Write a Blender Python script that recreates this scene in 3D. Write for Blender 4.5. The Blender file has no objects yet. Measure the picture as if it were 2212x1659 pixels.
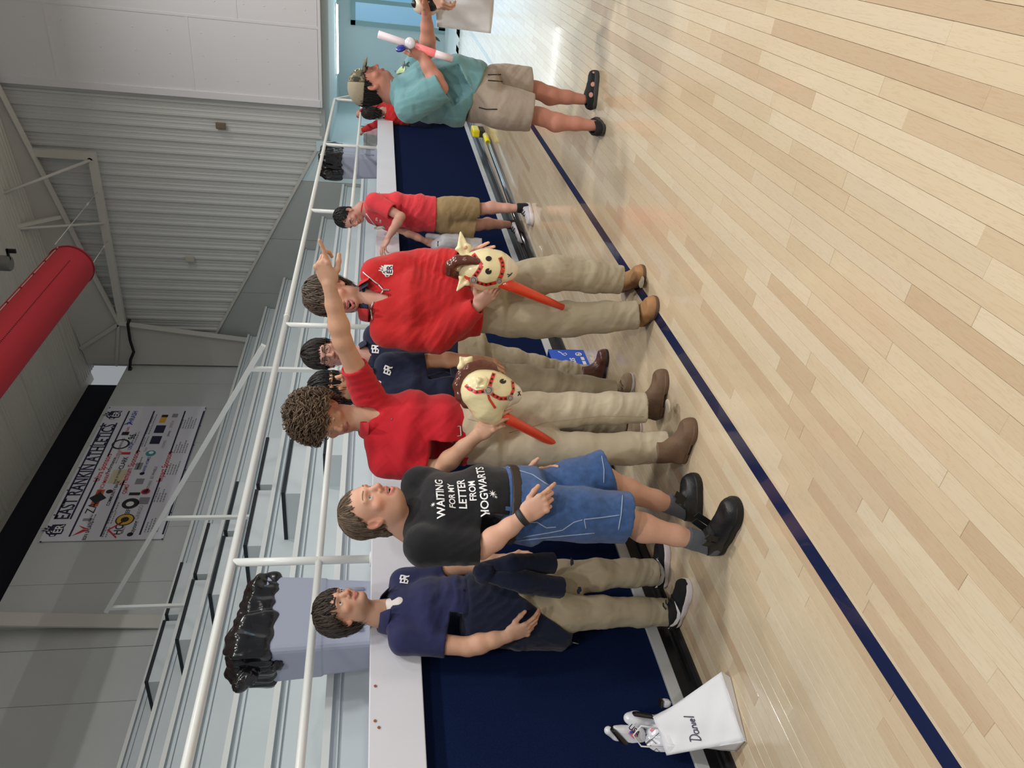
import bpy, bmesh, math, random
import numpy as np
from mathutils import Vector, Matrix
random.seed(7)
rng = np.random.default_rng(11)
C = bpy.context.scene.collection
PI = math.pi

# ---------------------------------------------------------------- camera
# world: X along the bleacher front (away to the right), Y into the bleachers, Z up; the phone was held sideways
F_PX, PITCH, ROLL, YAW, EYE = 1629.55, 0.181315, -0.014925, 0.565536, 1.45
_cp, _sp, _cr, _sr = math.cos(PITCH), math.sin(PITCH), math.cos(ROLL), math.sin(ROLL)
FWD_H = Vector((math.cos(YAW), math.sin(YAW), 0))
RIGHT = Vector((math.sin(YAW), -math.cos(YAW), 0))
_fwd = FWD_H * _cp - Vector((0, 0, 1)) * _sp
_up = FWD_H * _sp + Vector((0, 0, 1)) * _cp
_ex = RIGHT * _cr - _up * _sr
_eu = RIGHT * _sr + _up * _cr
cam_d = bpy.data.cameras.new('camera')
cam = bpy.data.objects.new('camera', cam_d)
C.objects.link(cam)
m = Matrix.Identity(4)
m.col[0][:3] = -_eu
m.col[1][:3] = _ex
m.col[2][:3] = -_fwd
m.col[3][:3] = (0, 0, EYE)
cam.matrix_world = m
cam_d.sensor_fit = 'HORIZONTAL'
cam_d.sensor_width = 36
cam_d.lens = 36 * F_PX / 2212
cam_d.clip_start = 0.05
cam_d.clip_end = 100
bpy.context.scene.camera = cam

# ---------------------------------------------------------------- world, lights, exposure
sc = bpy.context.scene
sc.view_settings.view_transform = 'Standard'
sc.view_settings.look = 'None'
sc.view_settings.gamma = 1
sc.view_settings.use_curve_mapping = False
sc.view_settings.exposure = 0.0
w = bpy.data.worlds.new('gym_air')
sc.world = w
w.use_nodes = True
w.node_tree.nodes['Background'].inputs[0].default_value = (0.90, 0.95, 1.0, 1)
w.node_tree.nodes['Background'].inputs[1].default_value = 0.30
def area(name, loc, size, power, color=(1, 1, 1), rot=(0, 0, 0), shape='DISK', size_y=None, spread=None):
    d = bpy.data.lights.new(name, 'AREA')
    d.shape = shape
    d.size = size
    if size_y: d.size_y = size_y
    d.energy = power
    d.color = color
    if spread: d.spread = spread
    o = bpy.data.objects.new(name, d)
    C.objects.link(o)
    o.location = loc
    o.rotation_euler = rot
    return o
HB = (1.0, 0.97, 0.92)
for (lx, ly, lp) in ((3.0, -1.0, 165), (7.5, -1.0, 165), (12.0, -1.0, 130), (-1.5, -1.0, 165), (-3.0, -4.5, 200), (2.5, -5.5, 190), (7.0, -5.5, 150)):
    area('high_bay', (lx, ly, 6.6), 0.55, lp, HB)
# daylight from the lobby's glass doors at the far end
area('lobby_daylight', (17.6, 1.4, 1.5), 2.4, 32, (0.78, 0.92, 1.0), (0, PI / 2, 0), 'RECTANGLE', 4.0)

# ---------------------------------------------------------------- point on the floor plan from a sight line
def ray(x, y):
    u, v = (829.5 - y) / F_PX, (x - 1106.0) / F_PX
    return _fwd + _ex * u - _eu * v
def at(x, y, X=None, Y=None, Z=None, F=None):
    d = ray(x, y)
    if X is not None: t = X / d.x
    elif Y is not None: t = Y / d.y
    elif Z is not None: t = (Z - EYE) / d.z
    else: t = F / d.dot(FWD_H)
    return Vector((0, 0, EYE)) + d * t

# ---------------------------------------------------------------- materials
def srgb(r, g, b):
    f = lambda c: (c / 255) / 12.92 if c <= 10 else ((c / 255 + 0.055) / 1.055) ** 2.4
    return (f(r), f(g), f(b), 1)
MATS = {}
def mat(name, col, rough=0.6, metal=0.0, bump=0.0, bscale=200.0, var=0.0, vscale=5.0, coat=0.0, sheen=0.0, spec=0.5, attr=None, sss=0.0, stretch=None, trans=0.0, emit=None, estr=0.0):
    if name in MATS: return MATS[name]
    M = bpy.data.materials.new(name); M.use_nodes = True
    nt = M.node_tree; N = nt.nodes; L = nt.links
    b = N['Principled BSDF']
    b.inputs['Roughness'].default_value = rough
    b.inputs['Metallic'].default_value = metal
    b.inputs['Coat Weight'].default_value = coat
    b.inputs['Sheen Weight'].default_value = sheen
    b.inputs['Specular IOR Level'].default_value = spec
    b.inputs['Transmission Weight'].default_value = trans
    if sss:
        b.inputs['Subsurface Weight'].default_value = sss
        b.inputs['Subsurface Radius'].default_value = (0.012, 0.005, 0.003)
        b.inputs['Subsurface Scale'].default_value = 1.0
    if emit:
        b.inputs['Emission Color'].default_value = emit
        b.inputs['Emission Strength'].default_value = estr
    src = None
    if attr:
        a = N.new('ShaderNodeAttribute'); a.attribute_name = attr; src = a.outputs['Color']
    else:
        r = N.new('ShaderNodeRGB'); r.outputs[0].default_value = col; src = r.outputs[0]
    tc = N.new('ShaderNodeTexCoord')
    vec = tc.outputs['Object']
    if stretch:
        mp = N.new('ShaderNodeMapping'); mp.inputs['Scale'].default_value = stretch
        L.new(vec, mp.inputs[0]); vec = mp.outputs[0]
    if var:
        n = N.new('ShaderNodeTexNoise'); n.inputs['Scale'].default_value = vscale; n.inputs['Detail'].default_value = 5
        L.new(vec, n.inputs['Vector'])
        mr = N.new('ShaderNodeMapRange'); mr.inputs['From Min'].default_value = .25; mr.inputs['From Max'].default_value = .75
        mr.inputs['To Min'].default_value = 1 - var; mr.inputs['To Max'].default_value = 1 + var
        L.new(n.outputs['Fac'], mr.inputs['Value'])
        mx = N.new('ShaderNodeVectorMath'); mx.operation = 'SCALE'
        L.new(src, mx.inputs[0]); L.new(mr.outputs[0], mx.inputs['Scale']); src = mx.outputs[0]
    L.new(src, b.inputs['Base Color'])
    if bump:
        n2 = N.new('ShaderNodeTexNoise'); n2.inputs['Scale'].default_value = bscale; n2.inputs['Detail'].default_value = 3
        L.new(vec, n2.inputs['Vector'])
        bp_ = N.new('ShaderNodeBump'); bp_.inputs['Strength'].default_value = bump; bp_.inputs['Distance'].default_value = 0.004
        L.new(n2.outputs['Fac'], bp_.inputs['Height']); L.new(bp_.outputs[0], b.inputs['Normal'])
    MATS[name] = M
    return M

# ---------------------------------------------------------------- mesh helpers
def mesh(name, verts, faces, smooth=False):
    me = bpy.data.meshes.new(name)
    me.from_pydata([tuple(v) for v in verts], [], faces)
    if smooth:
        me.polygons.foreach_set('use_smooth', [True] * len(me.polygons))
    me.update()
    return me
def link(name, me, m, parent=None, loc=None):
    o = bpy.data.objects.new(name, me)
    if m is not None and not me.materials: me.materials.append(m)
    C.objects.link(o)
    if parent is not None: o.parent = parent
    if loc is not None: o.location = loc
    return o
def tag(o, label=None, cat=None, group=None, kind=None):
    if label: o['label'] = label
    if cat: o['category'] = cat
    if group: o['group'] = group
    if kind: o['kind'] = kind
    return o
def thing(name, label, cat, loc=(0, 0, 0), group=None, rot=(0, 0, 0)):
    o = bpy.data.objects.new(name, None)
    o.empty_display_size = 0.1
    C.objects.link(o); o.location = loc; o.rotation_euler = rot
    return tag(o, label, cat, group)
def struct(name, me, m, parent=None):
    o = link(name, me, m, parent)
    if parent is None: o['kind'] = 'structure'
    return o
class B:
    """collects simple solids and links them as one mesh object"""
    def __init__(s): s.v = []; s.f = []; s.sm = []
    def add(s, verts, faces, smooth=False):
        k = len(s.v); s.v += [tuple(p) for p in verts]; s.f += [tuple(i + k for i in f) for f in faces]; s.sm += [smooth] * len(faces); return s
    def box(s, x0, x1, y0, y1, z0, z1, bev=0.0):
        if bev:
            bm = bmesh.new(); bmesh.ops.create_cube(bm, size=1)
            for v in bm.verts: v.co = Vector(((x0 + x1) / 2 + v.co.x * (x1 - x0), (y0 + y1) / 2 + v.co.y * (y1 - y0), (z0 + z1) / 2 + v.co.z * (z1 - z0)))
            bmesh.ops.bevel(bm, geom=bm.edges[:], offset=bev, segments=2, affect='EDGES', profile=0.5)
            bm.verts.index_update()
            s.add([v.co for v in bm.verts], [[v.index for v in f.verts] for f in bm.faces]); bm.free(); return s
        P = [(x, y, z) for z in (z0, z1) for y in (y0, y1) for x in (x0, x1)]
        return s.add(P, [(0, 2, 3, 1), (4, 5, 7, 6), (0, 1, 5, 4), (2, 6, 7, 3), (0, 4, 6, 2), (1, 3, 7, 5)])
    def tube(s, pts, r, n=10, cap=True):
        pts = [Vector(p) for p in pts]; R = r if isinstance(r, (list, tuple)) else [r] * len(pts)
        V = []; F = []; up = None
        for i, p in enumerate(pts):
            t = (pts[min(i + 1, len(pts) - 1)] - pts[max(i - 1, 0)]).normalized()
            if up is None: up = t.orthogonal().normalized()
            up = (up - t * up.dot(t)).normalized(); sd = t.cross(up)
            for j in range(n):
                a = 2 * PI * j / n; V.append(p + (up * math.cos(a) + sd * math.sin(a)) * R[i])
        for i in range(len(pts) - 1):
            for j in range(n):
                F.append((i * n + j, i * n + (j + 1) % n, (i + 1) * n + (j + 1) % n, (i + 1) * n + j))
        s.add(V, F, True)
        if cap:
            k = len(s.v) - len(V)
            s.f.append(tuple(k + j for j in reversed(range(n)))); s.sm.append(False)
            s.f.append(tuple(k + (len(pts) - 1) * n + j for j in range(n))); s.sm.append(False)
        return s
    def bar(s, a, b, w, h, up=(0, 0, 1)):
        a, b = Vector(a), Vector(b); t = (b - a).normalized(); u = Vector(up); u = (u - t * u.dot(t)).normalized(); sd = t.cross(u)
        P = [p + sd * (i * w / 2) + u * (j * h / 2) for p in (a, b) for (i, j) in ((-1, -1), (1, -1), (1, 1), (-1, 1))]
        return s.add(P, [(3, 2, 1, 0), (4, 5, 6, 7), (0, 1, 5, 4), (1, 2, 6, 5), (2, 3, 7, 6), (3, 0, 4, 7)])
    def poly(s, P, d):
        """flat outline P (3-D points) thickened by vector d"""
        n = len(P); d = Vector(d); Q = [Vector(p) for p in P]
        return s.add(Q + [p + d for p in Q], [tuple(reversed(range(n))), tuple(range(n, 2 * n))] + [(i, (i + 1) % n, n + (i + 1) % n, n + i) for i in range(n)])
    def lathe(s, prof, n=16, c=(0, 0, 0), axis=None):
        V = []; F = []; M3 = Matrix.Identity(3)
        if axis is not None: M3 = Vector((0, 0, 1)).rotation_difference(Vector(axis)).to_matrix()
        for (r, z) in prof:
            for j in range(n):
                a = 2 * PI * j / n; V.append(Vector(c) + M3 @ Vector((r * math.cos(a), r * math.sin(a), z)))
        for i in range(len(prof) - 1):
            for j in range(n): F.append((i * n + j, i * n + (j + 1) % n, (i + 1) * n + (j + 1) % n, (i + 1) * n + j))
        s.add(V, F, True)
        k = len(s.v) - len(V)
        s.f.append(tuple(k + j for j in reversed(range(n)))); s.sm.append(False)
        s.f.append(tuple(k + (len(prof) - 1) * n + j for j in range(n))); s.sm.append(False)
        return s
    def me(s, name):
        me = bpy.data.meshes.new(name); me.from_pydata(s.v, [], s.f)
        me.polygons.foreach_set('use_smooth', s.sm); me.update(); return me
    def obj(s, name, m, parent=None): return link(name, s.me(name), m, parent)
    def struct(s, name, m, parent=None): return struct(name, s.me(name), m, parent)

# ================================================================ SETTING
M_WALL = mat('wall_paint', srgb(196, 200, 200), 0.38, bump=0.12, bscale=90, var=0.03, vscale=1.5)
M_STEP = mat('bleacher_paint', srgb(206, 215, 219), 0.45, bump=0.05, bscale=120, var=0.04, vscale=2.5)
M_TREADEDGE = mat('bleacher_nosing', srgb(222, 226, 224), 0.4)
M_RAIL = mat('rail_paint', srgb(226, 230, 228), 0.32, bump=0.08, bscale=60)
M_FASCIA = mat('fascia_paint', srgb(214, 215, 224), 0.45, var=0.03, vscale=3, bump=0.04)
M_CARPET = mat('navy_carpet', srgb(20, 32, 66), 0.98, bump=0.8, bscale=420, var=0.3, vscale=160, spec=0.03)
M_ALU = mat('trim_strip', srgb(205, 208, 210), 0.4, metal=0.3, var=0.1, vscale=8)
M_VINYL = mat('black_vinyl', srgb(20, 20, 22), 0.28, bump=0.05, bscale=40)
M_METALW = mat('corrugated_paint', srgb(205, 207, 205), 0.42, var=0.03, vscale=1.2)
M_WPANEL = mat('white_panel', srgb(226, 226, 230), 0.4, bump=0.04, bscale=60)
M_FRAME = mat('frame_paint', srgb(205, 203, 196), 0.5)
M_ROOF = mat('roof_liner', srgb(198, 196, 188), 0.5, bump=0.1, bscale=15, stretch=(6, 1, 1))
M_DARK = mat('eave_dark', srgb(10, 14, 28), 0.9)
M_NAVYPAINT = mat('navy_line_paint', srgb(30, 38, 72), 0.18, coat=0.5)
M_SCREW = mat('rusty_screw', srgb(150, 90, 60), 0.6)
M_GREYWALL = mat('wall_panel_grey', srgb(172, 178, 176), 0.5)
M_TEAL = mat('door_frame_paint', srgb(150, 185, 190), 0.4)
M_LOBBY = mat('lobby_paint', srgb(206, 226, 230), 0.6)
M_GLASS = mat('door_glass', (0.85, 0.95, 1, 1), 0.02, trans=1.0)
M_BLACK = mat('black_plastic', srgb(16, 16, 18), 0.4)

# floor: a slab under the boards, then maple strips
B().box(-2.5, 15.0, -4.5, 2.84, -0.12, -0.02).struct('floor', mat('subfloor', srgb(96, 74, 50), 0.8))
B().box(15.0, 23.0, -4.5, 5.2, -0.12, 0.0).struct('floor_lobby', mat('lobby_tile', srgb(206, 212, 210), 0.3))
floor = bpy.data.objects['floor']
def plank_mat(name, instanced):
    M = bpy.data.materials.new(name); M.use_nodes = True
    nt = M.node_tree; N = nt.nodes; L = nt.links; b = N['Principled BSDF']
    b.inputs['Roughness'].default_value = 0.16
    b.inputs['Coat Weight'].default_value = 0.35
    b.inputs['Coat Roughness'].default_value = 0.06
    if instanced:
        oi = N.new('ShaderNodeObjectInfo'); rnd = oi.outputs['Random']
    else:
        a = N.new('ShaderNodeAttribute'); a.attribute_name = 'plank_tone'; rnd = a.outputs['Fac']
    cr = N.new('ShaderNodeValToRGB'); e = cr.color_ramp
    cols = [(0, (196, 172, 142)), (.15, (205, 184, 154)), (.5, (211, 193, 163)), (.85, (216, 201, 174)), (1, (205, 187, 160))]
    e.elements[0].position = 0; e.elements[0].color = srgb(*cols[0][1]); e.elements[1].position = 1; e.elements[1].color = srgb(*cols[-1][1])
    for p, c in cols[1:-1]:
        x = e.elements.new(p); x.color = srgb(*c)
    L.new(rnd, cr.inputs[0])
    geo = N.new('ShaderNodeNewGeometry')
    add = N.new('ShaderNodeVectorMath'); add.operation = 'ADD'
    sc3 = N.new('ShaderNodeVectorMath'); sc3.operation = 'SCALE'; sc3.inputs['Scale'].default_value = 37.0
    cmb = N.new('ShaderNodeCombineXYZ'); L.new(rnd, cmb.inputs[1]); L.new(cmb.outputs[0], sc3.inputs[0])
    L.new(geo.outputs['Position'], add.inputs[0]); L.new(sc3.outputs[0], add.inputs[1])
    mp = N.new('ShaderNodeMapping'); mp.inputs['Scale'].default_value = (1.6, 22, 1); L.new(add.outputs[0], mp.inputs[0])
    n1 = N.new('ShaderNodeTexNoise'); n1.inputs['Scale'].default_value = 3.0; n1.inputs['Detail'].default_value = 4; n1.inputs['Distortion'].default_value = 1.2
    L.new(mp.outputs[0], n1.inputs['Vector'])
    wv = N.new('ShaderNodeMath'); wv.operation = 'MULTIPLY'; wv.inputs[1].default_value = 34; L.new(n1.outputs['Fac'], wv.inputs[0])
    sn = N.new('ShaderNodeMath'); sn.operation = 'SINE'; L.new(wv.outputs[0], sn.inputs[0])
    pw = N.new('ShaderNodeMapRange'); pw.inputs['From Min'].default_value = 0.45; pw.inputs['From Max'].default_value = 1; pw.inputs['To Min'].default_value = 0; pw.inputs['To Max'].default_value = .16
    L.new(sn.outputs[0], pw.inputs['Value'])
    mp2 = N.new('ShaderNodeMapping'); mp2.inputs['Scale'].default_value = (2.5, 60, 1); L.new(add.outputs[0], mp2.inputs[0])
    n2 = N.new('ShaderNodeTexNoise'); n2.inputs['Scale'].default_value = 2.0; n2.inputs['Detail'].default_value = 6; L.new(mp2.outputs[0], n2.inputs['Vector'])
    st = N.new('ShaderNodeMapRange'); st.inputs['From Min'].default_value = .68; st.inputs['From Max'].default_value = .8; st.inputs['To Max'].default_value = .45; L.new(n2.outputs['Fac'], st.inputs['Value'])
    ad = N.new('ShaderNodeMath'); ad.operation = 'ADD'; L.new(pw.outputs[0], ad.inputs[0]); L.new(st.outputs[0], ad.inputs[1])
    mx = N.new('ShaderNodeMix'); mx.data_type = 'RGBA'
    L.new(ad.outputs[0], mx.inputs['Factor']); L.new(cr.outputs[0], mx.inputs['A']); mx.inputs['B'].default_value = srgb(168, 134, 96)
    L.new(mx.outputs['Result'], b.inputs['Base Color'])
    n3 = N.new('ShaderNodeTexNoise'); n3.inputs['Scale'].default_value = 7; n3.inputs['Detail'].default_value = 3; L.new(geo.outputs['Position'], n3.inputs['Vector'])
    rr = N.new('ShaderNodeMapRange'); rr.inputs['To Min'].default_value = .10; rr.inputs['To Max'].default_value = .26; L.new(n3.outputs['Fac'], rr.inputs['Value']); L.new(rr.outputs[0], b.inputs['Roughness'])
    bp_ = N.new('ShaderNodeBump'); bp_.inputs['Strength'].default_value = .12; bp_.inputs['Distance'].default_value = .002
    n4 = N.new('ShaderNodeTexNoise'); n4.inputs['Scale'].default_value = 14; L.new(geo.outputs['Position'], n4.inputs['Vector'])
    L.new(n4.outputs['Fac'], bp_.inputs['Height']); L.new(bp_.outputs[0], b.inputs['Normal']); L.new(bp_.outputs[0], b.inputs['Coat Normal'])
    return M
PM_I, PM_J = plank_mat('maple_plank', True), plank_mat('maple_plank_far', False)
PW = 0.0572
def plank_geo(x0, x1, y0, y1):
    g = 0.00045; c = 0.0012
    P = [(x0 + g, y0 + g, -.02), (x1 - g, y0 + g, -.02), (x1 - g, y1 - g, -.02), (x0 + g, y1 - g, -.02),
         (x0 + g, y0 + g, -c * .7), (x1 - g, y0 + g, -c * .7), (x1 - g, y1 - g, -c * .7), (x0 + g, y1 - g, -c * .7),
         (x0 + g + c, y0 + g + c * .5, 0), (x1 - g - c, y0 + g + c * .5, 0), (x1 - g - c, y1 - g - c * .5, 0), (x0 + g + c, y1 - g - c * .5, 0)]
    F = [(8, 9, 10, 11)]
    for a, b in ((0, 4), (4, 8)):
        for i in range(4): F.append((a + i, a + (i + 1) % 4, b + (i + 1) % 4, b + i))
    return P, F
LEN = [0.3 + 0.075 * k for k in range(14)]
planks = []
ny = int((2.79 + 4.2) / PW)
for j in range(ny + 1):
    y1 = 2.80 - j * PW; x = -2.2 + random.random() * 0.8 - 0.9
    while x < 15.0:
        l = random.choice(LEN); planks.append((x, l, y1 - PW, y1)); x += l
def seen(p):
    cx, cy = p[0] + p[1] / 2, (p[2] + p[3]) / 2
    d = Vector((cx, cy, -EYE)); F = d.dot(_fwd)
    if F < .6: return 0
    px, py = 1106 - F_PX * d.dot(_eu) / F, 829.5 - F_PX * d.dot(_ex) / F
    if not (-30 < px < 2260 and -40 < py < 1700): return 0
    return 1 / F ** 2
order = sorted(range(len(planks)), key=lambda i: -seen(planks[i]))
near = [i for i in order[:298] if seen(planks[i]) > 0]
near_s = set(near); shared = {}
for i in near:
    x, l, y0, y1 = planks[i]
    k = round(l, 3)
    if k not in shared:
        P, F = plank_geo(0, l, 0, PW); shared[k] = mesh('plank', P, F); shared[k].materials.append(PM_I)
    o = bpy.data.objects.new('plank', shared[k]); C.objects.link(o); o.parent = floor; o.location = (x, y0, 0)
bb = B(); tone = []
for i, p in enumerate(planks):
    if i in near_s: continue
    P, F = [(p[0] + .0003, p[2] + .0003, 0), (p[0] + p[1] - .0003, p[2] + .0003, 0), (p[0] + p[1] - .0003, p[3] - .0003, 0), (p[0] + .0003, p[3] - .0003, 0)], [(0, 1, 2, 3)]
    P += [(x_, y_, -.02) for x_, y_, _ in P]; F += [(0, 4, 5, 1), (1, 5, 6, 2), (2, 6, 7, 3), (3, 7, 4, 0)]; bb.add(P, F); tone += [random.random()] * len(P)
me = bb.me('plank_field')
at_ = me.attributes.new('plank_tone', 'FLOAT', 'POINT'); at_.data.foreach_set('value', tone)
o = link('plank_field', me, PM_J, floor); o['kind'] = 'stuff'
# painted court line
B().box(-2.4, 15.0, 1.668, 1.729, 0.0001, 0.0009).obj('court_line', M_NAVYPAINT, floor)

# stage front under the bleachers: vinyl base, metal strip, carpeted face, painted fascia, deck
XL, XE = -2.5, 13.0
b = B()
prof = [(2.784, 0), (2.782, .012), (2.787, .026), (2.80, .034), (2.822, .036), (2.832, .042), (2.838, .085), (2.86, .085), (2.86, 0)]
n = len(prof)
b.add([(x, y, z) for x in (XL, XE) for (y, z) in prof], [(i, (i + 1) % n, n + (i + 1) % n, n + i) for i in range(n)] + [tuple(range(n)), tuple(range(2 * n - 1, n - 1, -1))])
b.struct('baseboard_front', M_VINYL)
B().box(XL, XE, 2.835, 2.862, .085, .142, .003).struct('trim_1', M_ALU)
bleach = B().box(XL, XE, 2.85, 4.2, 0.0, 1.40).struct('wall_stage', M_CARPET)
b = B()
fas = B().box(XL, XE + .02, 2.788, 2.86, 1.228, 1.449, .004).struct('trim_2', M_FASCIA)
for sx, sz in ((1.86, 1.435), (2.02, 1.435), (2.98, 1.43), (6.4, 1.43), (8.3, 1.43), (1.83, 1.42)):
    B().lathe([(.006, 0), (.006, .003)], 8, (sx, 2.787, sz - .01), (0, -1, 0)).obj('screw', M_SCREW, fas)
B().box(XL, 14.58, 2.80, 4.25, 1.40, 1.45).struct('trim_3', M_FASCIA)
# ------------------------------------------------------------ bleachers: each row has a riser board and an overhanging tread
ROWS = [(.67 * (5.1 + i), 1.45 + .67 * (-.2077 + .589 * i)) for i in range(0, 9)]
bl = thing('bleacher', 'long grey painted bleachers rising in seven rows behind the handrail', 'bleachers', (6, 4.1, 1.45))
def child_box(parent, name, m, x0, x1, y0, y1, z0, z1, bev=0.0):
    o = B().box(x0, x1, y0, y1, z0, z1, bev).obj(name, m); o.parent = parent; o.matrix_parent_inverse = Matrix.Translation(-Vector(parent.location)); return o
XR = 14.57
for i in range(1, 8):
    y, z = ROWS[i]; zlow = 1.45 if i == 1 else ROWS[i - 1][1]
    y2 = ROWS[i + 1][0] if i < 7 else 8.8
    child_box(bl, 'riser', M_STEP, XL, XR, y + .05, y + .075, zlow, z - .03)
    child_box(bl, 'tread', M_STEP, XL, XR, y + .004, y2 + .05, z - .035, z, .004)
    child_box(bl, 'nosing', M_TREADEDGE, XL, XR, y - .006, y + .004, z - .042, z + .001, .002)
    child_box(bl, 'under_rail', M_STEP, XL, XR, y + .032, y + .05, z - .085, z - .035)
# aisle steps, two to a row, with a slot for the aisle rail
M_GRIP = mat('grip_edge', srgb(34, 40, 46), 0.8)
for i in range(1, 7):
    y, z = ROWS[i]; yb = ROWS[i + 1][0] + .05; zt = z + .197; yf = y + (.12 if i > 1 else .33)
    for x0, x1 in ((5.70, 6.54), (6.635, 7.48)):
        st = child_box(bl, 'aisle_step', M_STEP, x0, x1, yf + .012, yb, z, zt - .004)
        for nm, a in (('grip_edge', (x0 - .006, x1 + .006, yf, yf + .012, zt - .035, zt)), ('grip_edge', (x0 - .008, x0, yf, yb, zt - .035, zt)), ('step_top', (x0, x1, yf + .012, yb, zt - .004, zt - .001))):
            g = B().box(*a).obj(nm, M_GRIP if nm == 'grip_edge' else M_STEP); g.parent = st; g.matrix_parent_inverse = st.matrix_parent_inverse.copy() @ Matrix.Identity(4); g.matrix_parent_inverse = Matrix.Identity(4)
# front guard rail along the deck edge
rail = thing('guard_rail', 'white painted pipe guard rail along the front edge of the deck', 'railing', (6, 2.864, 1.45))
def rel(o, parent):
    o.parent = parent; o.matrix_parent_inverse = Matrix.Translation(-Vector(parent.location)); return o
RY = 2.864; PX = [-2.2, .34, 2.824, 5.313, 7.842, 10.367, 13.03]
rel(B().tube([(XL, RY, 2.128), (5.45, RY, 2.128)], .0215, 12).tube([(5.45, RY, 2.128), (13.03, RY, 2.14), (14.3, RY, 1.16)], .021, 12).tube([(5.43, RY, 2.128), (5.47, RY, 2.128)], .0235, 12).obj('top_rail', M_RAIL), rail)
for a, c in zip(PX[:-1], PX[1:]):
    rel(B().tube([(a, RY, 1.708), (c, RY, 1.708)], .0188, 12).obj('mid_rail', M_RAIL), rail)
for x in PX:
    rel(B().tube([(x, RY, 1.445), (x, RY, 2.12)], .0208, 12).lathe([(.04, 1.45), (.036, 1.456), (.0205, 1.458)], 14, (x, RY, 0)).obj('post', M_RAIL), rail)
rel(B().tube([(13.03, RY, 1.708), (14.3, RY, .75)], .0205, 10).obj('stair_rail', M_RAIL), rail)
rel(B().tube([(14.3, RY, 0.02), (14.3, RY, 1.18)], .0205, 10).obj('post', M_RAIL), rail)
# aisle hand rail of square bar
ar = thing('aisle_rail', 'slim white square-bar handrail climbing the bleacher aisle', 'handrail', (6.585, 5.9, 2.5))
rel(B().bar((6.585, 3.78, 2.50), (6.585, 7.42, 4.49), .04, .045).obj('hand_bar', M_RAIL), ar)
for y, zb, zt in ((4.05, 1.706, 2.63), (5.98, 2.495, 3.69), (7.36, 3.284, 4.44)):
    rel(B().bar((6.585, y, zb), (6.585, y, zt), .038, .038, (0, 1, 0)).obj('post', M_RAIL), ar)

# ------------------------------------------------------------ back wall with panels, column, eave, roof
wb = B().box(XL, 14.6, 8.83, 8.95, 0, 6.47).struct('wall_back', M_WALL)
px = [-2.5, -1.5, -.5, .5, 1.5, 2.5, 3.4, 4.4, 5.38, 6.37, 7.2, 8.345, 9.5, 10.6, 11.7, 12.8, 13.7, 14.6]
for a, c in zip(px[:-1], px[1:]):
    B().box(a + .003, c - .003, 8.80, 8.832, 3.9, 6.48, .002).obj('wall_panel', M_WALL, wb)
B().box(7.20, 7.225, 8.794, 8.80, 4.2, 6.48).obj('batten', M_WALL, wb)
b = B()
b.add([(7.46, 8.79, 4.0), (7.68, 8.79, 4.0), (7.68, 8.57, 6.45), (7.46, 8.57, 6.45), (7.46, 8.81, 4.0), (7.68, 8.81, 4.0), (7.68, 8.60, 6.5), (7.46, 8.60, 6.5)], [(0, 1, 2, 3), (4, 7, 6, 5), (0, 4, 5, 1), (1, 5, 6, 2), (2, 6, 7, 3), (3, 7, 4, 0)])
b.add([(7.56, 8.80, 4.0), (7.58, 8.80, 4.0), (7.58, 8.60, 6.45), (7.56, 8.60, 6.45), (7.56, 8.81, 4.0), (7.58, 8.81, 4.0), (7.58, 8.81, 6.45), (7.56, 8.81, 6.45)], [(0, 1, 2, 3), (4, 7, 6, 5), (1, 5, 6, 2), (3, 7, 4, 0)])
col = b.struct('trim_4', M_FRAME)
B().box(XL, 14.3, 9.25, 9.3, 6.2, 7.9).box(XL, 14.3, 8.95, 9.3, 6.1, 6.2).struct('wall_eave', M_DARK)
# roof liner: ribbed sheets running up the slope
SL = .186
def roof_z(y): return 7.30 + SL * (8.85 - y)
def rib_sheet(name, width, ribs, length):
    """ribbed metal sheet, local x across, y along; ribs at given x"""
    P = [(0, 0)]
    for c, w_, h in ribs: P += [(c - w_, 0), (c - w_ * .5, -h), (c + w_ * .5, -h), (c + w_, 0)]
    P.append((width, 0)); k = len(P)
    V = [(x, y, z) for y in (0, length) for x, z in P]
    return mesh(name, V, [(i, i + 1, k + i + 1, k + i) for i in range(k - 1)])
roof = B().box(XL, 14.6, -6.0, 9.3, 0, .01).me('ceiling')
for v in roof.vertices: v.co.z += roof_z(v.co.y) + .06
ceil_ = struct('ceiling', roof, M_ROOF)
RW = .914
sheet = rib_sheet('roof_sheet', RW, [(.03, .03, .035)] + [(.03 + .1 * k, .02, .012) for k in range(1, 9)], math.hypot(15.0, 15.0 * SL)); sheet.materials.append(M_ROOF)
for k in range(18):
    o = bpy.data.objects.new('roof_sheet', sheet); C.objects.link(o); o.parent = ceil_
    x = 14.28 - RW * (k + 1) + .47
    o.location = (x, 9.04 + (.02 if k % 2 else 0), roof_z(9.04)); o.rotation_euler = (PI + math.atan(SL), 0, 0); o.rotation_euler = (0, 0, 0)
    R = Matrix(((1, 0, 0), (0, -math.cos(math.atan(SL)), 0), (0, math.sin(math.atan(SL)), 1))); R = R.to_4x4(); R.translation = o.location
    o.matrix_basis = R
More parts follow.
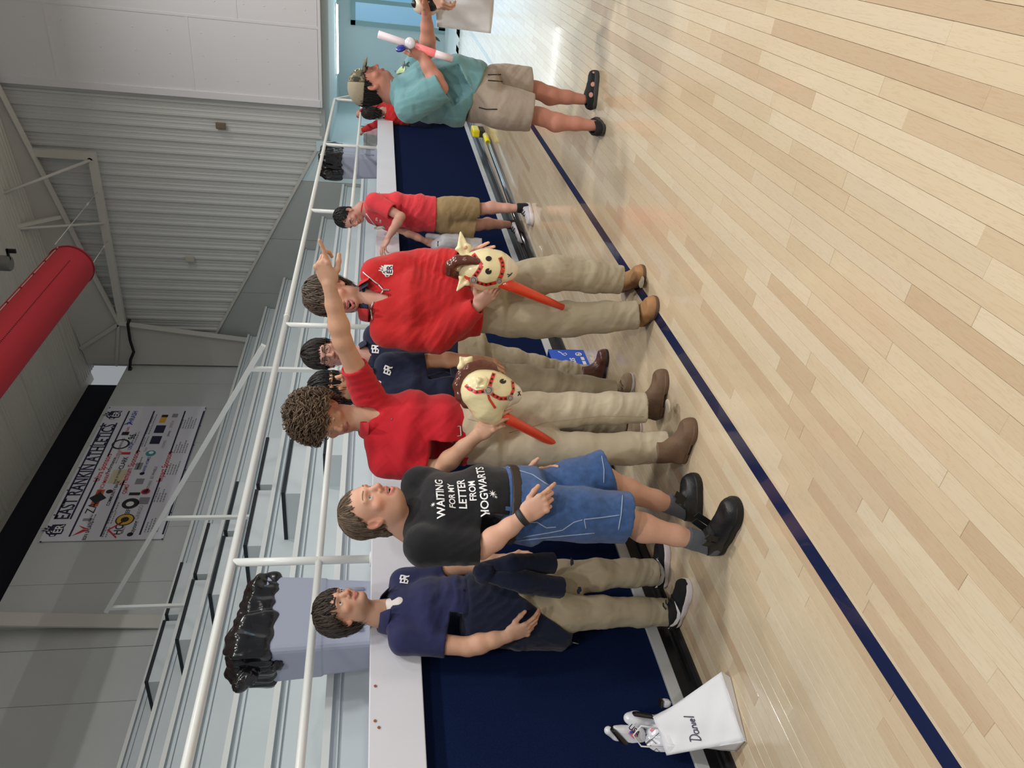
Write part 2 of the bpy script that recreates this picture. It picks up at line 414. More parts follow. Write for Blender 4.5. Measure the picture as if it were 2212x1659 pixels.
# ------------------------------------------------------------ end wall: smooth panels below the rake, ribbed sheets above, white boarded part over the lobby
K = 14.6 / 14.5
def EP(y, z, X=14.6): return (X, y * X / 14.5, EYE + (z - EYE) * X / 14.5)
def rake(y): return 2.57 + (y - 4.15) * .541
we = B().box(14.66, 14.78, 4.1, 9.0, 0, 8.4).box(14.74, 14.80, -6, 4.1, 2.47, 9.6).struct('wall_right', M_GREYWALL)
b = B()
ys = [4.15, 4.75, 5.95, 7.15, 8.8]
for a, c in zip(ys[:-1], ys[1:]):
    B().poly([(14.6, a + .003, 1.4), (14.6, c - .003, 1.4), (14.6, c - .003, rake(c)), (14.6, a + .003, rake(a))], (.05, 0, 0)).obj('wall_panel', M_LOBBY if a < 4.5 else M_GREYWALL, we)
B().bar((14.585, 4.12, rake(4.12)), (14.585, 8.35, rake(8.35)), .03, .05, (0, 0, 1)).obj('rake_trim', M_FRAME, we)
RS = .229
ribs = []
for k in range(4): ribs += [(RS * k + .05, .035, .034), (RS * k + .05 + .085, .014, .006), (RS * k + .05 + .145, .014, .006)]
csheet = rib_sheet('ribbed_sheet', RS * 4, ribs, 6.6); csheet.materials.append(M_METALW)
R = Matrix(((0, 0, 1), (-1, 0, 0), (0, 1, 0))).to_4x4()
y = 8.78
while y > 3.1:
    o = bpy.data.objects.new('ribbed_sheet', csheet); C.objects.link(o); o.parent = we
    Rm = R.copy(); Rm.translation = (14.64, y, 2.46); o.matrix_basis = Rm; y -= RS * 4
# the sheets are trimmed by the rake panels that stand proud of them
WPX = 14.55
jz = [2.47, 4.60, 6.77, 8.95]
cols_ = [(3.27, 2.05), (2.03, .81), (.79, -.43), (-.45, -1.67)]
for ci, (ya, yb) in enumerate(cols_):
    zs = [2.49, 4.62, 6.80, 9.0] if ci % 2 == 0 else [2.49, 3.82, 6.0, 8.15, 9.1]
    for za, zb in zip(zs[:-1], zs[1:]):
        p = B().box(WPX, WPX + .02, yb + .006, ya - .006, za + .006, zb - .006, .002).obj('board', M_WPANEL, we)
        nb = B()
        for ky in (.2, .5, .8):
            for kz in (.15, .4, .65, .9): nb.lathe([(.012, 0), (.009, .004), (.002, .006)], 6, (WPX, yb + (ya - yb) * ky, za + (zb - za) * kz), (-1, 0, 0))
        nb = nb.obj('nail_heads', M_WPANEL, p); nb['kind'] = 'stuff'
    B().box(WPX - .008, WPX, yb - .028, yb + .012, 2.49, 9.1).obj('batten', M_WPANEL, we)
    for z in zs[1:-1]: B().box(WPX - .006, WPX, yb, ya, z - .02, z + .02).obj('batten', M_WPANEL, we)
B().box(WPX - .03, 14.7, 3.24, 3.36, 2.47, 9.3, .004).obj('corner_trim', M_WPANEL, we)
B().box(WPX - .02, WPX + .1, -6, 3.36, 2.44, 2.49).obj('base_trim', M_WPANEL, we)
# outlet boxes on the ribbed wall
for (px_, py_, nm) in ((477, 272, 'brown'), (410, 560, 'cream')):
    p = at(px_, py_, X=14.56)
    t = thing('outlet_box', ('brown' if nm == 'brown' else 'cream') + ' electrical box mounted on the ribbed end wall', 'outlet', p)
    B().box(-.02, .03, -.055, .055, -.085, .085, .006).obj('box', mat('outlet_' + nm, srgb(120, 108, 92) if nm == 'brown' else srgb(190, 188, 175), .5), t)
    B().box(-.026, -.02, -.04, .04, -.07, .07, .003).obj('cover', mat('outlet_' + nm, None), t)
# steel frame against the end wall: tapered rafter, knee and column, and the girt it carries
FX0, FX1 = 14.22, 14.42
def YZ(y, z, X): k = X / 14.5; return (X, y * k, EYE + (z - EYE) * k)
fr = thing('steel_frame', 'white tapered steel roof frame standing against the end wall', 'frame', (14.3, 8.0, 1.45))
lower = [(-2.0, 9.13), (3.48, 7.731), (5.6, 7.154), (6.797, 6.851), (7.885, 6.535)]
upper = [(-2.0, 9.40), (4.881, 8.046), (8.144, 7.40), (8.85, 7.30)]
rel(B().poly([YZ(y, z, 14.34) for y, z in lower] + [YZ(y, z, 14.34) for y, z in reversed(upper)], (.012, 0, 0)).obj('rafter_web', M_FRAME), fr)
for a, c in zip(lower[:-1], lower[1:]):
    A, D = Vector(YZ(*a, 14.34)), Vector(YZ(*c, 14.34)); rel(B().bar(A, D, .17, .014, (0, 0, 1)).obj('rafter_flange', M_FRAME), fr)
colp = [(7.885, 6.535), (8.10, 4.9), (8.20, 4.1)]
rel(B().poly([YZ(y, z, 14.34) for y, z in colp] + [YZ(8.85, 4.1, 14.34), YZ(8.85, 7.30, 14.34)], (.012, 0, 0)).obj('column_web', M_FRAME), fr)
for a, c in zip(colp[:-1], colp[1:]):
    rel(B().bar(YZ(*a, 14.34), YZ(*c, 14.34), .17, .014, (0, 1, 0)).obj('column_flange', M_FRAME), fr)
rel(B().bar(YZ(7.9, 6.55, 14.3), YZ(8.5, 7.37, 14.3), .07, .03, (1, 0, 0)).obj('knee_stiffener', M_FRAME), fr)
rel(B().bar(YZ(7.9, 6.55, 14.3), YZ(8.9, 6.75, 14.3), .05, .03, (1, 0, 0)).obj('knee_stiffener', M_FRAME), fr)
gb = thing('wall_girt', 'white steel girt and drop post hung off the roof frame', 'beam', (14.4, 6, 6.4))
rel(B().bar(YZ(4.43, 6.47, 14.42), YZ(7.93, 6.475, 14.42), .1, .125).obj('girt_beam', M_FRAME), gb)
rel(B().bar(YZ(4.50, 6.41, 14.41), YZ(4.50, 7.50, 14.41), .1, .13, (0, 1, 0)).obj('drop_post', M_FRAME), gb)
for a, c, r in (((195, 346), (-30, 432), .028), ((225, 482), (-30, 499), .026)):
    p, q = at(*a, X=14.38), at(*c, X=13.4)
    br = thing('brace_rod', 'thin white brace rod rising from the girt, ' + ('right-hand of the two' if a[1] < 400 else 'nearer the red duct'), 'rod', p)
    rel(B().tube([p, q], r, 8).obj('rod', M_FRAME), br); rel(B().lathe([(r * 1.7, -.02), (r * 1.7, .02)], 8, p, (1, 0, 0)).obj('end_bolt', M_FRAME), br)
p, q = at(30, 490, X=13.6), at(133, 468, X=14.3)
t = thing('purlin_brace', 'flat white brace between roof purlin and frame rafter', 'rod', p)
rel(B().bar(p, q, .06, .06).obj('strap', M_FRAME), t)
p = at(30, 490, X=13.6)
pu = B().box(13.5, 13.7, -5, 9.0, 0, .2).me('purlin')
B().box(XL, 14.3, 4.2, 4.28, roof_z(4.24) - .22, roof_z(4.24) - .02).struct('trim_5', M_FRAME)
# black conduit at the knee
t = thing('conduit', 'black conduit bent around the frame knee in the far corner', 'pipe', at(277, 700, X=14.2))
pts = [at(280, 690, X=14.2), at(276, 700, X=14.2), at(281, 735, X=14.2), at(289, 760, X=14.2), at(282, 777, X=14.2), at(280, 795, X=14.2)]
rel(B().tube(pts, .03, 8).obj('pipe', M_BLACK), t); rel(B().tube([at(278, 798, X=14.2), at(285, 798, X=14.2)], .045, 8).obj('elbow', M_BLACK), t)

# ------------------------------------------------------------ lobby beyond the opening
lw = B().box(18.5, 18.62, 2.42, 5.2, 0, 2.9).box(18.5, 18.62, -4.5, 2.42, 1.98, 2.9).box(14.8, 18.6, 4.12, 4.3, 0, 2.9).struct('wall_lobby', M_LOBBY)
B().box(14.8, 18.6, -4.5, 4.3, 2.32, 2.42).struct('ceiling_lobby', M_LOBBY)
for k, (x, z) in enumerate(((14.62, 2.40), (15.1, 2.37), (15.6, 2.345))):
    B().box(x, x + .18, -4.5, 4.2, z, 2.5).struct('trim_%d' % (6 + k), M_GREYWALL)
B().box(14.5, 14.62, 3.98, 4.14, 1.4, 2.56).struct('trim_9', M_LOBBY)
d1 = B().box(18.44, 18.52, 2.36, 2.46, 0, 2.06).box(18.44, 18.52, -.3, 2.46, 1.96, 2.06).box(18.44, 18.52, 1.92, 2.0, 0, 1.96).struct('door_1', M_TEAL)
B().box(18.47, 18.49, -.3, 1.92, .1, 1.96).obj('pane', M_GLASS, d1)
B().box(18.45, 18.51, 1.3, 1.36, .05, 1.96).obj('stile', M_TEAL, d1)
B().box(18.44, 18.52, -.3, 2.4, 0, .14).obj('bottom_rail', mat('dark_rail', srgb(30, 50, 60), .4), d1)
lt = thing('ceiling_light', 'long bright tube light on the lobby ceiling', 'light', (17.2, 2.6, 2.3))
B().box(-.07, .07, -.65, .65, -.03, .02, .01).obj('tube_lens', mat('lamp_white', (1, 1, 1, 1), .5, emit=(.9, .98, 1, 1), estr=9.0), lt)
B().box(-.09, .09, -.68, .68, .005, .03).obj('housing', M_FRAME, lt)
# porch wall outside the glass
B().box(21.5, 21.6, -6, 6, 0, 4).struct('wall_outside', mat('siding', srgb(176, 214, 238), .7))
area('porch_daylight', (20.0, .5, 3.6), 2.5, 160, (.8, .93, 1.0), (0, math.radians(35), 0), 'RECTANGLE', 4.0)

# ================================================================ implicit solids: smooth unions meshed by surface nets
def V3(*a): return np.array(a, float)
def npv(v): return np.array([v[0], v[1], v[2]], float)
def unit(v):
    v = np.asarray(v, float); return v / np.linalg.norm(v)
def frame(y, z):
    """columns x,y,z from forward y and approximate up z"""
    y = unit(y); z = np.asarray(z, float); z = unit(z - y * z.dot(y)); x = np.cross(y, z)
    return np.stack([x, y, z], 1)
class S:
    def __init__(s): s.ops = []
    def _a(s, lo, hi, fn, k, mode): s.ops.append((mode, np.asarray(lo, float), np.asarray(hi, float), fn, k)); return s
    def cone(s, a, b, ra, rb, k=.015, mode='+'):
        a = npv(a); b = npv(b); ba = b - a; L2 = max(ba.dot(ba), 1e-9); R = max(ra, rb)
        def fn(x, y, z):
            px, py, pz = x - a[0], y - a[1], z - a[2]
            h = np.clip((px * ba[0] + py * ba[1] + pz * ba[2]) / L2, 0, 1)
            return np.sqrt((px - h * ba[0]) ** 2 + (py - h * ba[1]) ** 2 + (pz - h * ba[2]) ** 2) - (ra + (rb - ra) * h)
        return s._a(np.minimum(a, b) - R, np.maximum(a, b) + R, fn, k, mode)
    def chain(s, pts, rad, k=.012, mode='+'):
        for i in range(len(pts) - 1): s.cone(pts[i], pts[i + 1], rad[i], rad[i + 1], k, mode)
        return s
    def econe(s, a, b, side, ra, rb, k=.02, cap=1.0, mode='+'):
        a = npv(a); b = npv(b); L = np.linalg.norm(b - a); Z = (b - a) / L; X = np.asarray(side, float); X = unit(X - Z * X.dot(Z)); Y = np.cross(Z, X); R = max(max(ra), max(rb))
        def fn(x, y, z):
            px, py, pz = x - a[0], y - a[1], z - a[2]
            lz = px * Z[0] + py * Z[1] + pz * Z[2]; lx = px * X[0] + py * X[1] + pz * X[2]; ly = px * Y[0] + py * Y[1] + pz * Y[2]
            c = np.clip(lz, 0, L); t = c / L; rx = ra[0] + (rb[0] - ra[0]) * t; ry = ra[1] + (rb[1] - ra[1]) * t; rm = np.minimum(rx, ry)
            return (np.sqrt((lx / rx) ** 2 + (ly / ry) ** 2 + ((lz - c) / (rm * cap)) ** 2) - 1) * rm
        return s._a(np.minimum(a, b) - R, np.maximum(a, b) + R, fn, k, mode)
    def ell(s, c, r, R=None, k=.012, mode='+'):
        c = npv(c); r = np.asarray(r, float); R = np.eye(3) if R is None else R; m_ = r.max()
        def fn(x, y, z):
            px, py, pz = x - c[0], y - c[1], z - c[2]; q = [px * R[0, i] + py * R[1, i] + pz * R[2, i] for i in range(3)]
            k0 = np.sqrt(sum((q[i] / r[i]) ** 2 for i in range(3))); k1 = np.sqrt(sum((q[i] / r[i] ** 2) ** 2 for i in range(3))) + 1e-9
            return k0 * (k0 - 1) / k1
        ext = np.abs(R) @ r
        return s._a(c - ext, c + ext, fn, k, mode)
    def box(s, c, h, R=None, rd=.005, k=.006, mode='+'):
        c = npv(c); h = np.asarray(h, float) - rd; R = np.eye(3) if R is None else R
        def fn(x, y, z):
            px, py, pz = x - c[0], y - c[1], z - c[2]; q = [np.abs(px * R[0, i] + py * R[1, i] + pz * R[2, i]) - h[i] for i in range(3)]
            return np.sqrt(sum(np.maximum(v, 0) ** 2 for v in q)) + np.minimum(np.maximum(np.maximum(q[0], q[1]), q[2]), 0) - rd
        ext = np.abs(R) @ (h + rd)
        return s._a(c - ext, c + ext, fn, k, mode)
    def torus(s, c, n, R0, r0, k=.006, mode='+', sx=None, ecc=1.0):
        c = npv(c); n = unit(n); sxv = unit(np.cross(n, V3(.3, .5, .8))) if sx is None else unit(np.asarray(sx) - n * n.dot(np.asarray(sx))); sy = np.cross(n, sxv)
        def fn(x, y, z):
            px, py, pz = x - c[0], y - c[1], z - c[2]
            u = (px * sxv[0] + py * sxv[1] + pz * sxv[2]); v = (px * sy[0] + py * sy[1] + pz * sy[2]) / ecc; w_ = px * n[0] + py * n[1] + pz * n[2]
            return np.sqrt((np.sqrt(u * u + v * v) - R0) ** 2 + w_ * w_) - r0
        e = R0 * max(1, ecc) + r0
        return s._a(c - e, c + e, fn, k, mode)
    def cut(s, p, n, k=.004):
        """keep the side opposite to n"""
        p = npv(p); n = unit(n); o = n.dot(p)
        return s._a([-1e3] * 3, [1e3] * 3, lambda x, y, z: -(x * n[0] + y * n[1] + z * n[2] - o), k, '-')
    def slab(s, p, n, h, k=.002):
        return s.cut(npv(p) + unit(n) * h, unit(n), k).cut(npv(p) - unit(n) * h, -unit(n), k)
    def merge(s, o, off=0.0):
        for mode, lo, hi, fn, k in o.ops:
            if mode == '+': s.ops.append((mode, lo - off, hi + off, (lambda f: (lambda x, y, z: f(x, y, z) - off))(fn), k))
            else: s.ops.append((mode, lo, hi, (lambda f, o2: (lambda x, y, z: f(x, y, z) + o2))(fn, 0), k))
        return s
    def bounds(s, pad=.02):
        lo = np.min([o[1] for o in s.ops if o[0] == '+'], 0) - pad; hi = np.max([o[2] for o in s.ops if o[0] == '+'], 0) + pad; return lo, hi
    def grid(s, h, lo=None, hi=None):
        l0, h0 = s.bounds()
        lo = l0 if lo is None else np.maximum(lo, l0); hi = h0 if hi is None else np.minimum(hi, h0)
        n = np.maximum(np.ceil((hi - lo) / h).astype(int) + 2, 3)
        ax = [(lo[i] + np.arange(n[i]) * h).astype(np.float32) for i in range(3)]
        v = np.full(n, .05, np.float32)
        for mode, a, b, fn, k in s.ops:
            m_ = max(k, 2.5 * h) + h
            i0 = np.clip(np.floor((a - m_ - lo) / h).astype(int), 0, n); i1 = np.clip(np.ceil((b + m_ - lo) / h).astype(int) + 1, 0, n)
            if np.any(i1 <= i0): continue
            sl = tuple(slice(i0[i], i1[i]) for i in range(3))
            d = fn(ax[0][sl[0]][:, None, None], ax[1][sl[1]][None, :, None], ax[2][sl[2]][None, None, :]).astype(np.float32)
            o = v[sl]
            if mode == '+':
                hh = np.maximum(k - np.abs(o - d), 0); v[sl] = np.minimum(o, d) - hh * hh / (4 * k)
            else:
                d = -d; hh = np.maximum(k - np.abs(o - d), 0); v[sl] = np.maximum(o, d) + hh * hh / (4 * k)
        return v, lo
    def mesh(s, h, lo=None, hi=None):
        v, o = s.grid(h, lo, hi); return nets(v, o, h)
_CO = np.array([(i, j, k) for i in (0, 1) for j in (0, 1) for k in (0, 1)])
_ED = [(a, b) for a in range(8) for b in range(a + 1, 8) if np.abs(_CO[a] - _CO[b]).sum() == 1]
def nets(v, o, h):
    sg = v < 0; n = np.array(v.shape) - 1
    cnt = np.zeros(n, np.int8)
    for c in _CO: cnt += sg[c[0]:c[0] + n[0], c[1]:c[1] + n[1], c[2]:c[2] + n[2]]
    I = np.argwhere((cnt > 0) & (cnt < 8))
    if len(I) == 0: return np.zeros((0, 3)), np.zeros((0, 4), int)
    val = np.stack([v[I[:, 0] + c[0], I[:, 1] + c[1], I[:, 2] + c[2]] for c in _CO], 1).astype(np.float64)
    acc = np.zeros((len(I), 3)); num = np.zeros(len(I))
    for a, b in _ED:
        va, vb = val[:, a], val[:, b]; x = (va < 0) != (vb < 0); t = np.where(x, va / np.where(x, va - vb, 1), 0)
        acc += np.where(x[:, None], _CO[a] + t[:, None] * (_CO[b] - _CO[a]), 0); num += x
    P = o + h * (I + acc / num[:, None])
    idx = np.full(n, -1, np.int32); idx[I[:, 0], I[:, 1], I[:, 2]] = np.arange(len(I))
    Q = []
    for ax in range(3):
        b, c = [(1, 2), (2, 0), (0, 1)][ax]
        sl0 = [slice(1, n[i]) for i in range(3)]; sl1 = list(sl0); sl0[ax] = slice(0, n[ax]); sl1[ax] = slice(1, n[ax] + 1)
        s0, s1 = sg[tuple(sl0)], sg[tuple(sl1)]
        E = np.argwhere(s0 != s1); fl = s0[E[:, 0], E[:, 1], E[:, 2]]
        E = E + np.array([0 if i == ax else 1 for i in range(3)])
        def at_(db, dc):
            e = E.copy(); e[:, b] -= db; e[:, c] -= dc; return idx[e[:, 0], e[:, 1], e[:, 2]]
        q = np.stack([at_(1, 1), at_(0, 1), at_(0, 0), at_(1, 0)], 1)
        q[~fl] = q[~fl][:, ::-1]; Q.append(q)
    Q = np.concatenate(Q); Q = Q[(Q >= 0).all(1)]
    return P, Q
def vnormals(P, Q):
    a, b, c, d = (P[Q[:, i]] for i in range(4)); fn = np.cross(c - a, d - b); N = np.zeros_like(P)
    for i in range(4):
        for ax in range(3): N[:, ax] += np.bincount(Q[:, i], fn[:, ax], len(P))
    return N / (np.linalg.norm(N, axis=1, keepdims=True) + 1e-12)
def npmesh(name, P, Q, col=None, smooth=True):
    me = bpy.data.meshes.new(name)
    me.vertices.add(len(P)); me.vertices.foreach_set('co', np.ascontiguousarray(P, np.float32).ravel())
    k = Q.shape[1]
    me.loops.add(Q.size); me.loops.foreach_set('vertex_index', np.ascontiguousarray(Q, np.int32).ravel())
    me.polygons.add(len(Q)); me.polygons.foreach_set('loop_start', np.arange(0, Q.size, k, dtype=np.int32))
    me.polygons.foreach_set('use_smooth', np.full(len(Q), smooth))
    if col is not None:
        a = me.attributes.new('col', 'FLOAT_COLOR', 'POINT'); cc = np.ones((len(P), 4), np.float32); cc[:, :3] = col; a.data.foreach_set('color', cc.ravel())
    me.update(calc_edges=True); return me
def sines(P, wl, seed, n=4, aniso=None):
    """smooth pseudo-noise in -1..1 built from warped sines"""
    g = np.random.default_rng(seed); Q = P * (1 if aniso is None else np.asarray(aniso)); f = np.zeros(len(P)); w_ = np.zeros(len(P))
    for i in range(n):
        d = unit(g.normal(size=3)); f += np.sin(Q @ d * (2 * PI / wl) * g.uniform(.7, 1.4) + g.uniform(0, 6.3) + 1.3 * w_); w_ = f * .8
    return f / n
def ridged(f): return 1 - 2 * np.abs(f)
def folds(P, N, specs, seed=1):
    """crease displacement: specs = (centre, direction across folds, radius, wavelength, amplitude)"""
    d = np.zeros(len(P))
    for i, (c, n_, r, wl, amp) in enumerate(specs):
        q = P - npv(c); m_ = np.exp(-(q * q).sum(1) / (r * r)); ph = q @ unit(n_) / wl * 2 * PI + 1.8 * sines(P, r * 1.3, seed + i * 7)
        d += amp * m_ * (np.sin(ph) * .6 + .4 * ridged(np.sin(ph * .5 + .7)))
    return P + N * d[:, None]
def npobj(name, PQ, m, parent, col=None):
    return link(name, npmesh(name, PQ[0] - npv(parent.location) if parent is not None else PQ[0], PQ[1], col), m, parent)
from mathutils.bvhtree import BVHTree
def bvh_of(PQ): return BVHTree.FromPolygons([tuple(p) for p in PQ[0]], [tuple(int(i) for i in q) for q in PQ[1]])
def text_geo(txt, size, font_bold=False, space=1.0, extr=0, res=3):
    cu = bpy.data.curves.new('t', 'FONT'); cu.body = txt; cu.size = size; cu.align_x = 'CENTER'; cu.align_y = 'CENTER'; cu.space_character = space; cu.resolution_u = res; cu.extrude = extr
    if font_bold: cu.offset = size * .018
    o = bpy.data.objects.new('t', cu); C.objects.link(o); dg = bpy.context.evaluated_depsgraph_get(); me = bpy.data.meshes.new_from_object(o.evaluated_get(dg))
    V = [v.co.copy() for v in me.vertices]; F = [tuple(p.vertices) for p in me.polygons]
    bpy.data.objects.remove(o); bpy.data.curves.remove(cu); bpy.data.meshes.remove(me); return V, F
def drape(bvh, V, F, c, ux, uy, n, off=.0018, cutlen=.012, reach=.15, depth=.0):
    """flat outline (x,y) laid along ux,uy at c and pressed against the surface along -n"""
    bm = bmesh.new(); vs = [bm.verts.new((v[0], v[1], 0)) for v in V]
    for f in F:
        try: bm.faces.new([vs[i] for i in f])
        except ValueError: pass
    bmesh.ops.triangulate(bm, faces=bm.faces[:])
    for _ in range(4):
        es = [e for e in bm.edges if e.calc_length() > cutlen]
        if not es: break
        bmesh.ops.subdivide_edges(bm, edges=es, cuts=1); bmesh.ops.triangulate(bm, faces=[f for f in bm.faces if len(f.verts) > 3])
    bm.verts.index_update(); ux, uy, n, c = Vector(ux).normalized(), Vector(uy).normalized(), Vector(n).normalized(), Vector(c); P = []
    for v in bm.verts:
        p = c + ux * v.co.x + uy * v.co.y; h, hn, _, _ = bvh.ray_cast(p + n * reach, -n, reach * 2)
        P.append((h + n * off) if h is not None else (p + n * off))
    F2 = [tuple(v.index for v in f.verts) for f in bm.faces]; bm.free(); return P, F2
def decal(name, parent, bvh, V, F, c, ux, uy, n, m, **kw):
    P, F2 = drape(bvh, V, F, c, ux, uy, n, **kw); o = parent
    while o.parent is not None: o = o.parent
    base = o.location
    return link(name, mesh(name, [p - base for p in P], F2), m, parent)

# ================================================================ people
ZUP = V3(0, 0, 1); RT = npv(RIGHT); TW = -npv(FWD_H)
def cb(r, t, u=0): return RT * r + TW * t + ZUP * u            # right of picture, towards the viewer, up
M_SKIN = mat('skin', None, 0.5, attr='col', bump=0.06, bscale=350, sss=0.12, spec=0.35)
M_EYE = mat('eye', None, 0.12, attr='col', spec=0.6)
def lin(c): return np.array(srgb(*c)[:3])
def mirror(v, s): return V3(v[0] * s, v[1], v[2])
def head_prims(s, c, R, k=1.0, mouth=0.0, smile=0.0, full=1.0, age=0.0, eyes=1.0):
    """head in its own frame (x to the subject's right... mirrored; y face forward; z up); c = point between the ears"""
    W = lambda x, y, z: c + R @ (V3(x, y, z) * k)
    E = lambda p, r, q=None, kk=.012, mode='+', A=None: s.ell(W(*p), np.asarray(r) * k, R if A is None else R @ A, kk * k, mode)
    E((0, -.018, .042), (.0765, .098, .083), kk=.02)
    E((0, .028, .022), (.066, .07, .072), kk=.02)
    E((0, .026, -.045), (.0555 * full, .066, .072), kk=.025)
    E((0, .066, -.094), (.026, .021, .019), kk=.022)
    for x in (-1, 1):
        E((x * .043 * full, .006, -.066), (.017, .034, .026), kk=.026)
        E((x * .042, .058, -.028), (.022 * full, .019, .018), kk=.02)
        s.cone(W(x * .012, .093, .017), W(x * .045, .078, .017), .0095 * k, .008 * k, .014 * k)
        E((x * .033, .098, -.001), (.0155, .013, .0115), kk=.012, mode='-')
        eye = W(x * .032, .0735, -.002)
        s.ell(eye, V3(.0142, .0142, .0142) * k, R, .003 * k)
        # eyelid slit
        s.ops.append(('-', eye - .02 * k, eye + .02 * k, _slit(eye, R, .0185 * k, (.0012 + .0036 * eyes) * k, .0125 * k), .0015 * k))
        # ear
        ex = W(x * .0745, -.012, -.008); A = np.array([[1, 0, 0], [0, 1, 0], [0, 0, 1.0]]); a = x * .38
        Az = np.array([[math.cos(a), -math.sin(a), 0], [math.sin(a), math.cos(a), 0], [0, 0, 1]]); b_ = .22
        Ax = np.array([[1, 0, 0], [0, math.cos(b_), -math.sin(b_)], [0, math.sin(b_), math.cos(b_)]])
        Re = R @ Az @ Ax
        s.ell(ex, V3(.0105, .0195, .0325) * k, Re, .007 * k)
        s.ell(ex + Re @ V3(x * .010, .002, .004) * k, V3(.0075, .011, .020) * k, Re, .005 * k, '-')
        s.ell(ex + Re @ V3(x * .002, .003, -.026) * k, V3(.007, .009, .011) * k, Re, .006 * k)
        # nostril wing
        E((x * .0125, .0955, -.0405), (.0085, .0095, .0075), kk=.006)
        E((x * .0075, .1035, -.047), (.0034, .005, .0032), kk=.003, mode='-')
    s.chain([W(0, .088, .012), W(0, .099, -.014), W(0, .110, -.034)], np.array([.0085, .0085, .0112]) * k, .010 * k)
    # lips / mouth
    mo = mouth * .5; zc = -.0655
    if mouth > 0: E((0, .080, -.070 - mo * .45), (.0185 + .002 * smile, .030, .001 + mo), kk=.006, mode='-')
    y0 = .0865
    up = [W(x * (.022 + .005 * smile), y0 + .0075 - abs(x) ** 2 * (.0125 + .004 * smile), zc + .0035 + (.0012 if abs(x) > .2 else 0) - .003 * abs(x) + .006 * smile * abs(x)) for x in (-1, -.5, 0, .5, 1)]
    s.chain(up, np.array([.0028, .0052, .0055, .0052, .0028]) * k, .004 * k)
    dn = [W(x * (.021 + .004 * smile), y0 + .0070 - abs(x) ** 2 * .0125 - mo * .25, zc - .0065 - mo * (1 - .75 * abs(x) ** 2) + .005 * abs(x) + .006 * smile * abs(x)) for x in (-1, -.5, 0, .5, 1)]
    s.chain(dn, np.array([.0026, .006, .0065, .006, .0026]) * k, .004 * k)
def _slit(c, R, rx, rz, ry):
    def fn(x, y, z):
        px, py, pz = x - c[0], y - c[1], z - c[2]; q = [px * R[0, i] + py * R[1, i] + pz * R[2, i] for i in range(3)]
        return np.maximum((np.sqrt((q[0] / (rx * .62)) ** 2 + (q[2] / rz) ** 2) - 1) * rz, ry * .55 - q[1])
    return fn
def head_color(P, c, R, k, skin, lip=(178, 104, 98), stub=0.0, mouth=0.0, blush=1.0, teeth=True):
    q = ((P - c) @ R) / k; base = lin(skin); col = np.tile(base, (len(P), 1))
    def mixin(w_, cc):
        nonlocal col
        w_ = np.clip(w_, 0, 1)[:, None]; col = col * (1 - w_) + lin(cc) * w_
    g = lambda p, r: np.exp(-(((q - V3(*p)) / np.asarray(r)) ** 2).sum(1))
    red = tuple(int(a * b) for a, b in zip(skin, (.97, .76, .72)))
    for x in (-1, 1):
        mixin(.45 * blush * g((x * .048, .062, -.04), (.024, .03, .022)), red); mixin(.55 * g((x * .08, -.012, -.01), (.014, .03, .04)), red)
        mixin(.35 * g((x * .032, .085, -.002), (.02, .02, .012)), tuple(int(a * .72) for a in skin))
    mixin(.5 * blush * g((0, .112, -.036), (.018, .016, .018)), red)
    if stub: mixin(stub * g((0, .06, -.09), (.055, .06, .034)), tuple(int(a * .62) for a in skin))
    ml = mouth * .5; zz = q[:, 2] + .0665 + ml * .5; sp = (.0088 + ml * .8)
    lipm = np.clip(1.25 - ((q[:, 0] / .027) ** 4 + (zz / sp) ** 2), 0, 1) * (q[:, 1] > .068)
    mixin(np.clip(lipm * 2.2, 0, 1) * .85, lip)
    if mouth > 0:
        inner = ((q[:, 0] / .024) ** 2 + ((q[:, 2] + .070 + ml * .45) / (.001 + ml)) ** 2 < 1.0) & (q[:, 1] > .03) & (q[:, 1] < .0755)
        col[inner] = lin((70, 22, 24))
    else:
        mixin(np.exp(-((q[:, 2] + .0672 + 0 * q[:, 0]) / .0016) ** 2) * (np.abs(q[:, 0]) < .023) * (q[:, 1] > .07) * .8, (110, 52, 50))
    nst = np.zeros(len(P))
    for x in (-1, 1): nst += g((x * .0075, .103, -.0475), (.004, .005, .003))
    mixin(nst * .85, (70, 34, 30))
    return col
def eyeballs(parent, c, R, k, iris=(70, 52, 40), look=(0, 1, 0)):
    look = unit(look)
    for x in (-1, 1):
        e = c + R @ (V3(x * .032, .0735, -.002) * k); V = []; F = []; n, m_ = 14, 10
        A = frame(R @ look, R[:, 2]); r = .0132 * k; cols = []
        for i in range(m_ + 1):
            th = PI * i / m_
            for j in range(n):
                ph = 2 * PI * j / n; d = V3(math.sin(th) * math.cos(ph), math.cos(th), math.sin(th) * math.sin(ph)); V.append(e + A @ d * r)
                cols.append(lin((8, 8, 8)) if th < .24 else lin(iris) if th < .62 else lin((222, 214, 208)))
        for i in range(m_):
            for j in range(n): F.append((i * n + j, i * n + (j + 1) % n, (i + 1) * n + (j + 1) % n, (i + 1) * n + j))
        npobj('eye', (np.array(V), np.array(F)), M_EYE, parent, np.array(cols))
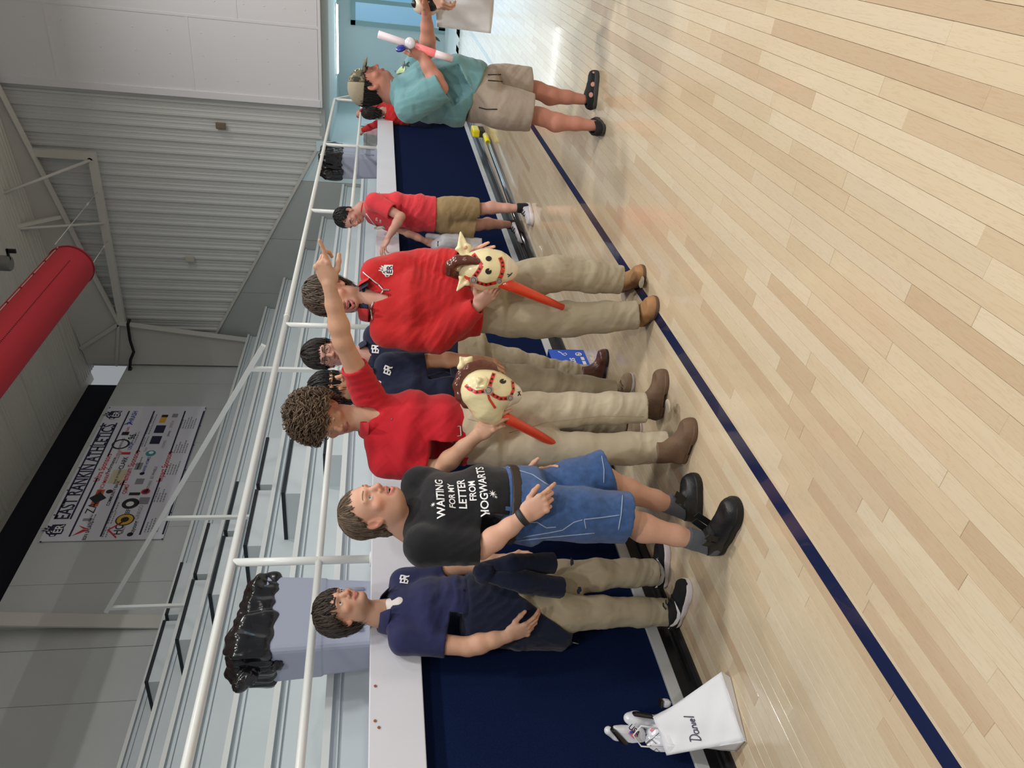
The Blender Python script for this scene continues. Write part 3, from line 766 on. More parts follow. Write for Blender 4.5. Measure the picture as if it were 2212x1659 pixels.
def brows(parent, c, R, k, m, thick=1.0, raise_=0.0, head_bvh=None):
    b = B()
    for x in (-1, 1):
        pts = [(x * .013, .1015, .0185), (x * .026, .097, .0225), (x * .040, .086, .0215), (x * .048, .076, .016)]
        pts = [c + R @ (V3(a, y_ - .002, z_ + raise_) * k) for a, y_, z_ in pts]
        if head_bvh:
            pp = []
            for p in pts:
                h, n_, _, _ = head_bvh.find_nearest(Vector(p)); pp.append(npv(h) + npv(n_) * .0008 * k)
            pts = pp
        b.tube([Vector(p - npv(parent.location)) for p in pts], [.0026 * thick * k, .0034 * thick * k, .0028 * thick * k, .0008 * k], 6)
    return b.obj('eyebrows', m, parent)
def hand(s, w_, d, dors, right, k=1.0, curl=(.3, .3, .3, .3), thumb=(.5, .2), spread=.06, c23=(1.1, .8), tips=None):
    """w_ wrist, d finger direction, dors back-of-hand direction; curl in radians at the knuckles"""
    Rm = frame(d, dors); y, z = Rm[:, 1], Rm[:, 2]; x = -Rm[:, 0] if right else Rm[:, 0]
    W = lambda a, b_, c_: w_ + (x * a + y * b_ + z * c_) * k
    s.econe(W(.0, -.012, 0), W(.002, .082, 0), x, (.027 * k, .0195 * k), (.0395 * k, .0135 * k), .012 * k, 1.0)
    s.ell(W(.026, .034, -.009), V3(.019, .03, .015) * k, np.stack([x, unit(y + .35 * x), z], 1), .012 * k)
    s.ell(W(-.024, .04, -.006), V3(.014, .034, .013) * k, np.stack([x, y, z], 1), .012 * k)
    kn = [(.0285, .090), (.0095, .096), (-.0105, .091), (-.0285, .080)]; ln = [(.044, .027, .021), (.049, .031, .022), (.046, .029, .021), (.036, .021, .019)]; rd = [.0093, .0096, .0091, .008]
    for i in range(4):
        a, b_ = kn[i]; p = W(a, b_, 0); s.ell(p + z * .003 * k, V3(.0105, .0105, .0105) * k, None, .008 * k)
        sx = spread * (1.5 - i); c0 = curl[i]; ang = 0; pts = [W(a * .8, b_ - .04, 0), p]; rr = [.0095 * k, rd[i] * k]
        for j in range(3):
            ang += (c0, c0 * c23[0], c0 * c23[1])[j]
            dirv = (y * math.cos(ang) - z * math.sin(ang)) + x * sx * math.cos(ang); p = p + unit(dirv) * ln[i][j] * k; pts.append(p); rr.append((rd[i] - .0009 * (j + 1)) * k)
        s.chain(pts, rr, .004 * k)
        if tips is not None: tips.append((pts[-1], pts[-1] - pts[-2], i))
    t0, t1 = thumb
    p0 = W(.018, .018, -.006); d1 = unit(x * math.sin(.5 + t0) + y * math.cos(.5 + t0) - z * .35); p1 = p0 + d1 * .044 * k
    d2 = unit(x * math.sin(.35 + t0 - t1 * .7) + y * math.cos(.35 + t0 - t1 * .7) - z * (.25 + t1 * .5)); p2 = p1 + d2 * .034 * k
    d3 = unit(d2 + y * .2 - z * t1 * .4 - x * t1 * .3); p3 = p2 + d3 * .026 * k
    s.chain([p0, p1, p2, p3], np.array([.0135, .0115, .0105, .0085]) * k, .007 * k)
def arm(s, sh, el, wr, k=1.0, fat=1.0):
    sh, el, wr = map(npv, (sh, el, wr)); f = k * fat
    s.chain([sh, sh + (el - sh) * .45, el], np.array([.050, .047, .0395]) * f, .02)
    u = unit(wr - el); s.chain([el, el + (wr - el) * .28, el + (wr - el) * .65, wr], np.array([.0385, .0425, .0335, .0265]) * f, .02)
def leg(s, kn, an, k=1.0, fat=1.0, hip=None, back=None):
    kn, an = npv(kn), npv(an); f = k * fat; back = V3(0, 0, 0) if back is None else unit(back)
    if hip is not None: s.chain([npv(hip), npv(hip) + (kn - npv(hip)) * .6, kn + (npv(hip) - kn) * .06], np.array([.085, .072, .056]) * f, .03)
    s.cone(kn + (an - kn) * -.05, kn + (an - kn) * .1, .054 * f, .050 * f, .02)
    s.chain([kn + (an - kn) * .06, kn + (an - kn) * .34 + back * .018 * f, kn + (an - kn) * .68 + back * .006 * f, an], np.array([.0485, .0545, .0395, .0315]) * f, .025)
def skin_obj(parent, s, regions, skin, headinfo=None, tint=None, name='body'):
    """polygonise the same implicit body region by region (fine at head and hands) into one mesh"""
    PP, QQ, CC = [], [], []; k0 = 0
    for lo, hi, h in regions:
        P, Q = s.mesh(h, lo, hi)
        if len(P) == 0: continue
        PP.append(P); QQ.append(Q + k0); k0 += len(P)
    P = np.concatenate(PP); Q = np.concatenate(QQ); col = np.tile(lin(skin), (len(P), 1))
    n = sines(P, .06, 5) * .5 + sines(P, .02, 6) * .5; col = col * (1 + .05 * n[:, None] * V3(.4, 1, 1))
    if headinfo:
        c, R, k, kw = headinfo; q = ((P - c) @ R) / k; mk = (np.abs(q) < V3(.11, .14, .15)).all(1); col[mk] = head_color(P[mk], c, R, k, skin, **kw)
    if tint is not None: col = tint(P, col)
    o = npobj(name, (P, Q), M_SKIN, parent, col)
    return o, (P, Q)
# ------------------------------------------------------------ hair
def hair_obj(parent, c, R, k, m, locks=220, length=.08, curl=0.0, seed=1, cap=(1.09, 1.07, 1.10), line=.055, down=.0, front=0.0, crown=(0, -.05, .12), thick=.005, side=-.02, backz=-.075, extra=None, flat=.4, lift=.004, fdrop=.035, fringe_len=None):
    """scalp cap plus tapering locks combed away from the crown; line = hairline height at the forehead"""
    g = np.random.default_rng(seed); W = lambda q: c + R @ (np.asarray(q) * k)
    s = S(); s.ell(W((0, -.020, .042)), V3(.0765 * cap[0], .099 * cap[1], .084 * cap[2]) * k, R, .01); s.ell(W((0, -.05, -.01)), V3(.066, .062, .075) * k, R, .02)
    if extra: extra(s, W, k)
    def under(x, y, z):
        px, py, pz = x - c[0], y - c[1], z - c[2]; q = [(px * R[0, i] + py * R[1, i] + pz * R[2, i]) / k for i in range(3)]
        # hairline: forehead height in front, over the ear at the sides, low on the nape
        yy = np.clip((q[1] + .03) / .12, -1, 1); lim = np.where(yy > 0, side + (line - side) * np.clip(yy * 1.25, 0, 1) ** 1.4, side + (backz - side) * np.clip(-yy * 1.6, 0, 1))
        return (q[2] - lim) * k
    lo, hi = s.bounds(); s.ops.append(('-', lo, hi, under, .006))
    P, Q = s.mesh(.0045 * k); N = vnormals(P, Q); q = ((P - c) @ R) / k; cr = V3(*crown)
    ang = np.arctan2(q[:, 0] - cr[0], q[:, 1] - cr[1]); rr = np.linalg.norm(q - cr, axis=1)
    P = P + N * (((.0022 * np.sin(ang * 34 + 3 * np.sin(rr * 60)) + .0016 * np.sin(ang * 61 + rr * 40)) * (1 - curl) + curl * (.006 * sines(q, .05, seed) + .004 * sines(q, .025, seed + 1)))[:, None] * k)
    VV, FF = [P], [Q]; n0 = len(P); made = 0; tries = 0; LV, LF, LC = [], [], []
    ell_r = V3(.0765 * cap[0], .099 * cap[1], .084 * cap[2]); ell_c = V3(0, -.020, .042)
    def onhair(qp):
        yy = np.clip((qp[1] + .03) / .12, -1, 1); lim = side + (line - side) * np.clip(yy * 1.25, 0, 1) ** 1.4 if yy > 0 else side + (backz - side) * np.clip(-yy * 1.6, 0, 1)
        return qp[2] > lim + .004
    while made < locks and tries < locks * 20:
        tries += 1; d = unit(g.normal(size=3)); p = ell_c + d * ell_r
        if p[2] < -.07: continue
        if not onhair(p): continue
        made += 1; nrm = unit(d / ell_r); t = p - cr; t = t - nrm * t.dot(nrm)
        if np.linalg.norm(t) < .01: t = g.normal(size=3); t -= nrm * t.dot(nrm)
        t = unit(t); t = unit(t + g.normal(size=3) * .25 + V3(0, 0, -down) + V3(0, front * max(0, d[1]), 0)); L_ = length * g.uniform(.6, 1.25)
        if fringe_len and d[1] > .45: L_ = fringe_len * g.uniform(.75, 1.2)
        ns = 7; pts = []; x = p.copy(); dirv = t.copy(); off = lift * g.uniform(.2, 1.6); ph = g.uniform(0, 6.3); tw = g.choice([-1, 1])
        for i in range(ns):
            u = i / (ns - 1)
            dd = (x - ell_c) / ell_r; nn = np.linalg.norm(dd); nr = unit(dd / ell_r)
            surf = ell_c + dd / nn * ell_r if x[2] > ell_c[2] - .03 else x
            wob = np.cross(nr, dirv); cv = curl * .016 * (math.sin(ph + tw * u * 7.5)); cv2 = curl * .014 * (1 + math.cos(ph + tw * u * 7.5)) * min(1, u * 3)
            base = surf if nn < 1.35 else x
            pts.append(base + nr * (off + cv2 + (.006 * u * u if curl == 0 else 0)) + wob * cv)
            ok = onhair(x) or (x[1] > .045 and x[2] > line - fdrop) or (x[1] < -.02 and x[2] > backz - .012)
            step = L_ / (ns - 1) * (1 if ok else .02); dirv = unit(dirv - nr * dirv.dot(nr) * (.8 if x[2] > 0 else .2) + V3(0, 0, -.16 - down * .3) * (1 - curl)); x = x + dirv * step
        rad = thick * g.uniform(.6, 1.2); up = None; base_i = len(LV); LC += [g.uniform(.62, 1.35)] * (5 * ns)
        for i, p_ in enumerate(pts):
            tdir = unit(pts[min(i + 1, ns - 1)] - pts[max(i - 1, 0)]); nr = unit((p_ - ell_c) / ell_r ** 2); sd = np.cross(tdir, nr); sn_ = np.linalg.norm(sd); sd = sd / sn_ if sn_ > 1e-6 else unit(np.cross(tdir, V3(0, 0, 1) + .01)); up_ = np.cross(sd, tdir); u = i / (ns - 1)
            r_ = rad * (math.sin(PI * min(1, .25 + u * .78)) ** .7 if u < .97 else .12)
            for j in range(5):
                a = 2 * PI * j / 5; LV.append(W(p_ + sd * math.cos(a) * r_ + up_ * math.sin(a) * r_ * flat))
        for i in range(ns - 1):
            for j in range(5): LF.append((base_i + i * 5 + j, base_i + i * 5 + (j + 1) % 5, base_i + (i + 1) * 5 + (j + 1) % 5, base_i + (i + 1) * 5 + j))
    if LV: VV.append(np.array(LV)); FF.append(np.array(LF) + n0)
    tone = np.concatenate([np.clip(.85 + .35 * sines(q, .02, seed + 3), .5, 1.3), np.array(LC)])
    return npobj('hair', (np.concatenate(VV), np.concatenate(FF)), m, parent, tone[:, None] * HAIRC[m.name])
HAIRC = {}
def hair_mat(name, c, var=.3):
    HAIRC[name] = lin(c)
    return mat(name, None, 0.45, attr='col', var=var, vscale=180, bump=.6, bscale=420, spec=.35, stretch=(1, 1, .3))
# ------------------------------------------------------------ clothes
def cloth(name, col, rough=.85, wv=900, bump=.25, var=.05, sheen=.15): return mat(name, srgb(*col), rough, bump=bump, bscale=wv, var=var, vscale=12, sheen=sheen, spec=.25)
def shirt_sdf(J, side, hem, waist, chest, top, sl, sr, slend, srend, Rw, slack=1.0, sleeve=(.082, .088), shr=.066, k=.05, fwd=None):
    s = S(); a = [npv(p) for p in (hem, waist, chest, top)]
    for i in range(3): s.econe(a[i], a[i + 1], side, Rw[i], Rw[i + 1], k, .55)
    for sh, en in ((sl, slend), (sr, srend)):
        sh, en = npv(sh), npv(en); s.cone(a[3] + (sh - a[3]) * .25 - ZUP * .005, sh, shr * .95, shr, .04)
        d = unit(en - sh); s.cone(sh, en + d * .06, sleeve[0], sleeve[1], .035)
    for sh, en in ((sl, slend), (sr, srend)):
        d = unit(npv(en) - npv(sh)); e = npv(en)
        lo, hi = e - .14, e + .14
        s.ops.append(('-', lo, hi, _half(e, d, .13), .004))
    return s
def _half(p, n, r):
    """solid ahead of the plane within radius r (cuts a sleeve end)"""
    p = npv(p); n = unit(n)
    def fn(x, y, z):
        px, py, pz = x - p[0], y - p[1], z - p[2]; h = px * n[0] + py * n[1] + pz * n[2]; q = np.sqrt(np.maximum(px * px + py * py + pz * pz - h * h, 0))
        return np.maximum(np.maximum(-h, q - r), h - r)
    return fn
def pants_sdf(pel, side, top, hipL, hipR, legs, Rp=(.175, .125), Rt=(.165, .115), k=.03):
    """legs = list of (points, radii) chains; top = waist centre"""
    s = S(); pel, top = npv(pel), npv(top); s.econe(pel, top, side, Rp, Rt, .03, .35)
    for pts, rad in legs: s.chain(pts, rad, k)
    return s
def flatcut(s, e, d, r=.2, k=.004): e = npv(e); s.ops.append(('-', e - r * 1.2, e + r * 1.2, _half(e, d, r), k)); return s
def hollow(s, e, d, r, depth=.05):
    """recess an opening (sleeve or hem) so that the limb comes out of it"""
    e = npv(e); d = unit(d); s.cone(e + d * .03, e - d * depth, r, r * .96, .004, '-'); return s
def garment(name, s, h, m, parent, spec=(), amp=.0035, wl=.09, seed=3, aniso=None, lo=None, hi=None):
    P, Q = s.mesh(h, lo, hi); N = vnormals(P, Q); P = P + N * (amp * (sines(P, wl, seed, aniso=aniso) * .65 + .35 * ridged(sines(P, wl * .6, seed + 2)) * .6))[:, None]
    if spec: P = folds(P, vnormals(P, Q), spec, seed)
    return npobj(name, (P, Q), m, parent), (P, Q)
def shoe(parent, heel, toe, m, msole, k=1.0, width=.048, h=.075, sole=.028, high=.0, name='shoe', toe_h=.045, ankle_r=.047, heel_block=0.0, mid=None, an=None, pointy=0.0):
    """heel, toe: floor points (z = 0 at the sole)"""
    heel, toe = npv(heel), npv(toe); L_ = np.linalg.norm(toe - heel); y = (toe - heel) / L_; zz = unit(ZUP - y * ZUP.dot(y)); x = np.cross(y, zz); R = np.stack([x, y, zz], 1)
    W = lambda a, b_, c_: heel + x * a + y * b_ + zz * c_
    def foot(off, zlo, zhi):
        s = S(); wd = width + off; hw = .034 * width / .048 + off
        s.cone(W(0, hw * .95 + .004, .03), W(0, L_ * .45, .028), hw, width * .82 + off, .03)
        s.cone(W(0, L_ * .45, .028), W(.004, L_ * .70, .02), width * .82 + off, wd, .03); s.ell(W(0, L_ - wd * (1.02 + .25 * pointy), .018), V3(wd * (1 - .12 * pointy), wd * (1.02 + .25 * pointy), .06), R, .02)
        s.cut(W(0, 0, zlo), -zz, .002).cut(W(0, 0, zhi), zz, .006); return s
    up = foot(0, sole * .6, toe_h)
    a_ = W(0, .058, h) if an is None else npv(an); tongue = W(0, L_ * .42, h * .92)
    up.econe(W(0, .062, .03), W(0, .062, h + high), x, (.037, .05), (ankle_r * .9, ankle_r * 1.08), .02, .2)
    up.cone(W(0, .07, h * .82), W(0, L_ * .62, toe_h * .62), ankle_r * .74, width * .62, .03)
    up.cut(W(0, .06, h + high), unit(zz - y * .28), .004)
    up.cone(W(0, .066, h + high + .03), W(0, .062, h + high - .02), ankle_r * .72, ankle_r * .68, .006, '-')
    o, PQ = garment(name, up, .0042, m, parent, amp=.0008, wl=.05)
    sl = foot(.004, 0, sole)
    if heel_block: sl.box(W(0, L_ * .42, 0), (width * 1.6, L_ * .13, sole * .62), R, .004, .006, '-')
    so, _ = garment('sole', sl, .0042, msole, parent, amp=0)
    so.parent = o
    return o, PQ, W
def crew_collar(parent, c, n, side, r, m, th=.008, ecc=.9):
    s = S().torus(c, n, r, th, sx=side, ecc=ecc); P, Q = s.mesh(.0035); return npobj('collar', (P, Q), m, parent)
def polo_collar(parent, c, fwd, up, r, m, gap=.35, stand=.028, fall=.05, bvh=None, point=.03, ecc=.92, flare=.020, open_=.02):
    """fold-over collar: ring about the neck, open in front by gap radians each side"""
    fwd = np.asarray(fwd, float); up = unit(up); fwd = unit(fwd - up * fwd.dot(up)); sd = np.cross(fwd, up); n = 34; rows = []
    for i in range(n):
        u = i / (n - 1); a = gap + (2 * PI - 2 * gap) * u; dirv = fwd * math.cos(a) * ecc + sd * math.sin(a); fr = min(u, 1 - u); edge = max(0, 1 - fr / .14)
        drop = -.030 * (math.cos(a) + .15) * 1.0
        base = c + dirv * r + up * (drop * .9); t = unit(dirv)
        pts = [base - t * .002, base + up * stand - t * (.004), base + up * (stand + .003) + t * .004, base + up * (stand - .008) + t * (.010 + .4 * flare), base + up * (stand - fall * (.78 + .4 * edge)) + t * (.012 + flare + .012 * edge) + fwd * point * edge * .5]
        rows.append(pts)
    V = [p for row in rows for p in row]; k = 5; F = [(i * k + j, i * k + j + 1, (i + 1) * k + j + 1, (i + 1) * k + j) for i in range(n - 1) for j in range(k - 1)]
    me = mesh('collar', [p - npv(parent.location) for p in V], F, True); o = link('collar', me, m, parent)
    md = o.modifiers.new('thick', 'SOLIDIFY'); md.thickness = .003; md.offset = 0
    sb = o.modifiers.new('soft', 'SUBSURF'); sb.levels = 1; sb.render_levels = 1
    return o
def band(name, base, p, n, h, off, m, parent, res=.004):
    """a strap hugging an implicit solid: its slice inflated by off"""
    s = S().merge(base, off); s.slab(p, n, h); lo = None
    b0, b1 = s.bounds(); e = np.abs(unit(n)); pp = npv(p)
    lo, hi = b0.copy(), b1.copy()
    if e[2] > .8: lo[2] = pp[2] - h - .09; hi[2] = pp[2] + h + .09
    P, Q = s.mesh(res, lo, hi); return npobj(name, (P, Q), m, parent), (P, Q)
def person(label, loc, cat='person'):
    return thing('person', label, cat, tuple(loc))
def hb(c, r): return (npv(c) - r, npv(c) + r)

M_TEE_BLACK = cloth('black_cotton', (24, 25, 30), wv=700)
M_DENIM = mat('denim', srgb(62, 92, 142), .85, bump=.5, bscale=700, var=.22, vscale=40, sheen=.2, spec=.2)
M_STITCH = mat('pale_stitch', srgb(150, 165, 190), .8)
M_LEATHER_D = mat('dark_belt_leather', srgb(52, 42, 38), .5, bump=.2, bscale=300)
M_STEEL = mat('buckle_steel', srgb(190, 190, 188), .3, metal=.9)
M_SOCK = cloth('grey_sock', (92, 96, 104), wv=500, bump=.5)
M_WHITE = mat('white_print', srgb(238, 238, 240), .6)
M_SHOE_BK = mat('black_shoe_leather', srgb(24, 24, 27), .42, bump=.25, bscale=180)
M_SOLE_BK = mat('black_sole', srgb(14, 14, 15), .6)
M_HAIR_LB = hair_mat('hair_light_brown', (106, 90, 74))
M_BROW_LB = mat('brow_light', srgb(150, 120, 95), .7)


def make(d):
    """one clothed figure; joints come as (x, y, nearer) sight lines at the figure's distance"""
    feet = {k: (at(*v[0], Z=0), at(*v[1], Z=0) if len(v[1]) == 2 else at(*v[0], Z=0) + Vector(unit(cb(v[1][0], v[1][1])) * v[1][2])) for k, v in d['feet'].items()}
    base = sum((a + b for a, b in feet.values()), Vector()) / (2 * len(feet)); base.z = 0
    F0 = d.get('F0') or base.dot(FWD_H)
    pt = lambda x, y, dd=0: npv(at(x, y, F=F0 - dd))
    root = person(d['label'], base); o = dict(root=root, pt=pt, base=base, F0=F0, feet=feet)
    fwd = unit(cb(*d['fwd'])); side = np.cross(fwd, ZUP); o['fwd'], o['side'] = fwd, side
    hc = pt(*d['head']); R = frame(unit(cb(*d['face'])), unit(cb(*d.get('tilt', (0, 0, 1))))); hk = d.get('hk', 1.0); o.update(hc=hc, R=R, hk=hk)
    s = S(); mo = d.get('mouth', 0)
    head_prims(s, hc, R, hk, mouth=mo, smile=d.get('smile', 0), full=d.get('full', 1), eyes=d.get('eyes', .8))
    nb = pt(*d['neck']); o['nb'] = nb; nr = d.get('nr', .056)
    s.cone(hc + R @ V3(0, -.022, -.055) * hk, nb, nr, nr * 1.08, .03); s.cone(nb, nb - ZUP * .10 + fwd * .015, nr * 1.1, nr * 1.35, .03)
    if d.get('chin2'): s.ell(hc + R @ V3(0, .012, -.10) * hk, V3(.05, .055, .03), R, .03)
    J = {}; regs = [hb(hc + R @ V3(0, 0, -.04) * hk, .172 * hk) + (d.get('hres', .0032),), hb(nb - ZUP * .02, .13) + (.005,)]
    k = d.get('k', 1.0); fat = d.get('fat', 1.0)
    for nm, right in (('R', True), ('L', False)):
        a = d[nm]; sh, el, wr = pt(*a['sh']), pt(*a['el']), pt(*a['wr']); tip = pt(*a['tip']); J[nm] = (sh, el, wr, tip)
        arm(s, sh, el, wr, k, fat); hd = unit(tip - wr); hand(s, wr, hd, unit(cb(*a['dors'])), right, k * a.get('hk', 1), a.get('curl', (.35, .4, .45, .5)), a.get('thumb', (.4, .3)), a.get('spread', .05), a.get('c23', (1.0, .7)))
        regs.append(hb(wr + hd * .08 * k, .135 * k) + (d.get('handres', .003),))
        q = np.stack([sh, el, wr]); regs.append((q.min(0) - .085, q.max(0) + .085, .006))
    o['J'] = J
    for nm in ('R', 'L'):
        if nm not in d.get('legs', {}): continue
        l = d['legs'][nm]; kn = pt(*l['kn']); hl, te = (npv(v) for v in feet[nm]); an = hl + unit(te - hl) * .065 + ZUP * .09
        if 'an' in l: an = pt(*l['an'])
        l['kn3'], l['an3'] = kn, an
        if d['pants'].get('short'): leg(s, kn, an, k, d.get('legfat', 1.0), back=-fwd); regs.append((np.minimum(kn, an) - .12, np.maximum(kn, an) + .10, .0055))
    kw = dict(mouth=mo, lip=d.get('lip', (186, 112, 104)), stub=d.get('stub', 0), blush=d.get('blush', 1))
    bo, PQ = skin_obj(root, s, regs, d['skin'], (hc, R, hk, kw), d.get('tint')); o['bvh'] = bvh_of(PQ)
    if d.get('eyes3d', True): eyeballs(root, hc, R, hk, d.get('iris', (70, 52, 40)), d.get('look', (0, 1, 0)))
    if d.get('brow'): brows(root, hc, R, hk, d['brow'], d.get('browk', 1), d.get('browup', 0), o['bvh'])
    if mo:
        te = B().box(-.015, .015, -.004, .004, -.0035, .0035, .002).obj('teeth', mat('teeth', srgb(225, 215, 200), .3), root)
        te.matrix_basis = Matrix.Translation(Vector(hc + R @ V3(0, .080, -.0690) * hk - npv(base))) @ Matrix(R.tolist()).to_4x4()
    if d.get('hair'): hair_obj(root, hc, R, hk, **d['hair'])
    # shirt
    t = d['shirt']; hem, wa, ch, top = (pt(*t[n]) for n in ('hem', 'waist', 'chest', 'top'))
    sh = S(); a = [hem, wa, ch, top]
    for i in range(3): sh.econe(a[i], a[i + 1], t.get('side', side), t['Rw'][i], t['Rw'][i + 1], .05, .55)
    ends = []
    for nm in ('R', 'L'):
        s0, el, wr, tip = J[nm]; shr = t.get('shr', .066)
        sh.cone(top + (s0 - top) * .25 - ZUP * .005, s0, shr * .95, shr, .04)
        if t.get('long'):
            r = t['sleeve']; e = wr - unit(wr - el) * t.get('cuff', .0); sh.chain([s0, s0 + (el - s0) * .5, el, el + (wr - el) * .55, e + unit(wr - el) * .05], [r[0], r[1], r[2], r[3], r[4]], .03)
            ends.append((e, unit(wr - el), r[4]))
        else:
            u = unit(el - s0); e = s0 + u * t['slen'][0 if nm == 'R' else 1]; r = t['sleeve']; sh.cone(s0, e + u * .06, r[0], r[1], .035); ends.append((e, u, r[1]))
    for e, u, r in ends: flatcut(sh, e, u, .14); hollow(sh, e, u, r * .86, .045)
    hd_ = unit(cb(*t.get('hemn', (0, 0, -1))))
    if not t.get('tucked'): sh.cut(hem + hd_ * t.get('hemoff', 0), hd_, .006); sh.econe(hem + hd_ * .03, hem - hd_ * .02, side, np.array(t['Rw'][0]) * .86, np.array(t['Rw'][0]) * .86, .004, .1, '-')
    else: sh.cut(hem + hd_ * .02, hd_, .004)
    no = t.get('neck', (.062, .02)); sh.cone(nb + unit(hc - nb) * .08, nb - ZUP * no[1] + fwd * .01, no[0] * .98, no[0], .008, '-')
    if t.get('vee'):
        v = t['vee']; sh.cone(nb + fwd * .06 + ZUP * .02, nb + fwd * v[2] - ZUP * v[0], v[1], v[1] * .12, .006, '-')
    if t.get('extra'): t['extra'](sh, o)
    fs = [(pt(*f[0]), unit(cb(*f[1])), f[2], f[3], f[4]) for f in t.get('folds', ())]
    o['shirt'], o['shirtPQ'] = garment(t.get('name', 'shirt'), sh, t.get('res', .006), t['mat'], root, fs, t.get('amp', .0045), t.get('wl', .13), d.get('seed', 3)); o['shirtS'] = sh; o['ends'] = ends
    if t.get('crew'): crew_collar(root, nb + fwd * .006 - ZUP * t['crew'][2], unit(ZUP - fwd * t['crew'][1]), side, t['crew'][0], t.get('cmat', t['mat']), t.get('cth', .008), 1.0)
    if t.get('polo'): o['collar'] = polo_collar(root, nb + ZUP * t['polo'].get('dz', -.01) + fwd * t['polo'].get('df', .004), fwd, unit(ZUP - fwd * t['polo'].get('lean', .18)), t['polo'].get('r', .068), t.get('cmat', t['mat']), gap=t['polo'].get('gap', .4), fall=t['polo'].get('fall', .05), point=t['polo'].get('point', .03), stand=t['polo'].get('stand', .028), flare=t['polo'].get('flare', .02))
    if t.get('hemseam') and not t.get('long'):
        for e, u, r in ends:
            P, Q = S().merge(sh, .0012).slab(e - u * .022, u, .0018).mesh(.0035, e - .13, e + .13); npobj('sleeve_seam', (P, Q), t['mat'], o['shirt'])
    # trousers or shorts
    p = d['pants']; pel, tw = pt(*p['pel']), pt(*p['top']); ps = S(); ps.econe(pel, tw, side, p['Rp'], p['Rt'], .03, .35); pe = []
    for nm in ('R', 'L'):
        hip = pt(*p[nm]['hip']); kn = pt(*p[nm]['kn']) if 'kn' in p[nm] else (hip + pt(*p[nm]['end'])) / 2; en = pt(*p[nm]['end']); r = p['r']; u = unit(en - kn)
        ps.chain([hip, hip + (kn - hip) * .5, kn, kn + (en - kn) * .55, en + u * .05], [r[0], r[1], r[2], r[3], r[4]], .035); pe.append((en, u, r[4]))
    for i_, (e, u, r) in enumerate(pe):
        n_ = unit(cb(*p['endn'])) if 'endn' in p else u
        flatcut(ps, e, n_, r * 1.5); hollow(ps, e, n_, r * .88, .05)
    wn = unit(tw - pel); ps.cut(tw + wn * p.get('topoff', .02), wn, .004)
    fs = [(pt(*f[0]), unit(cb(*f[1])), f[2], f[3], f[4]) for f in p.get('folds', ())]
    o['pants'], o['pantsPQ'] = garment(p.get('name', 'trousers'), ps, .006, p['mat'], root, fs, p.get('amp', .005), p.get('wl', .11), d.get('seed', 3) + 5); o['pantsS'] = ps; o['pe'] = pe; o['pel'], o['tw'], o['wn'] = pel, tw, wn
    if not p.get('noseam'):
        for e, u, r in pe:
            P, Q = S().merge(ps, .001).slab(e - u * .028, u, .0016).mesh(.0035, e - .13, e + .13)
            if len(P): npobj('hem_seam', (P, Q), p['mat'], o['pants'])
    if p.get('belt'):
        bc = tw + wn * p['belt'].get('off', .0); be = S(); be.econe(bc - wn * .06, bc + wn * .06, side, np.array(p['Rt']) + .006, np.array(p['Rt']) + .004, .02, .3).slab(bc, wn, .0175)
        PQ2 = be.mesh(.005); belt = npobj('belt', PQ2, p['belt']['mat'], root); o['belt'] = belt
        bb_ = bvh_of(PQ2); o['beltb'] = bb_
        if p['belt'].get('buckle'):
            h, hn, _, _ = bb_.ray_cast(Vector((0, 0, EYE)), ray(*p['belt']['buckle']).normalized())
            if h is not None:
                A = frame(wn, npv(hn)); bk = B()
                for q in ((-.024, -.019, -.024, .024), (.019, .024, -.024, .024), (-.024, .024, -.024, -.019), (-.024, .024, .019, .024), (-.002, .022, -.003, .003)): bk.box(q[0], q[1], q[2], q[3], .001, .006, .001)
                ob = bk.obj('buckle', M_STEEL, belt); ob.matrix_basis = Matrix.Translation(h - base) @ Matrix(A.tolist()).to_4x4()
        for px, py in p['belt'].get('loops', ()):
            h, hn, _, _ = bb_.ray_cast(Vector((0, 0, EYE)), ray(px, py).normalized())
            if h is None: continue
            A = frame(wn, npv(hn)); ob = B().box(-.007, .007, -.024, .024, -.002, .004, .001).obj('belt_loop', p['mat'], belt); ob.matrix_basis = Matrix.Translation(h - base) @ Matrix(A.tolist()).to_4x4()
    # footwear
    for nm, (hl, te) in feet.items():
        if 'shoe' in d:
            ob, PQ2, W = shoe(root, hl, te, **d['shoe']); o['shoe' + nm] = (ob, PQ2, W, (te - hl).length)
    return o
def onto(o, key, x, y):
    """point and normal where a sight line meets a garment"""
    b = o.setdefault('_b' + key, None) or bvh_of(o[key]); o['_b' + key] = b
    h, n, _, _ = b.ray_cast(Vector((0, 0, EYE)), ray(x, y).normalized()); return (None, None) if h is None else (h, n)
def stitch(o, key, parent, pts, m, r=.0016, n=9, name='seam'):
    P = []
    for i in range(len(pts) - 1):
        for t in np.linspace(0, 1, n)[:(-1 if i < len(pts) - 2 else None)]:
            h, nn = onto(o, key, pts[i][0] * (1 - t) + pts[i + 1][0] * t, pts[i][1] * (1 - t) + pts[i + 1][1] * t)
            if h is not None: P.append(h + nn * .0006 - o['base'])
    if len(P) > 2: return B().tube(P, r, 5).obj(name, m, parent)
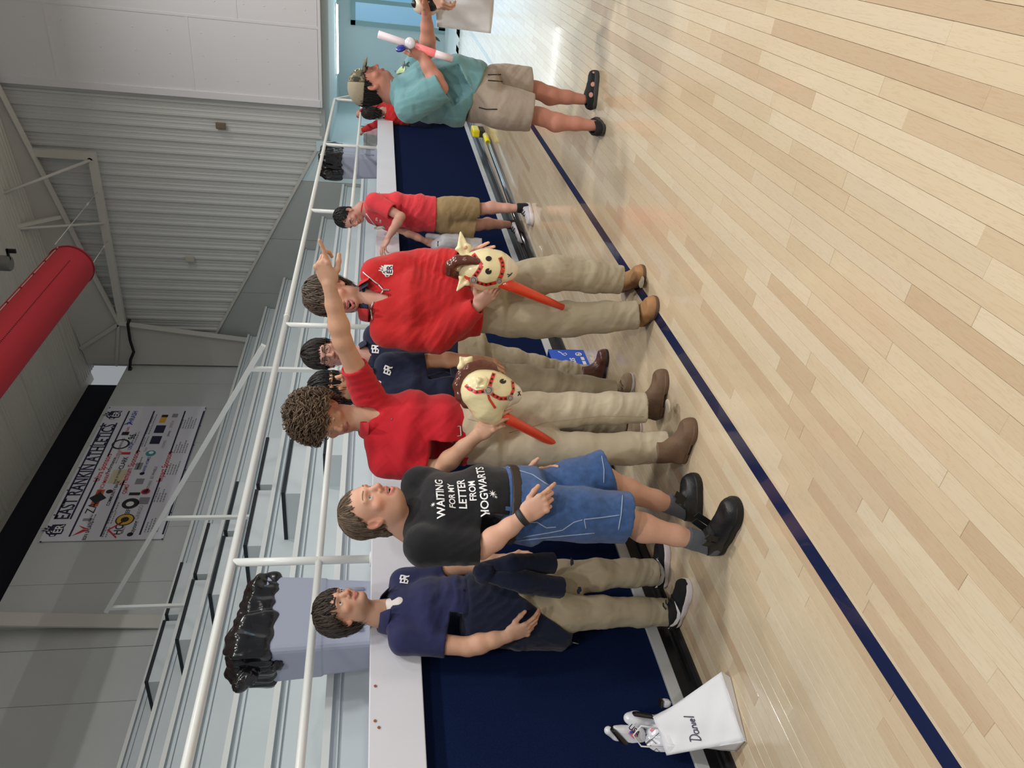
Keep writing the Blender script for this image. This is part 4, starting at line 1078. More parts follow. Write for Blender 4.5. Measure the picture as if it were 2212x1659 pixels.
def monogram(o, x, y, size, m=None, tilt=0.0, key='shirtPQ', parent=None):
    """the linked E and R on the polo chests"""
    h, n = onto(o, key, x, y)
    if h is None: return
    n = (n + Vector(o['fwd']) * .5).normalized(); up = (Vector((0, 0, 1)) - n * n.z).normalized(); ux = up.cross(n); a = tilt; up2 = up * math.cos(a) + ux * math.sin(a); ux2 = up2.cross(n)
    S_ = size / 10; st = 1.15
    def R_(x0, y0, x1, y1): return [(x0 * S_, y0 * S_, 0), (x1 * S_, y0 * S_, 0), (x1 * S_, y1 * S_, 0), (x0 * S_, y1 * S_, 0)]
    rects = [R_(-7, 3.6, -1.2, 5.6), R_(-7, -5, -5.1, 5.4), R_(-7, -.9, -1.5, 1.0), R_(-7, -5, -1.2, -3.1), R_(-1.6, -3.4, .4, 7), R_(-1.2, 5.2, 4.6, 7.2), R_(3.4, 1.4, 5.3, 6.6), R_(-1.2, .9, 4.8, 2.7), R_(-3.5, -.9, 5, .9)]
    V, F = [], []
    for q in rects: F.append(tuple(range(len(V), len(V) + 4))); V += q
    V += [(.8 * S_, 1.6 * S_, 0), (3.2 * S_, 1.6 * S_, 0), (6.6 * S_, -4.4 * S_, 0), (4.2 * S_, -4.4 * S_, 0)]; F.append(tuple(range(len(V) - 4, len(V))))
    decal('monogram', parent or o['shirt'], o['_b' + key], V, F, h, ux2, up2, n, m or M_WHITE, cutlen=.012, off=.0022)
def buttons(o, pts, m, key='shirtPQ', r=.0055):
    for x, y in pts:
        h, n = onto(o, key, x, y)
        if h is not None: B().lathe([(r, 0), (r, .0015), (r * .7, .0022), (r * .65, .0014)], 10, h - o['base'], n).obj('button', m, o['shirt'])
M_NAVY = cloth('navy_pique', (40, 44, 84), wv=800, bump=.35)
M_NAVY2 = cloth('dark_navy_pique', (30, 36, 62), wv=800, bump=.35)
M_NAVYJ = cloth('navy_fleece', (20, 28, 52), wv=500, bump=.35)
M_RED = cloth('red_pique', (196, 30, 44), wv=800, bump=.35)
M_REDS = cloth('red_fleece', (196, 40, 42), wv=400, bump=.5)
M_REDT = cloth('coral_red_cotton', (226, 66, 76), wv=700)
M_TEAL_T = cloth('teal_cotton', (112, 158, 164), wv=700)
M_KHAKI = cloth('khaki_twill', (170, 158, 134), wv=900, bump=.2)
M_KHAKI_L = cloth('pale_khaki_twill', (192, 180, 156), wv=900, bump=.2)
M_KHAKI_O = cloth('olive_khaki_twill', (156, 144, 120), wv=900, bump=.2)
M_SHORT_K = cloth('tan_shorts', (162, 138, 100), wv=900, bump=.2)
M_SHORT_G = cloth('stone_shorts', (172, 158, 144), wv=900, bump=.2)
M_BELT_BR = mat('brown_belt_leather', srgb(74, 48, 38), .45, bump=.2, bscale=300)
M_BOOT = mat('taupe_suede', srgb(112, 88, 68), .75, bump=.3, bscale=250, var=.15, vscale=20)
M_BOOT_T = mat('tan_suede', srgb(168, 124, 82), .75, bump=.3, bscale=250, var=.15, vscale=20)
M_BOOT_R = mat('brown_polished_leather', srgb(84, 48, 38), .3, bump=.15, bscale=120, coat=.3)
M_BSOLE = mat('boot_sole', srgb(110, 84, 66), .6)
M_BSOLE_D = mat('dark_boot_sole', srgb(46, 34, 30), .6)
M_MOC = mat('moccasin_suede', srgb(158, 138, 112), .8, bump=.3, bscale=250)
M_MESHBK = mat('black_mesh', srgb(22, 22, 25), .8, bump=.5, bscale=600)
M_FOAM = mat('white_foam_sole', srgb(226, 218, 222), .55)
M_LACE_BK = mat('black_lace', srgb(18, 18, 20), .8)
M_UNDER = cloth('white_undershirt', (228, 222, 218), wv=700)
M_BTN = mat('navy_button', srgb(28, 30, 60), .3)
M_BROW_D = mat('brow_dark', srgb(50, 38, 32), .8)
M_BROW_M = mat('brow_medium', srgb(96, 74, 58), .8)
M_HAIR_DB = hair_mat('hair_dark_brown', (58, 48, 42))
M_HAIR_BR = hair_mat('hair_curly_brown', (98, 80, 62))
M_HAIR_MB = hair_mat('hair_medium_brown', (84, 72, 60))
M_HAIR_BK = hair_mat('hair_black', (22, 21, 24))
M_HAIR_VD = hair_mat('hair_near_black', (38, 32, 30))
def person_black_tee():
    heelN, toeN = at(1556, 1194, Z=0), at(1602, 1080, Z=0)
    heelF, toeF = at(1514, 1128, Z=0), at(1503, 1022, Z=0)
    base = (heelN + toeN + heelF + toeF) / 4
    F0 = base.dot(FWD_H)
    pt = lambda x, y, dd=0: npv(at(x, y, F=F0 - dd))
    root = person('man in black lettered T-shirt and denim shorts with black velcro shoes, looking up open-mouthed', base)
    fwd = cb(.84, .54); side = cb(-.54, .84)                     # side = his right, the arm nearest the viewer
    skin = (214, 166, 142)
    hc = pt(803, 1100, .02); hf = unit(cb(.86, .50, .10)); R = frame(hf, ZUP + cb(-.02, 0)); hk = 1.02
    # skin
    s = S()
    head_prims(s, hc, R, hk, mouth=.032, full=1.08, eyes=.8)
    nb = pt(888, 1140, -.02)
    s.cone(hc + R @ V3(0, -.022, -.055), nb, .060, .066, .03)
    s.ell(hc + R @ V3(0, .012, -.10) * hk, V3(.05, .055, .03), R, .03)        # soft under-chin
    shR, elR, wrR = pt(915, 1180, .17), pt(1040, 1184, .19), pt(1134, 1114, .23)
    shL, elL, wrL = shR - side * .36, None, None
    arm(s, shR, elR, wrR, fat=1.02)
    hd = unit(pt(1215, 1058, .25) - wrR); hand(s, wrR, hd, unit(cb(-.45, .35, .75)), True, 1.0, (.35, .75, .95, 1.05), (.15, .2), .03)
    # far arm mostly hidden behind the body
    elL = pt(1030, 1075, -.20); wrL = pt(1130, 1040, -.12)
    arm(s, shL, elL, wrL); hand(s, wrL, unit(pt(1200, 1020, -.1) - wrL), cb(0, -1, .2), False, 1.0, (.4, .4, .4, .4))
    knN, knF = pt(1322, 1112, .10), pt(1290, 1030, -.07)
    anN = npv(heelN) + unit(npv(toeN - heelN)) * .062 + ZUP * .085; anF = npv(heelF) + unit(npv(toeF - heelF)) * .062 + ZUP * .085
    leg(s, knN, anN, 1.0, 1.05, back=-fwd); leg(s, knF, anF, 1.0, 1.05, back=-fwd)
    cut_lo = hc + R @ V3(0, 0, -.16)
    regs = [hb(hc + R @ V3(0, 0, -.01), .175) + (.0032,), hb(wrR + hd * .09, .13) + (.003,), (V3(-1e3, -1e3, 0), V3(1e3, 1e3, min(elR[2], 1.05)), .007)]
    lo, hi = s.bounds(); b1 = np.minimum(elR, wrR) - .09; b2 = np.maximum(elR, wrR) + .09
    regs = [hb(hc + R @ V3(0, 0, -.035), .17) + (.0032,), hb(wrR + hd * .09, .125) + (.003,), (np.minimum(shR, np.minimum(elR, wrR)) - .08, np.maximum(shR, np.maximum(elR, wrR)) + .06, .006), (V3(-1e3, -1e3, 0), V3(1e3, 1e3, .72), .006), hb(wrL, .2) + (.006,)]
    _, bodyPQ = skin_obj(root, s, regs, skin, (hc, R, hk, dict(mouth=.032, lip=(196, 120, 110), stub=.12, blush=1.5)))
    hb_ = bvh_of(bodyPQ)
    eyeballs(root, hc, R, hk, (92, 108, 118), (0.25, 1, .25)); brows(root, hc, R, hk, M_BROW_LB, .8, .003, hb_)
    b = B(); b.box(-.014, .014, -.004, .004, -.0035, .0035, .002); te = b.obj('teeth', mat('teeth', srgb(225, 215, 200), .3), root); te.matrix_basis = Matrix.Translation(Vector(hc + R @ V3(0, .084, -.0685) * hk - npv(base))) @ Matrix(R.tolist()).to_4x4()
    def ex(s2, W, k): s2.ell(W((0, -.075, -.05)), V3(.062, .045, .055) * k, R, .02)
    hair_obj(root, hc, R, hk, M_HAIR_LB, locks=800, length=.075, cap=(1.04, 1.03, 1.05), line=.105, side=.012, backz=-.105, crown=(0, -.02, .13), seed=4, thick=.0035, lift=.002, down=.25, extra=ex)
    # shirt
    hem, wa, ch, top = pt(1092, 1086, 0), pt(1050, 1095, 0), pt(960, 1115, 0), pt(900, 1138, -.01)
    en = shR + unit(elR - shR) * .215
    sh = shirt_sdf(None, side, hem, wa, ch, top, shL, shR, shL + unit(elL - shL) * .2, en, ((.172, .132), (.185, .142), (.2, .142), (.15, .085)), sleeve=(.071, .066), shr=.066)
    hollow(sh, en, unit(elR - shR), .056, .05)
    sh.cone(nb + R @ V3(0, -.01, .05), nb - ZUP * .03, .067, .066, .006, '-')
    sh.cut(pt(1086, 1088), unit(pt(1120, 1092) - pt(1086, 1088)), .004)
    tee, tPQ = garment('shirt', sh, .006, M_TEE_BLACK, root, [(pt(1010, 1190, .15), cb(1, 0, .6), .12, .035, .006), (pt(945, 1185, .1), cb(.7, 0, -1), .12, .05, .006), (pt(1050, 1130, .1), cb(.3, 0, 1), .16, .05, .004)], amp=.004, wl=.12)
    crew_collar(root, nb + V3(0, 0, .004) + fwd * .004, unit(ZUP * .9 + fwd * -.25 + cb(0, 0)), side, .070, M_TEE_BLACK, .008, 1.0)
    # print on the chest
    bv = bvh_of(tPQ); n = unit(cb(.55, .83)); ux = unit(cb(.83, -.55)); dn = unit(pt(1085, 1080) - pt(950, 1062)); uy = -dn
    for txt, px, py, sz in (('WAITING', 953, 1066, .043), ('FOR MY', 978, 1062, .034), ('LETTER', 1001, 1057, .043), ('FROM', 1023, 1052, .036), ('HOGWARTS', 1046, 1049, .043)):
        V, F = text_geo(txt, sz, True); decal('print_line', tee, bv, V, F, pt(px, py, .14), ux, uy, n, M_WHITE, cutlen=.02, off=.0025)
    def star(r, k=8):
        P = [(r * (1 if i % 2 == 0 else .28) * math.sin(PI * i / k), r * (1 if i % 2 == 0 else .28) * math.cos(PI * i / k), 0) for i in range(2 * k)]
        return P, [tuple(range(2 * k))]
    for px, py, r in ((1064, 1068, .018), (936, 1086, .010), (1070, 1077, .009)):
        V, F = star(r); decal('print_star', tee, bv, V, F, pt(px, py, .14), ux, uy, n, M_WHITE, cutlen=.02)
    # shorts
    pel = pt(1150, 1092, 0); tw = pt(1094, 1086, 0)
    hN, hF = pt(1165, 1105, .085), pt(1160, 1075, -.085)
    eN, eF = pt(1352, 1118, .10), pt(1314, 1020, -.07)
    ps = pants_sdf(pel, side, tw, hN, hF, [([hN, (hN + eN) / 2, eN + (eN - hN) * .15], [.112, .108, .105]), ([hF, (hF + eF) / 2, eF + (eF - hF) * .15], [.108, .105, .102])], Rp=(.185, .148), Rt=(.176, .134))
    flatcut(ps, eN, unit(pt(1352, 1118) - pt(1290, 1108)), .16); flatcut(ps, eF, unit(eF - hF), .16)
    ps.cut(pt(1076, 1084), unit(pt(1076, 1084) - pt(1120, 1090)), .004)
    hollow(ps, eN, unit(eN - hN), .094, .04); hollow(ps, eF, unit(eF - hF), .092, .04)
    sho, sPQ = garment('denim_shorts', ps, .006, M_DENIM, root, [(pt(1160, 1060, .15), cb(.4, 0, 1), .12, .045, .005), (pt(1290, 1040, 0), cb(.2, 0, 1), .12, .06, .004)], amp=.004, wl=.12)
    # stitched seams and pocket laid on the denim
    sb = bvh_of(sPQ)
    def seam(pts, r=.0022, dd=.25):
        P = []
        for i in range(len(pts) - 1):
            for t in np.linspace(0, 1, 8)[:-1]:
                px, py = pts[i][0] * (1 - t) + pts[i + 1][0] * t, pts[i][1] * (1 - t) + pts[i + 1][1] * t; o = Vector((0, 0, EYE)); d = ray(px, py).normalized(); h, hn, _, _ = sb.ray_cast(o, d)
                if h is not None: P.append(h + hn * .0008 - base)
        if len(P) > 2: B().tube(P, r, 5).obj('seam', M_STITCH, sho)
    for ps_ in (((1120, 1130), (1160, 1128), (1180, 1140), (1205, 1138)), ((1130, 1160), (1190, 1150), (1215, 1145), (1240, 1128), (1262, 1122)), ((1345, 1070), (1342, 1110), (1335, 1150)), ((1262, 1122), (1300, 1118), (1345, 1112)), ((1262, 1122), (1266, 1145)), ((1300, 985), (1305, 1015), (1304, 1048)), ((1100, 1010), (1150, 1025), (1190, 1052)), ((1118, 1168), (1190, 1160), (1300, 1150))):
        seam(ps_)
    # belt, loops, buckle
    bd = unit(pt(1120, 1092) - pt(1086, 1088)); bc = pt(1100, 1088)
    be = S(); be.econe(bc - bd * .06, bc + bd * .06, side, (.181, .141), (.186, .145), .02, .3).slab(bc, bd, .0185)
    P, Q = be.mesh(.005); belt = npobj('belt', (P, Q), M_LEATHER_D, root); bb_ = bvh_of((P, Q))
    for px, py in ((1090, 1016), (1102, 1070), (1106, 1100)):
        h, hn, _, _ = bb_.ray_cast(Vector((0, 0, EYE)), ray(px, py).normalized())
        if h is None: continue
        A = frame(npv(-bd), npv(hn)); o = B().box(-.008, .008, -.026, .026, -.002, .004, .001).obj('belt_loop', M_DENIM, belt); o.matrix_basis = Matrix.Translation(h - base) @ Matrix(A.tolist()).to_4x4()
    h, hn, _, _ = bb_.ray_cast(Vector((0, 0, EYE)), ray(1092, 1022).normalized())
    if h is not None:
        A = frame(npv(-bd), npv(hn)); bk = B()
        for a in ((-.026, -.020, -.026, .026), (.020, .026, -.026, .026), (-.026, .026, -.026, -.020), (-.026, .026, .020, .026), (-.002, .024, -.003, .003)): bk.box(a[0], a[1], a[2], a[3], 0, .005, .001)
        o = bk.obj('buckle', M_STEEL, belt); o.matrix_basis = Matrix.Translation(h - base) @ Matrix(A.tolist()).to_4x4()
    for k in range(11):
        h, hn, _, _ = bb_.ray_cast(Vector((0, 0, EYE)), ray(1093 + k * 2.0, 1036 + k * 13).normalized())
        if h is not None: B().lathe([(.0032, 0), (.003, .0008)], 8, h - base, hn).obj('belt_hole', M_SOLE_BK, belt)
    # watch
    wa_ = unit(wrR - elR); ws = S().torus(wrR - wa_ * .012, wa_, .0315, .0065, ecc=.86).torus(wrR - wa_ * .006, wa_, .0315, .0065, ecc=.86).torus(wrR - wa_ * .018, wa_, .0315, .0065, ecc=.86); P, Q = ws.mesh(.003)
    wt = npobj('watch_strap', (P, Q), mat('rubber', srgb(40, 42, 46), .6), root)
    # socks and shoes
    for an, kn, hl, te_ in ((anN, knN, heelN, toeN), (anF, knF, heelF, toeF)):
        u = unit(kn - an); so = S().chain([an - u * .03, an + u * .05, an + u * .095], [.046, .043, .046], .01); flatcut(so, an + u * .088, u, .1); P, Q = so.mesh(.005); sk = npobj('sock', (P, Q), M_SOCK, root)
        for d_ in (.070, .046):
            P, Q = S().merge(so, .0012).slab(an + u * d_, u, .0055).mesh(.0035); npobj('sock_stripe', (P, Q), M_WHITE, sk)
        o, PQ, W = shoe(root, hl, te_, M_SHOE_BK, M_SOLE_BK, width=.056, h=.08, sole=.034, high=.01, toe_h=.068, ankle_r=.054, an=None)
        sv = bvh_of(PQ); L_ = (te_ - hl).length; x_, y_ = unit(W(1, 0, 0) - W(0, 0, 0)), unit(W(0, 1, 0) - W(0, 0, 0))
        for f in (.42, .54):
            Vq = [(-.06, -.014, 0), (.06, -.014, 0), (.06, .014, 0), (-.06, .014, 0)]; st, Fq = drape(sv, Vq, [(0, 1, 2, 3)], W(0, L_ * f, .13), x_, unit(y_ + ZUP * -.6), unit(ZUP + y_ * .6), off=.003, cutlen=.02, reach=.15)
            so_ = link('velcro_strap', mesh('velcro_strap', [p - base for p in st], Fq), M_SOLE_BK, o); md = so_.modifiers.new('t', 'SOLIDIFY'); md.thickness = .003
    return root
person_black_tee()

# ---- boy in navy polo, jacket round the waist
p1 = make(dict(
    label='boy in navy polo with navy jacket tied round his waist, nearest the big bin', seed=11,
    feet=dict(R=((1466, 1352), (1493, 1254)), L=((1440, 1272), (1441, 1168))),
    fwd=(.86, .51), head=(743, 1316, .02), face=(.82, .55, .16), tilt=(-.08, -.1, 1), hk=.97, neck=(824, 1326, .0), nr=.051, skin=(206, 160, 134), lip=(190, 110, 104), brow=M_BROW_D, browk=1.25, iris=(60, 40, 30), look=(.1, 1, .15), eyes=.75,
    R=dict(sh=(872, 1383, .13), el=(1012, 1397, .17), wr=(1098, 1374, .20), tip=(1160, 1350, .22), dors=(-.5, .75, .3), curl=(.35, .5, .6, .7), thumb=(.15, .3)),
    L=dict(sh=(872, 1258, -.14), el=(1010, 1222, -.18), wr=(1088, 1208, -.15), tip=(1150, 1190, -.1), dors=(.6, -.6, .3)),
    shirt=dict(mat=M_NAVY, hem=(1012, 1312, 0), waist=(985, 1312, 0), chest=(925, 1322, 0), top=(853, 1322, -.01), Rw=((.158, .122), (.160, .125), (.160, .118), (.13, .08)), shr=.054, sleeve=(.060, .055), slen=(.185, .185), hemseam=True, hemoff=.015,
        folds=(((975, 1330, .1), (.5, 0, 1), .12, .05, .008), ((900, 1375, .1), (.8, 0, -.7), .1, .045, .005), ((990, 1260, .05), (.2, 0, 1), .1, .04, .007), ((930, 1300, .1), (1, 0, .5), .12, .06, .004)), vee=(.075, .026, .105), polo=dict(gap=.62, r=.066, dz=-.012, fall=.055, point=.02, lean=.3)),
    pants=dict(mat=M_KHAKI, pel=(1120, 1300, 0), top=(1030, 1308, 0), Rp=(.158, .118), Rt=(.148, .108), R=dict(hip=(1140, 1328, .06), kn=(1300, 1322, .06), end=(1450, 1322, .05)), L=dict(hip=(1140, 1262, -.06), kn=(1292, 1240, -.03), end=(1415, 1236, -.05)), r=(.092, .084, .070, .064, .066),
        folds=(((1400, 1236, 0), (.45, 0, 1), .13, .06, .008), ((1290, 1240, 0), (.3, 0, 1), .11, .07, .006), ((1410, 1322, .06), (.3, 0, 1), .09, .05, .006), ((1300, 1320, .1), (.5, 0, 1), .1, .08, .005))),
    legs=dict(R=dict(kn=(1300, 1322, .06)), L=dict(kn=(1292, 1240, -.03))),
    hair=dict(m=M_HAIR_DB, locks=850, length=.10, cap=(1.17, 1.14, 1.16), line=.060, side=-.012, backz=-.115, crown=(0, -.05, .13), seed=21, thick=.0045, lift=.006, down=.3, curl=.15, fringe_len=.06),
    shoe=dict(m=M_MESHBK, msole=M_FOAM, width=.047, h=.075, sole=.034, toe_h=.056)))
o = p1; pt = o['pt']; root = o['root']
monogram(o, 875, 1251, .036, tilt=.25)
buttons(o, ((846, 1296), (1002, 1275)), M_BTN)
S_ = S().cone(o['nb'] - ZUP * .015 + o['fwd'] * .0, o['nb'] - ZUP * .085 + o['fwd'] * .038, .062, .05, .01); npobj('undershirt', S_.mesh(.004), M_UNDER, root)
# jacket: skirt over the hips, knot in front, two hanging sleeves
js = S(); hp = pt(1010, 1312, 0); js.econe(hp, pt(1120, 1318, 0), o['side'], (.172, .138), (.190, .158), .02, .3); js.econe(pt(1120, 1318, 0), pt(1215, 1330, 0), o['side'], (.188, .156), (.165, .15), .02, .3)
js.cone(pt(1160, 1350, .08), pt(1232, 1388, .06), .06, .012, .04)
n_ = unit(cb(.62, .2, -.78)); js.cut(pt(1105, 1272, .12), unit(cb(.80, .1, -.60)), .01)
js.cut(pt(1240, 1390, 0), cb(.2, 0, -1), .01)
JK, JPQ = garment('jacket', js, .006, M_NAVYJ, root, [(pt(1075, 1280, .15), cb(.8, 0, .6), .13, .035, .008), (pt(1100, 1340, .15), cb(1, 0, .25), .16, .05, .007), (pt(1190, 1360, .1), cb(.8, 0, -.6), .12, .05, .006)], amp=.005, wl=.1)
for a, b_, c_ in (((1044, 1228, .10), (1110, 1222, .12), (1196, 1216, .08)), ((1060, 1246, .13), (1135, 1258, .17), (1213, 1270, .13))):
    a, b_, c_ = pt(*a), pt(*b_), pt(*c_); ss = S().chain([a, b_, c_ + unit(c_ - b_) * .05], [.030, .050, .047], .02); flatcut(ss, c_, unit(c_ - b_), .09); hollow(ss, c_, unit(c_ - b_), .038, .03)
    so, _ = garment('jacket_sleeve', ss, .005, M_NAVYJ, root, [(b_, unit(c_ - b_) + cb(.3, 0, 0), .1, .04, .005)], amp=.004, wl=.07); so.parent = JK
kn = S().ell(pt(1043, 1234, .12), (.040, .036, .045), None, .02).torus(pt(1046, 1238, .12), unit(cb(.6, .3, .7)), .034, .018, .01); so, _ = garment('knot', kn, .004, M_NAVYJ, root, amp=.003, wl=.04); so.parent = JK
zp = B().tube([pt(1233, 1387, .06) - npv(o['base']), pt(1250, 1391, .06) - npv(o['base'])], .003, 6).obj('zip_pull', M_STEEL, JK)
def swoosh(o, key, W, L_, sgn):
    ob, PQ, _, _ = o[key]; b = bvh_of(PQ); x_, y_, z_ = (unit(W(*v) - W(0, 0, 0)) for v in ((1, 0, 0), (0, 1, 0), (0, 0, 1)))
    top = [(-.075, .030), (-.045, .006), (-.015, -.004), (.02, .000), (.075, .018)]; bot = [(.02, -.014), (-.02, -.022), (-.052, -.016), (-.070, .002)]
    P = [(a, c, 0) for a, c in top + bot]; decal('side_stripe', ob, b, P, [tuple(range(len(P)))], W(sgn * .05, L_ * .40, .052), y_, z_, x_ * sgn, M_WHITE, cutlen=.012, reach=.08, off=.002)
    for f in (.46, .52, .58, .64): B().tube([Vector(W(-.02, L_ * f, .098 - (f - .46) * .17) - npv(o['base'])), Vector(W(0, L_ * f, .104 - (f - .46) * .17) - npv(o['base'])), Vector(W(.02, L_ * f, .098 - (f - .46) * .17) - npv(o['base']))], .003, 5).obj('lace', M_LACE_BK, ob)
for k_ in ('shoeR', 'shoeL'): swoosh(p1, k_, p1[k_][2], p1[k_][3], 1)

# ---- curly-haired boy in red polo pointing
p3 = make(dict(
    label='curly-haired boy in red polo and pale khakis raising one pointing arm', seed=31,
    feet=dict(R=((1478, 1000), (1504, 905)), L=((1428, 908), (1440, 797))),
    fwd=(.32, .95), head=(702, 904, 0), face=(-.36, .84, -.36), tilt=(.16, .2, .95), hk=1.02, neck=(792, 903, -.02), nr=.054, skin=(204, 158, 130), lip=(172, 98, 92), brow=M_BROW_M, browk=.9, eyes=.30, look=(0, 1, -.6), iris=(60, 52, 44), stub=.1,
    R=dict(sh=(832, 998, .02), el=(948, 1014, .08), wr=(1032, 940, .20), tip=(1078, 902, .27), dors=(.1, .85, .55), curl=(.25, .45, .6, .75), thumb=(.25, .2), c23=(.9, .6)),
    L=dict(sh=(793, 850, .0), el=(740, 738, .17), wr=(711, 614, .26), tip=(694, 566, .29), dors=(-.3, .84, .4), curl=(-.08, .95, 1.15, 1.25), thumb=(.25, .35), spread=.03, c23=(1.05, .8), hk=1.02),
    shirt=dict(mat=M_RED, hem=(1000, 937, 0), waist=(958, 936, 0), chest=(882, 930, 0), top=(815, 915, -.01), Rw=((.150, .112), (.168, .128), (.178, .122), (.14, .085)), shr=.060, sleeve=(.070, .058), slen=(.20, .165), hemseam=True, tucked=True, hemn=(.1, 0, -1),
        folds=(((800, 835, .1), (1, 0, .35), .10, .032, .009), ((850, 850, .1), (.7, 0, .8), .12, .05, .006), ((900, 970, .1), (.6, 0, -1), .12, .06, .006), ((955, 960, .1), (.8, 0, 1), .12, .05, .007), ((930, 880, .12), (1, 0, .6), .14, .07, .004), ((860, 1000, .05), (.6, 0, -1), .1, .045, .004)), vee=(.10, .034, .115), polo=dict(gap=.50, r=.070, dz=.008, fall=.055, point=.045, lean=.3, flare=.025)),
    pants=dict(mat=M_KHAKI_L, pel=(1062, 928, 0), top=(990, 934, 0), Rp=(.166, .122), Rt=(.150, .110), R=dict(hip=(1080, 965, .01), kn=(1255, 972, .07), end=(1440, 966, .10)), L=dict(hip=(1080, 895, -.01), kn=(1235, 885, .0), end=(1392, 880, .02)), r=(.098, .090, .078, .072, .076), belt=dict(mat=M_BELT_BR, off=.012, buckle=(985, 932), loops=((968, 884), (1000, 985))),
        folds=(((1240, 880, .1), (.35, 0, 1), .14, .07, .007), ((1350, 875, .1), (.4, 0, 1), .1, .05, .006), ((1250, 975, .1), (-.3, 0, 1), .15, .08, .006), ((1400, 965, .1), (.3, 0, 1), .10, .05, .007), ((1040, 930, .1), (.6, 0, 1), .12, .06, .006))),
    legs=dict(R=dict(kn=(1255, 972, .07)), L=dict(kn=(1235, 885, 0))),
    hair=dict(m=M_HAIR_BR, locks=1500, length=.06, cap=(1.20, 1.15, 1.24), line=.050, side=.0, backz=-.06, crown=(0, -.02, .15), seed=5, thick=.0034, lift=.009, curl=1.0, fringe_len=.035, fdrop=.02),
    shoe=dict(m=M_BOOT, msole=M_BSOLE, width=.050, h=.14, sole=.024, toe_h=.060, ankle_r=.052, heel_block=.028, high=.02, pointy=.3)))
o = p3; root = o['root']
st = lambda pts, m=M_KHAKI, key='pantsPQ', par='pants', r=.0014: stitch(o, key, o[par], pts, m, r)
st(((1100, 935), (1180, 912), (1300, 898), (1390, 900))); st(((1010, 905), (1040, 912), (1062, 925)));
buttons(o, ((846, 905),), mat('red_button', srgb(150, 30, 40), .3))
# quarter-zip boy
p4 = make(dict(
    label='laughing boy in red quarter-zip sweatshirt and tan boots holding a toy horse', seed=41,
    feet=dict(R=((1392, 699), (1425, 650)), L=((1347, 622), (1397, 588))),
    fwd=(.14, .97), head=(722, 642, 0), face=(-.42, .88, -.02), tilt=(.12, .0, 1), hk=1.06, neck=(798, 650, -.03), nr=.058, skin=(216, 168, 148), lip=(190, 110, 108), brow=M_BROW_M, mouth=.040, smile=.8, eyes=.6, blush=1.4,
    R=dict(sh=(836, 716, .0), el=(945, 730, .06), wr=(1033, 660, .20), tip=(1072, 622, .26), dors=(-.15, .75, -.4), curl=(.2, .25, .3, .35), thumb=(.5, .1)),
    L=dict(sh=(815, 592, -.02), el=(918, 570, -.02), wr=(1000, 560, .16), tip=(1050, 540, .24), dors=(.55, -.75, .3), curl=(.05, .1, .15, .2), thumb=(.5, .0), spread=.12),
    shirt=dict(name='sweatshirt', mat=M_REDS, long=True, hem=(1030, 652, 0), waist=(985, 652, 0), chest=(890, 652, 0), top=(822, 652, -.02), Rw=((.182, .128), (.195, .145), (.196, .138), (.155, .09)), shr=.072, sleeve=(.084, .082, .076, .064, .046), cuff=.01, hemoff=.02, neck=(.068, .03),
        folds=(((945, 575, .1), (.2, 0, 1), .12, .035, .012), ((985, 565, .1), (.1, 0, 1), .08, .03, .010), ((960, 720, .1), (.5, 0, 1), .12, .04, .010), ((900, 700, .1), (.8, 0, .7), .12, .055, .009), ((1000, 680, .1), (.5, 0, 1), .10, .04, .006), ((860, 590, .1), (.8, 0, -.6), .10, .05, .006), ((1000, 650, .12), (.2, 0, 1), .15, .07, .005)), vee=(.125, .042, .12)),
    pants=dict(mat=M_KHAKI, pel=(1075, 648, 0), top=(1015, 650, 0), Rp=(.178, .128), Rt=(.168, .118), R=dict(hip=(1100, 688, .0), kn=(1225, 690, .06), end=(1377, 680, .12)), L=dict(hip=(1100, 612, .0), kn=(1200, 590, .06), end=(1342, 604, .06)), r=(.102, .098, .090, .080, .076),
        folds=(((1280, 600, .1), (.3, 0, 1), .14, .07, .008), ((1340, 600, .1), (.4, 0, 1), .1, .05, .007), ((1340, 680, .12), (.5, 0, 1), .12, .055, .008), ((1200, 700, .1), (.8, 0, 1), .15, .08, .006), ((1180, 590, .1), (.7, 0, -1), .15, .07, .007))),
    legs=dict(R=dict(kn=(1225, 690, .06)), L=dict(kn=(1200, 590, .06))),
    hair=dict(m=M_HAIR_MB, locks=850, length=.11, cap=(1.16, 1.15, 1.22), line=.062, side=-.005, backz=-.085, crown=(.01, -.055, .14), seed=8, thick=.0045, lift=.007, down=.15, curl=.18, fringe_len=.05),
    shoe=dict(m=M_BOOT_T, msole=M_BSOLE, width=.053, h=.14, sole=.024, toe_h=.062, ankle_r=.056, heel_block=.028, high=.02, pointy=0.0)))
o = p4; root = o['root']; fwd = o['fwd']; side = o['side']
co = polo_collar(root, o['nb'] + ZUP * .028 + fwd * .004, fwd, unit(ZUP - fwd * .35), .071, M_NAVY2, gap=.42, fall=.06, point=.035, stand=.03, flare=.016)
co2 = polo_collar(root, o['nb'] + ZUP * .026 + fwd * .004, fwd, unit(ZUP - fwd * .40), .090, M_REDS, gap=.62, fall=.07, point=.05, stand=.03, flare=.012); co2.name = 'sweatshirt_collar'
M_ZIP = mat('zip_teeth', srgb(225, 220, 220), .35, metal=.5)
for pts in (((786, 588), (800, 600), (818, 615), (829, 628)), ((829, 628), (812, 642), (803, 668), (806, 690))):
    P = []
    for i in range(len(pts) - 1):
        for t in np.linspace(0, 1, 5):
            h, n = onto(o, 'shirtPQ', pts[i][0] * (1 - t) + pts[i + 1][0] * t, pts[i][1] * (1 - t) + pts[i + 1][1] * t)
            if h is not None: P.append(h + n * .006 - o['base'])
    if len(P) > 2: B().tube(P, .0035, 6).obj('zip', M_ZIP, o['shirt'])
h, n = onto(o, 'shirtPQ', 834, 627)
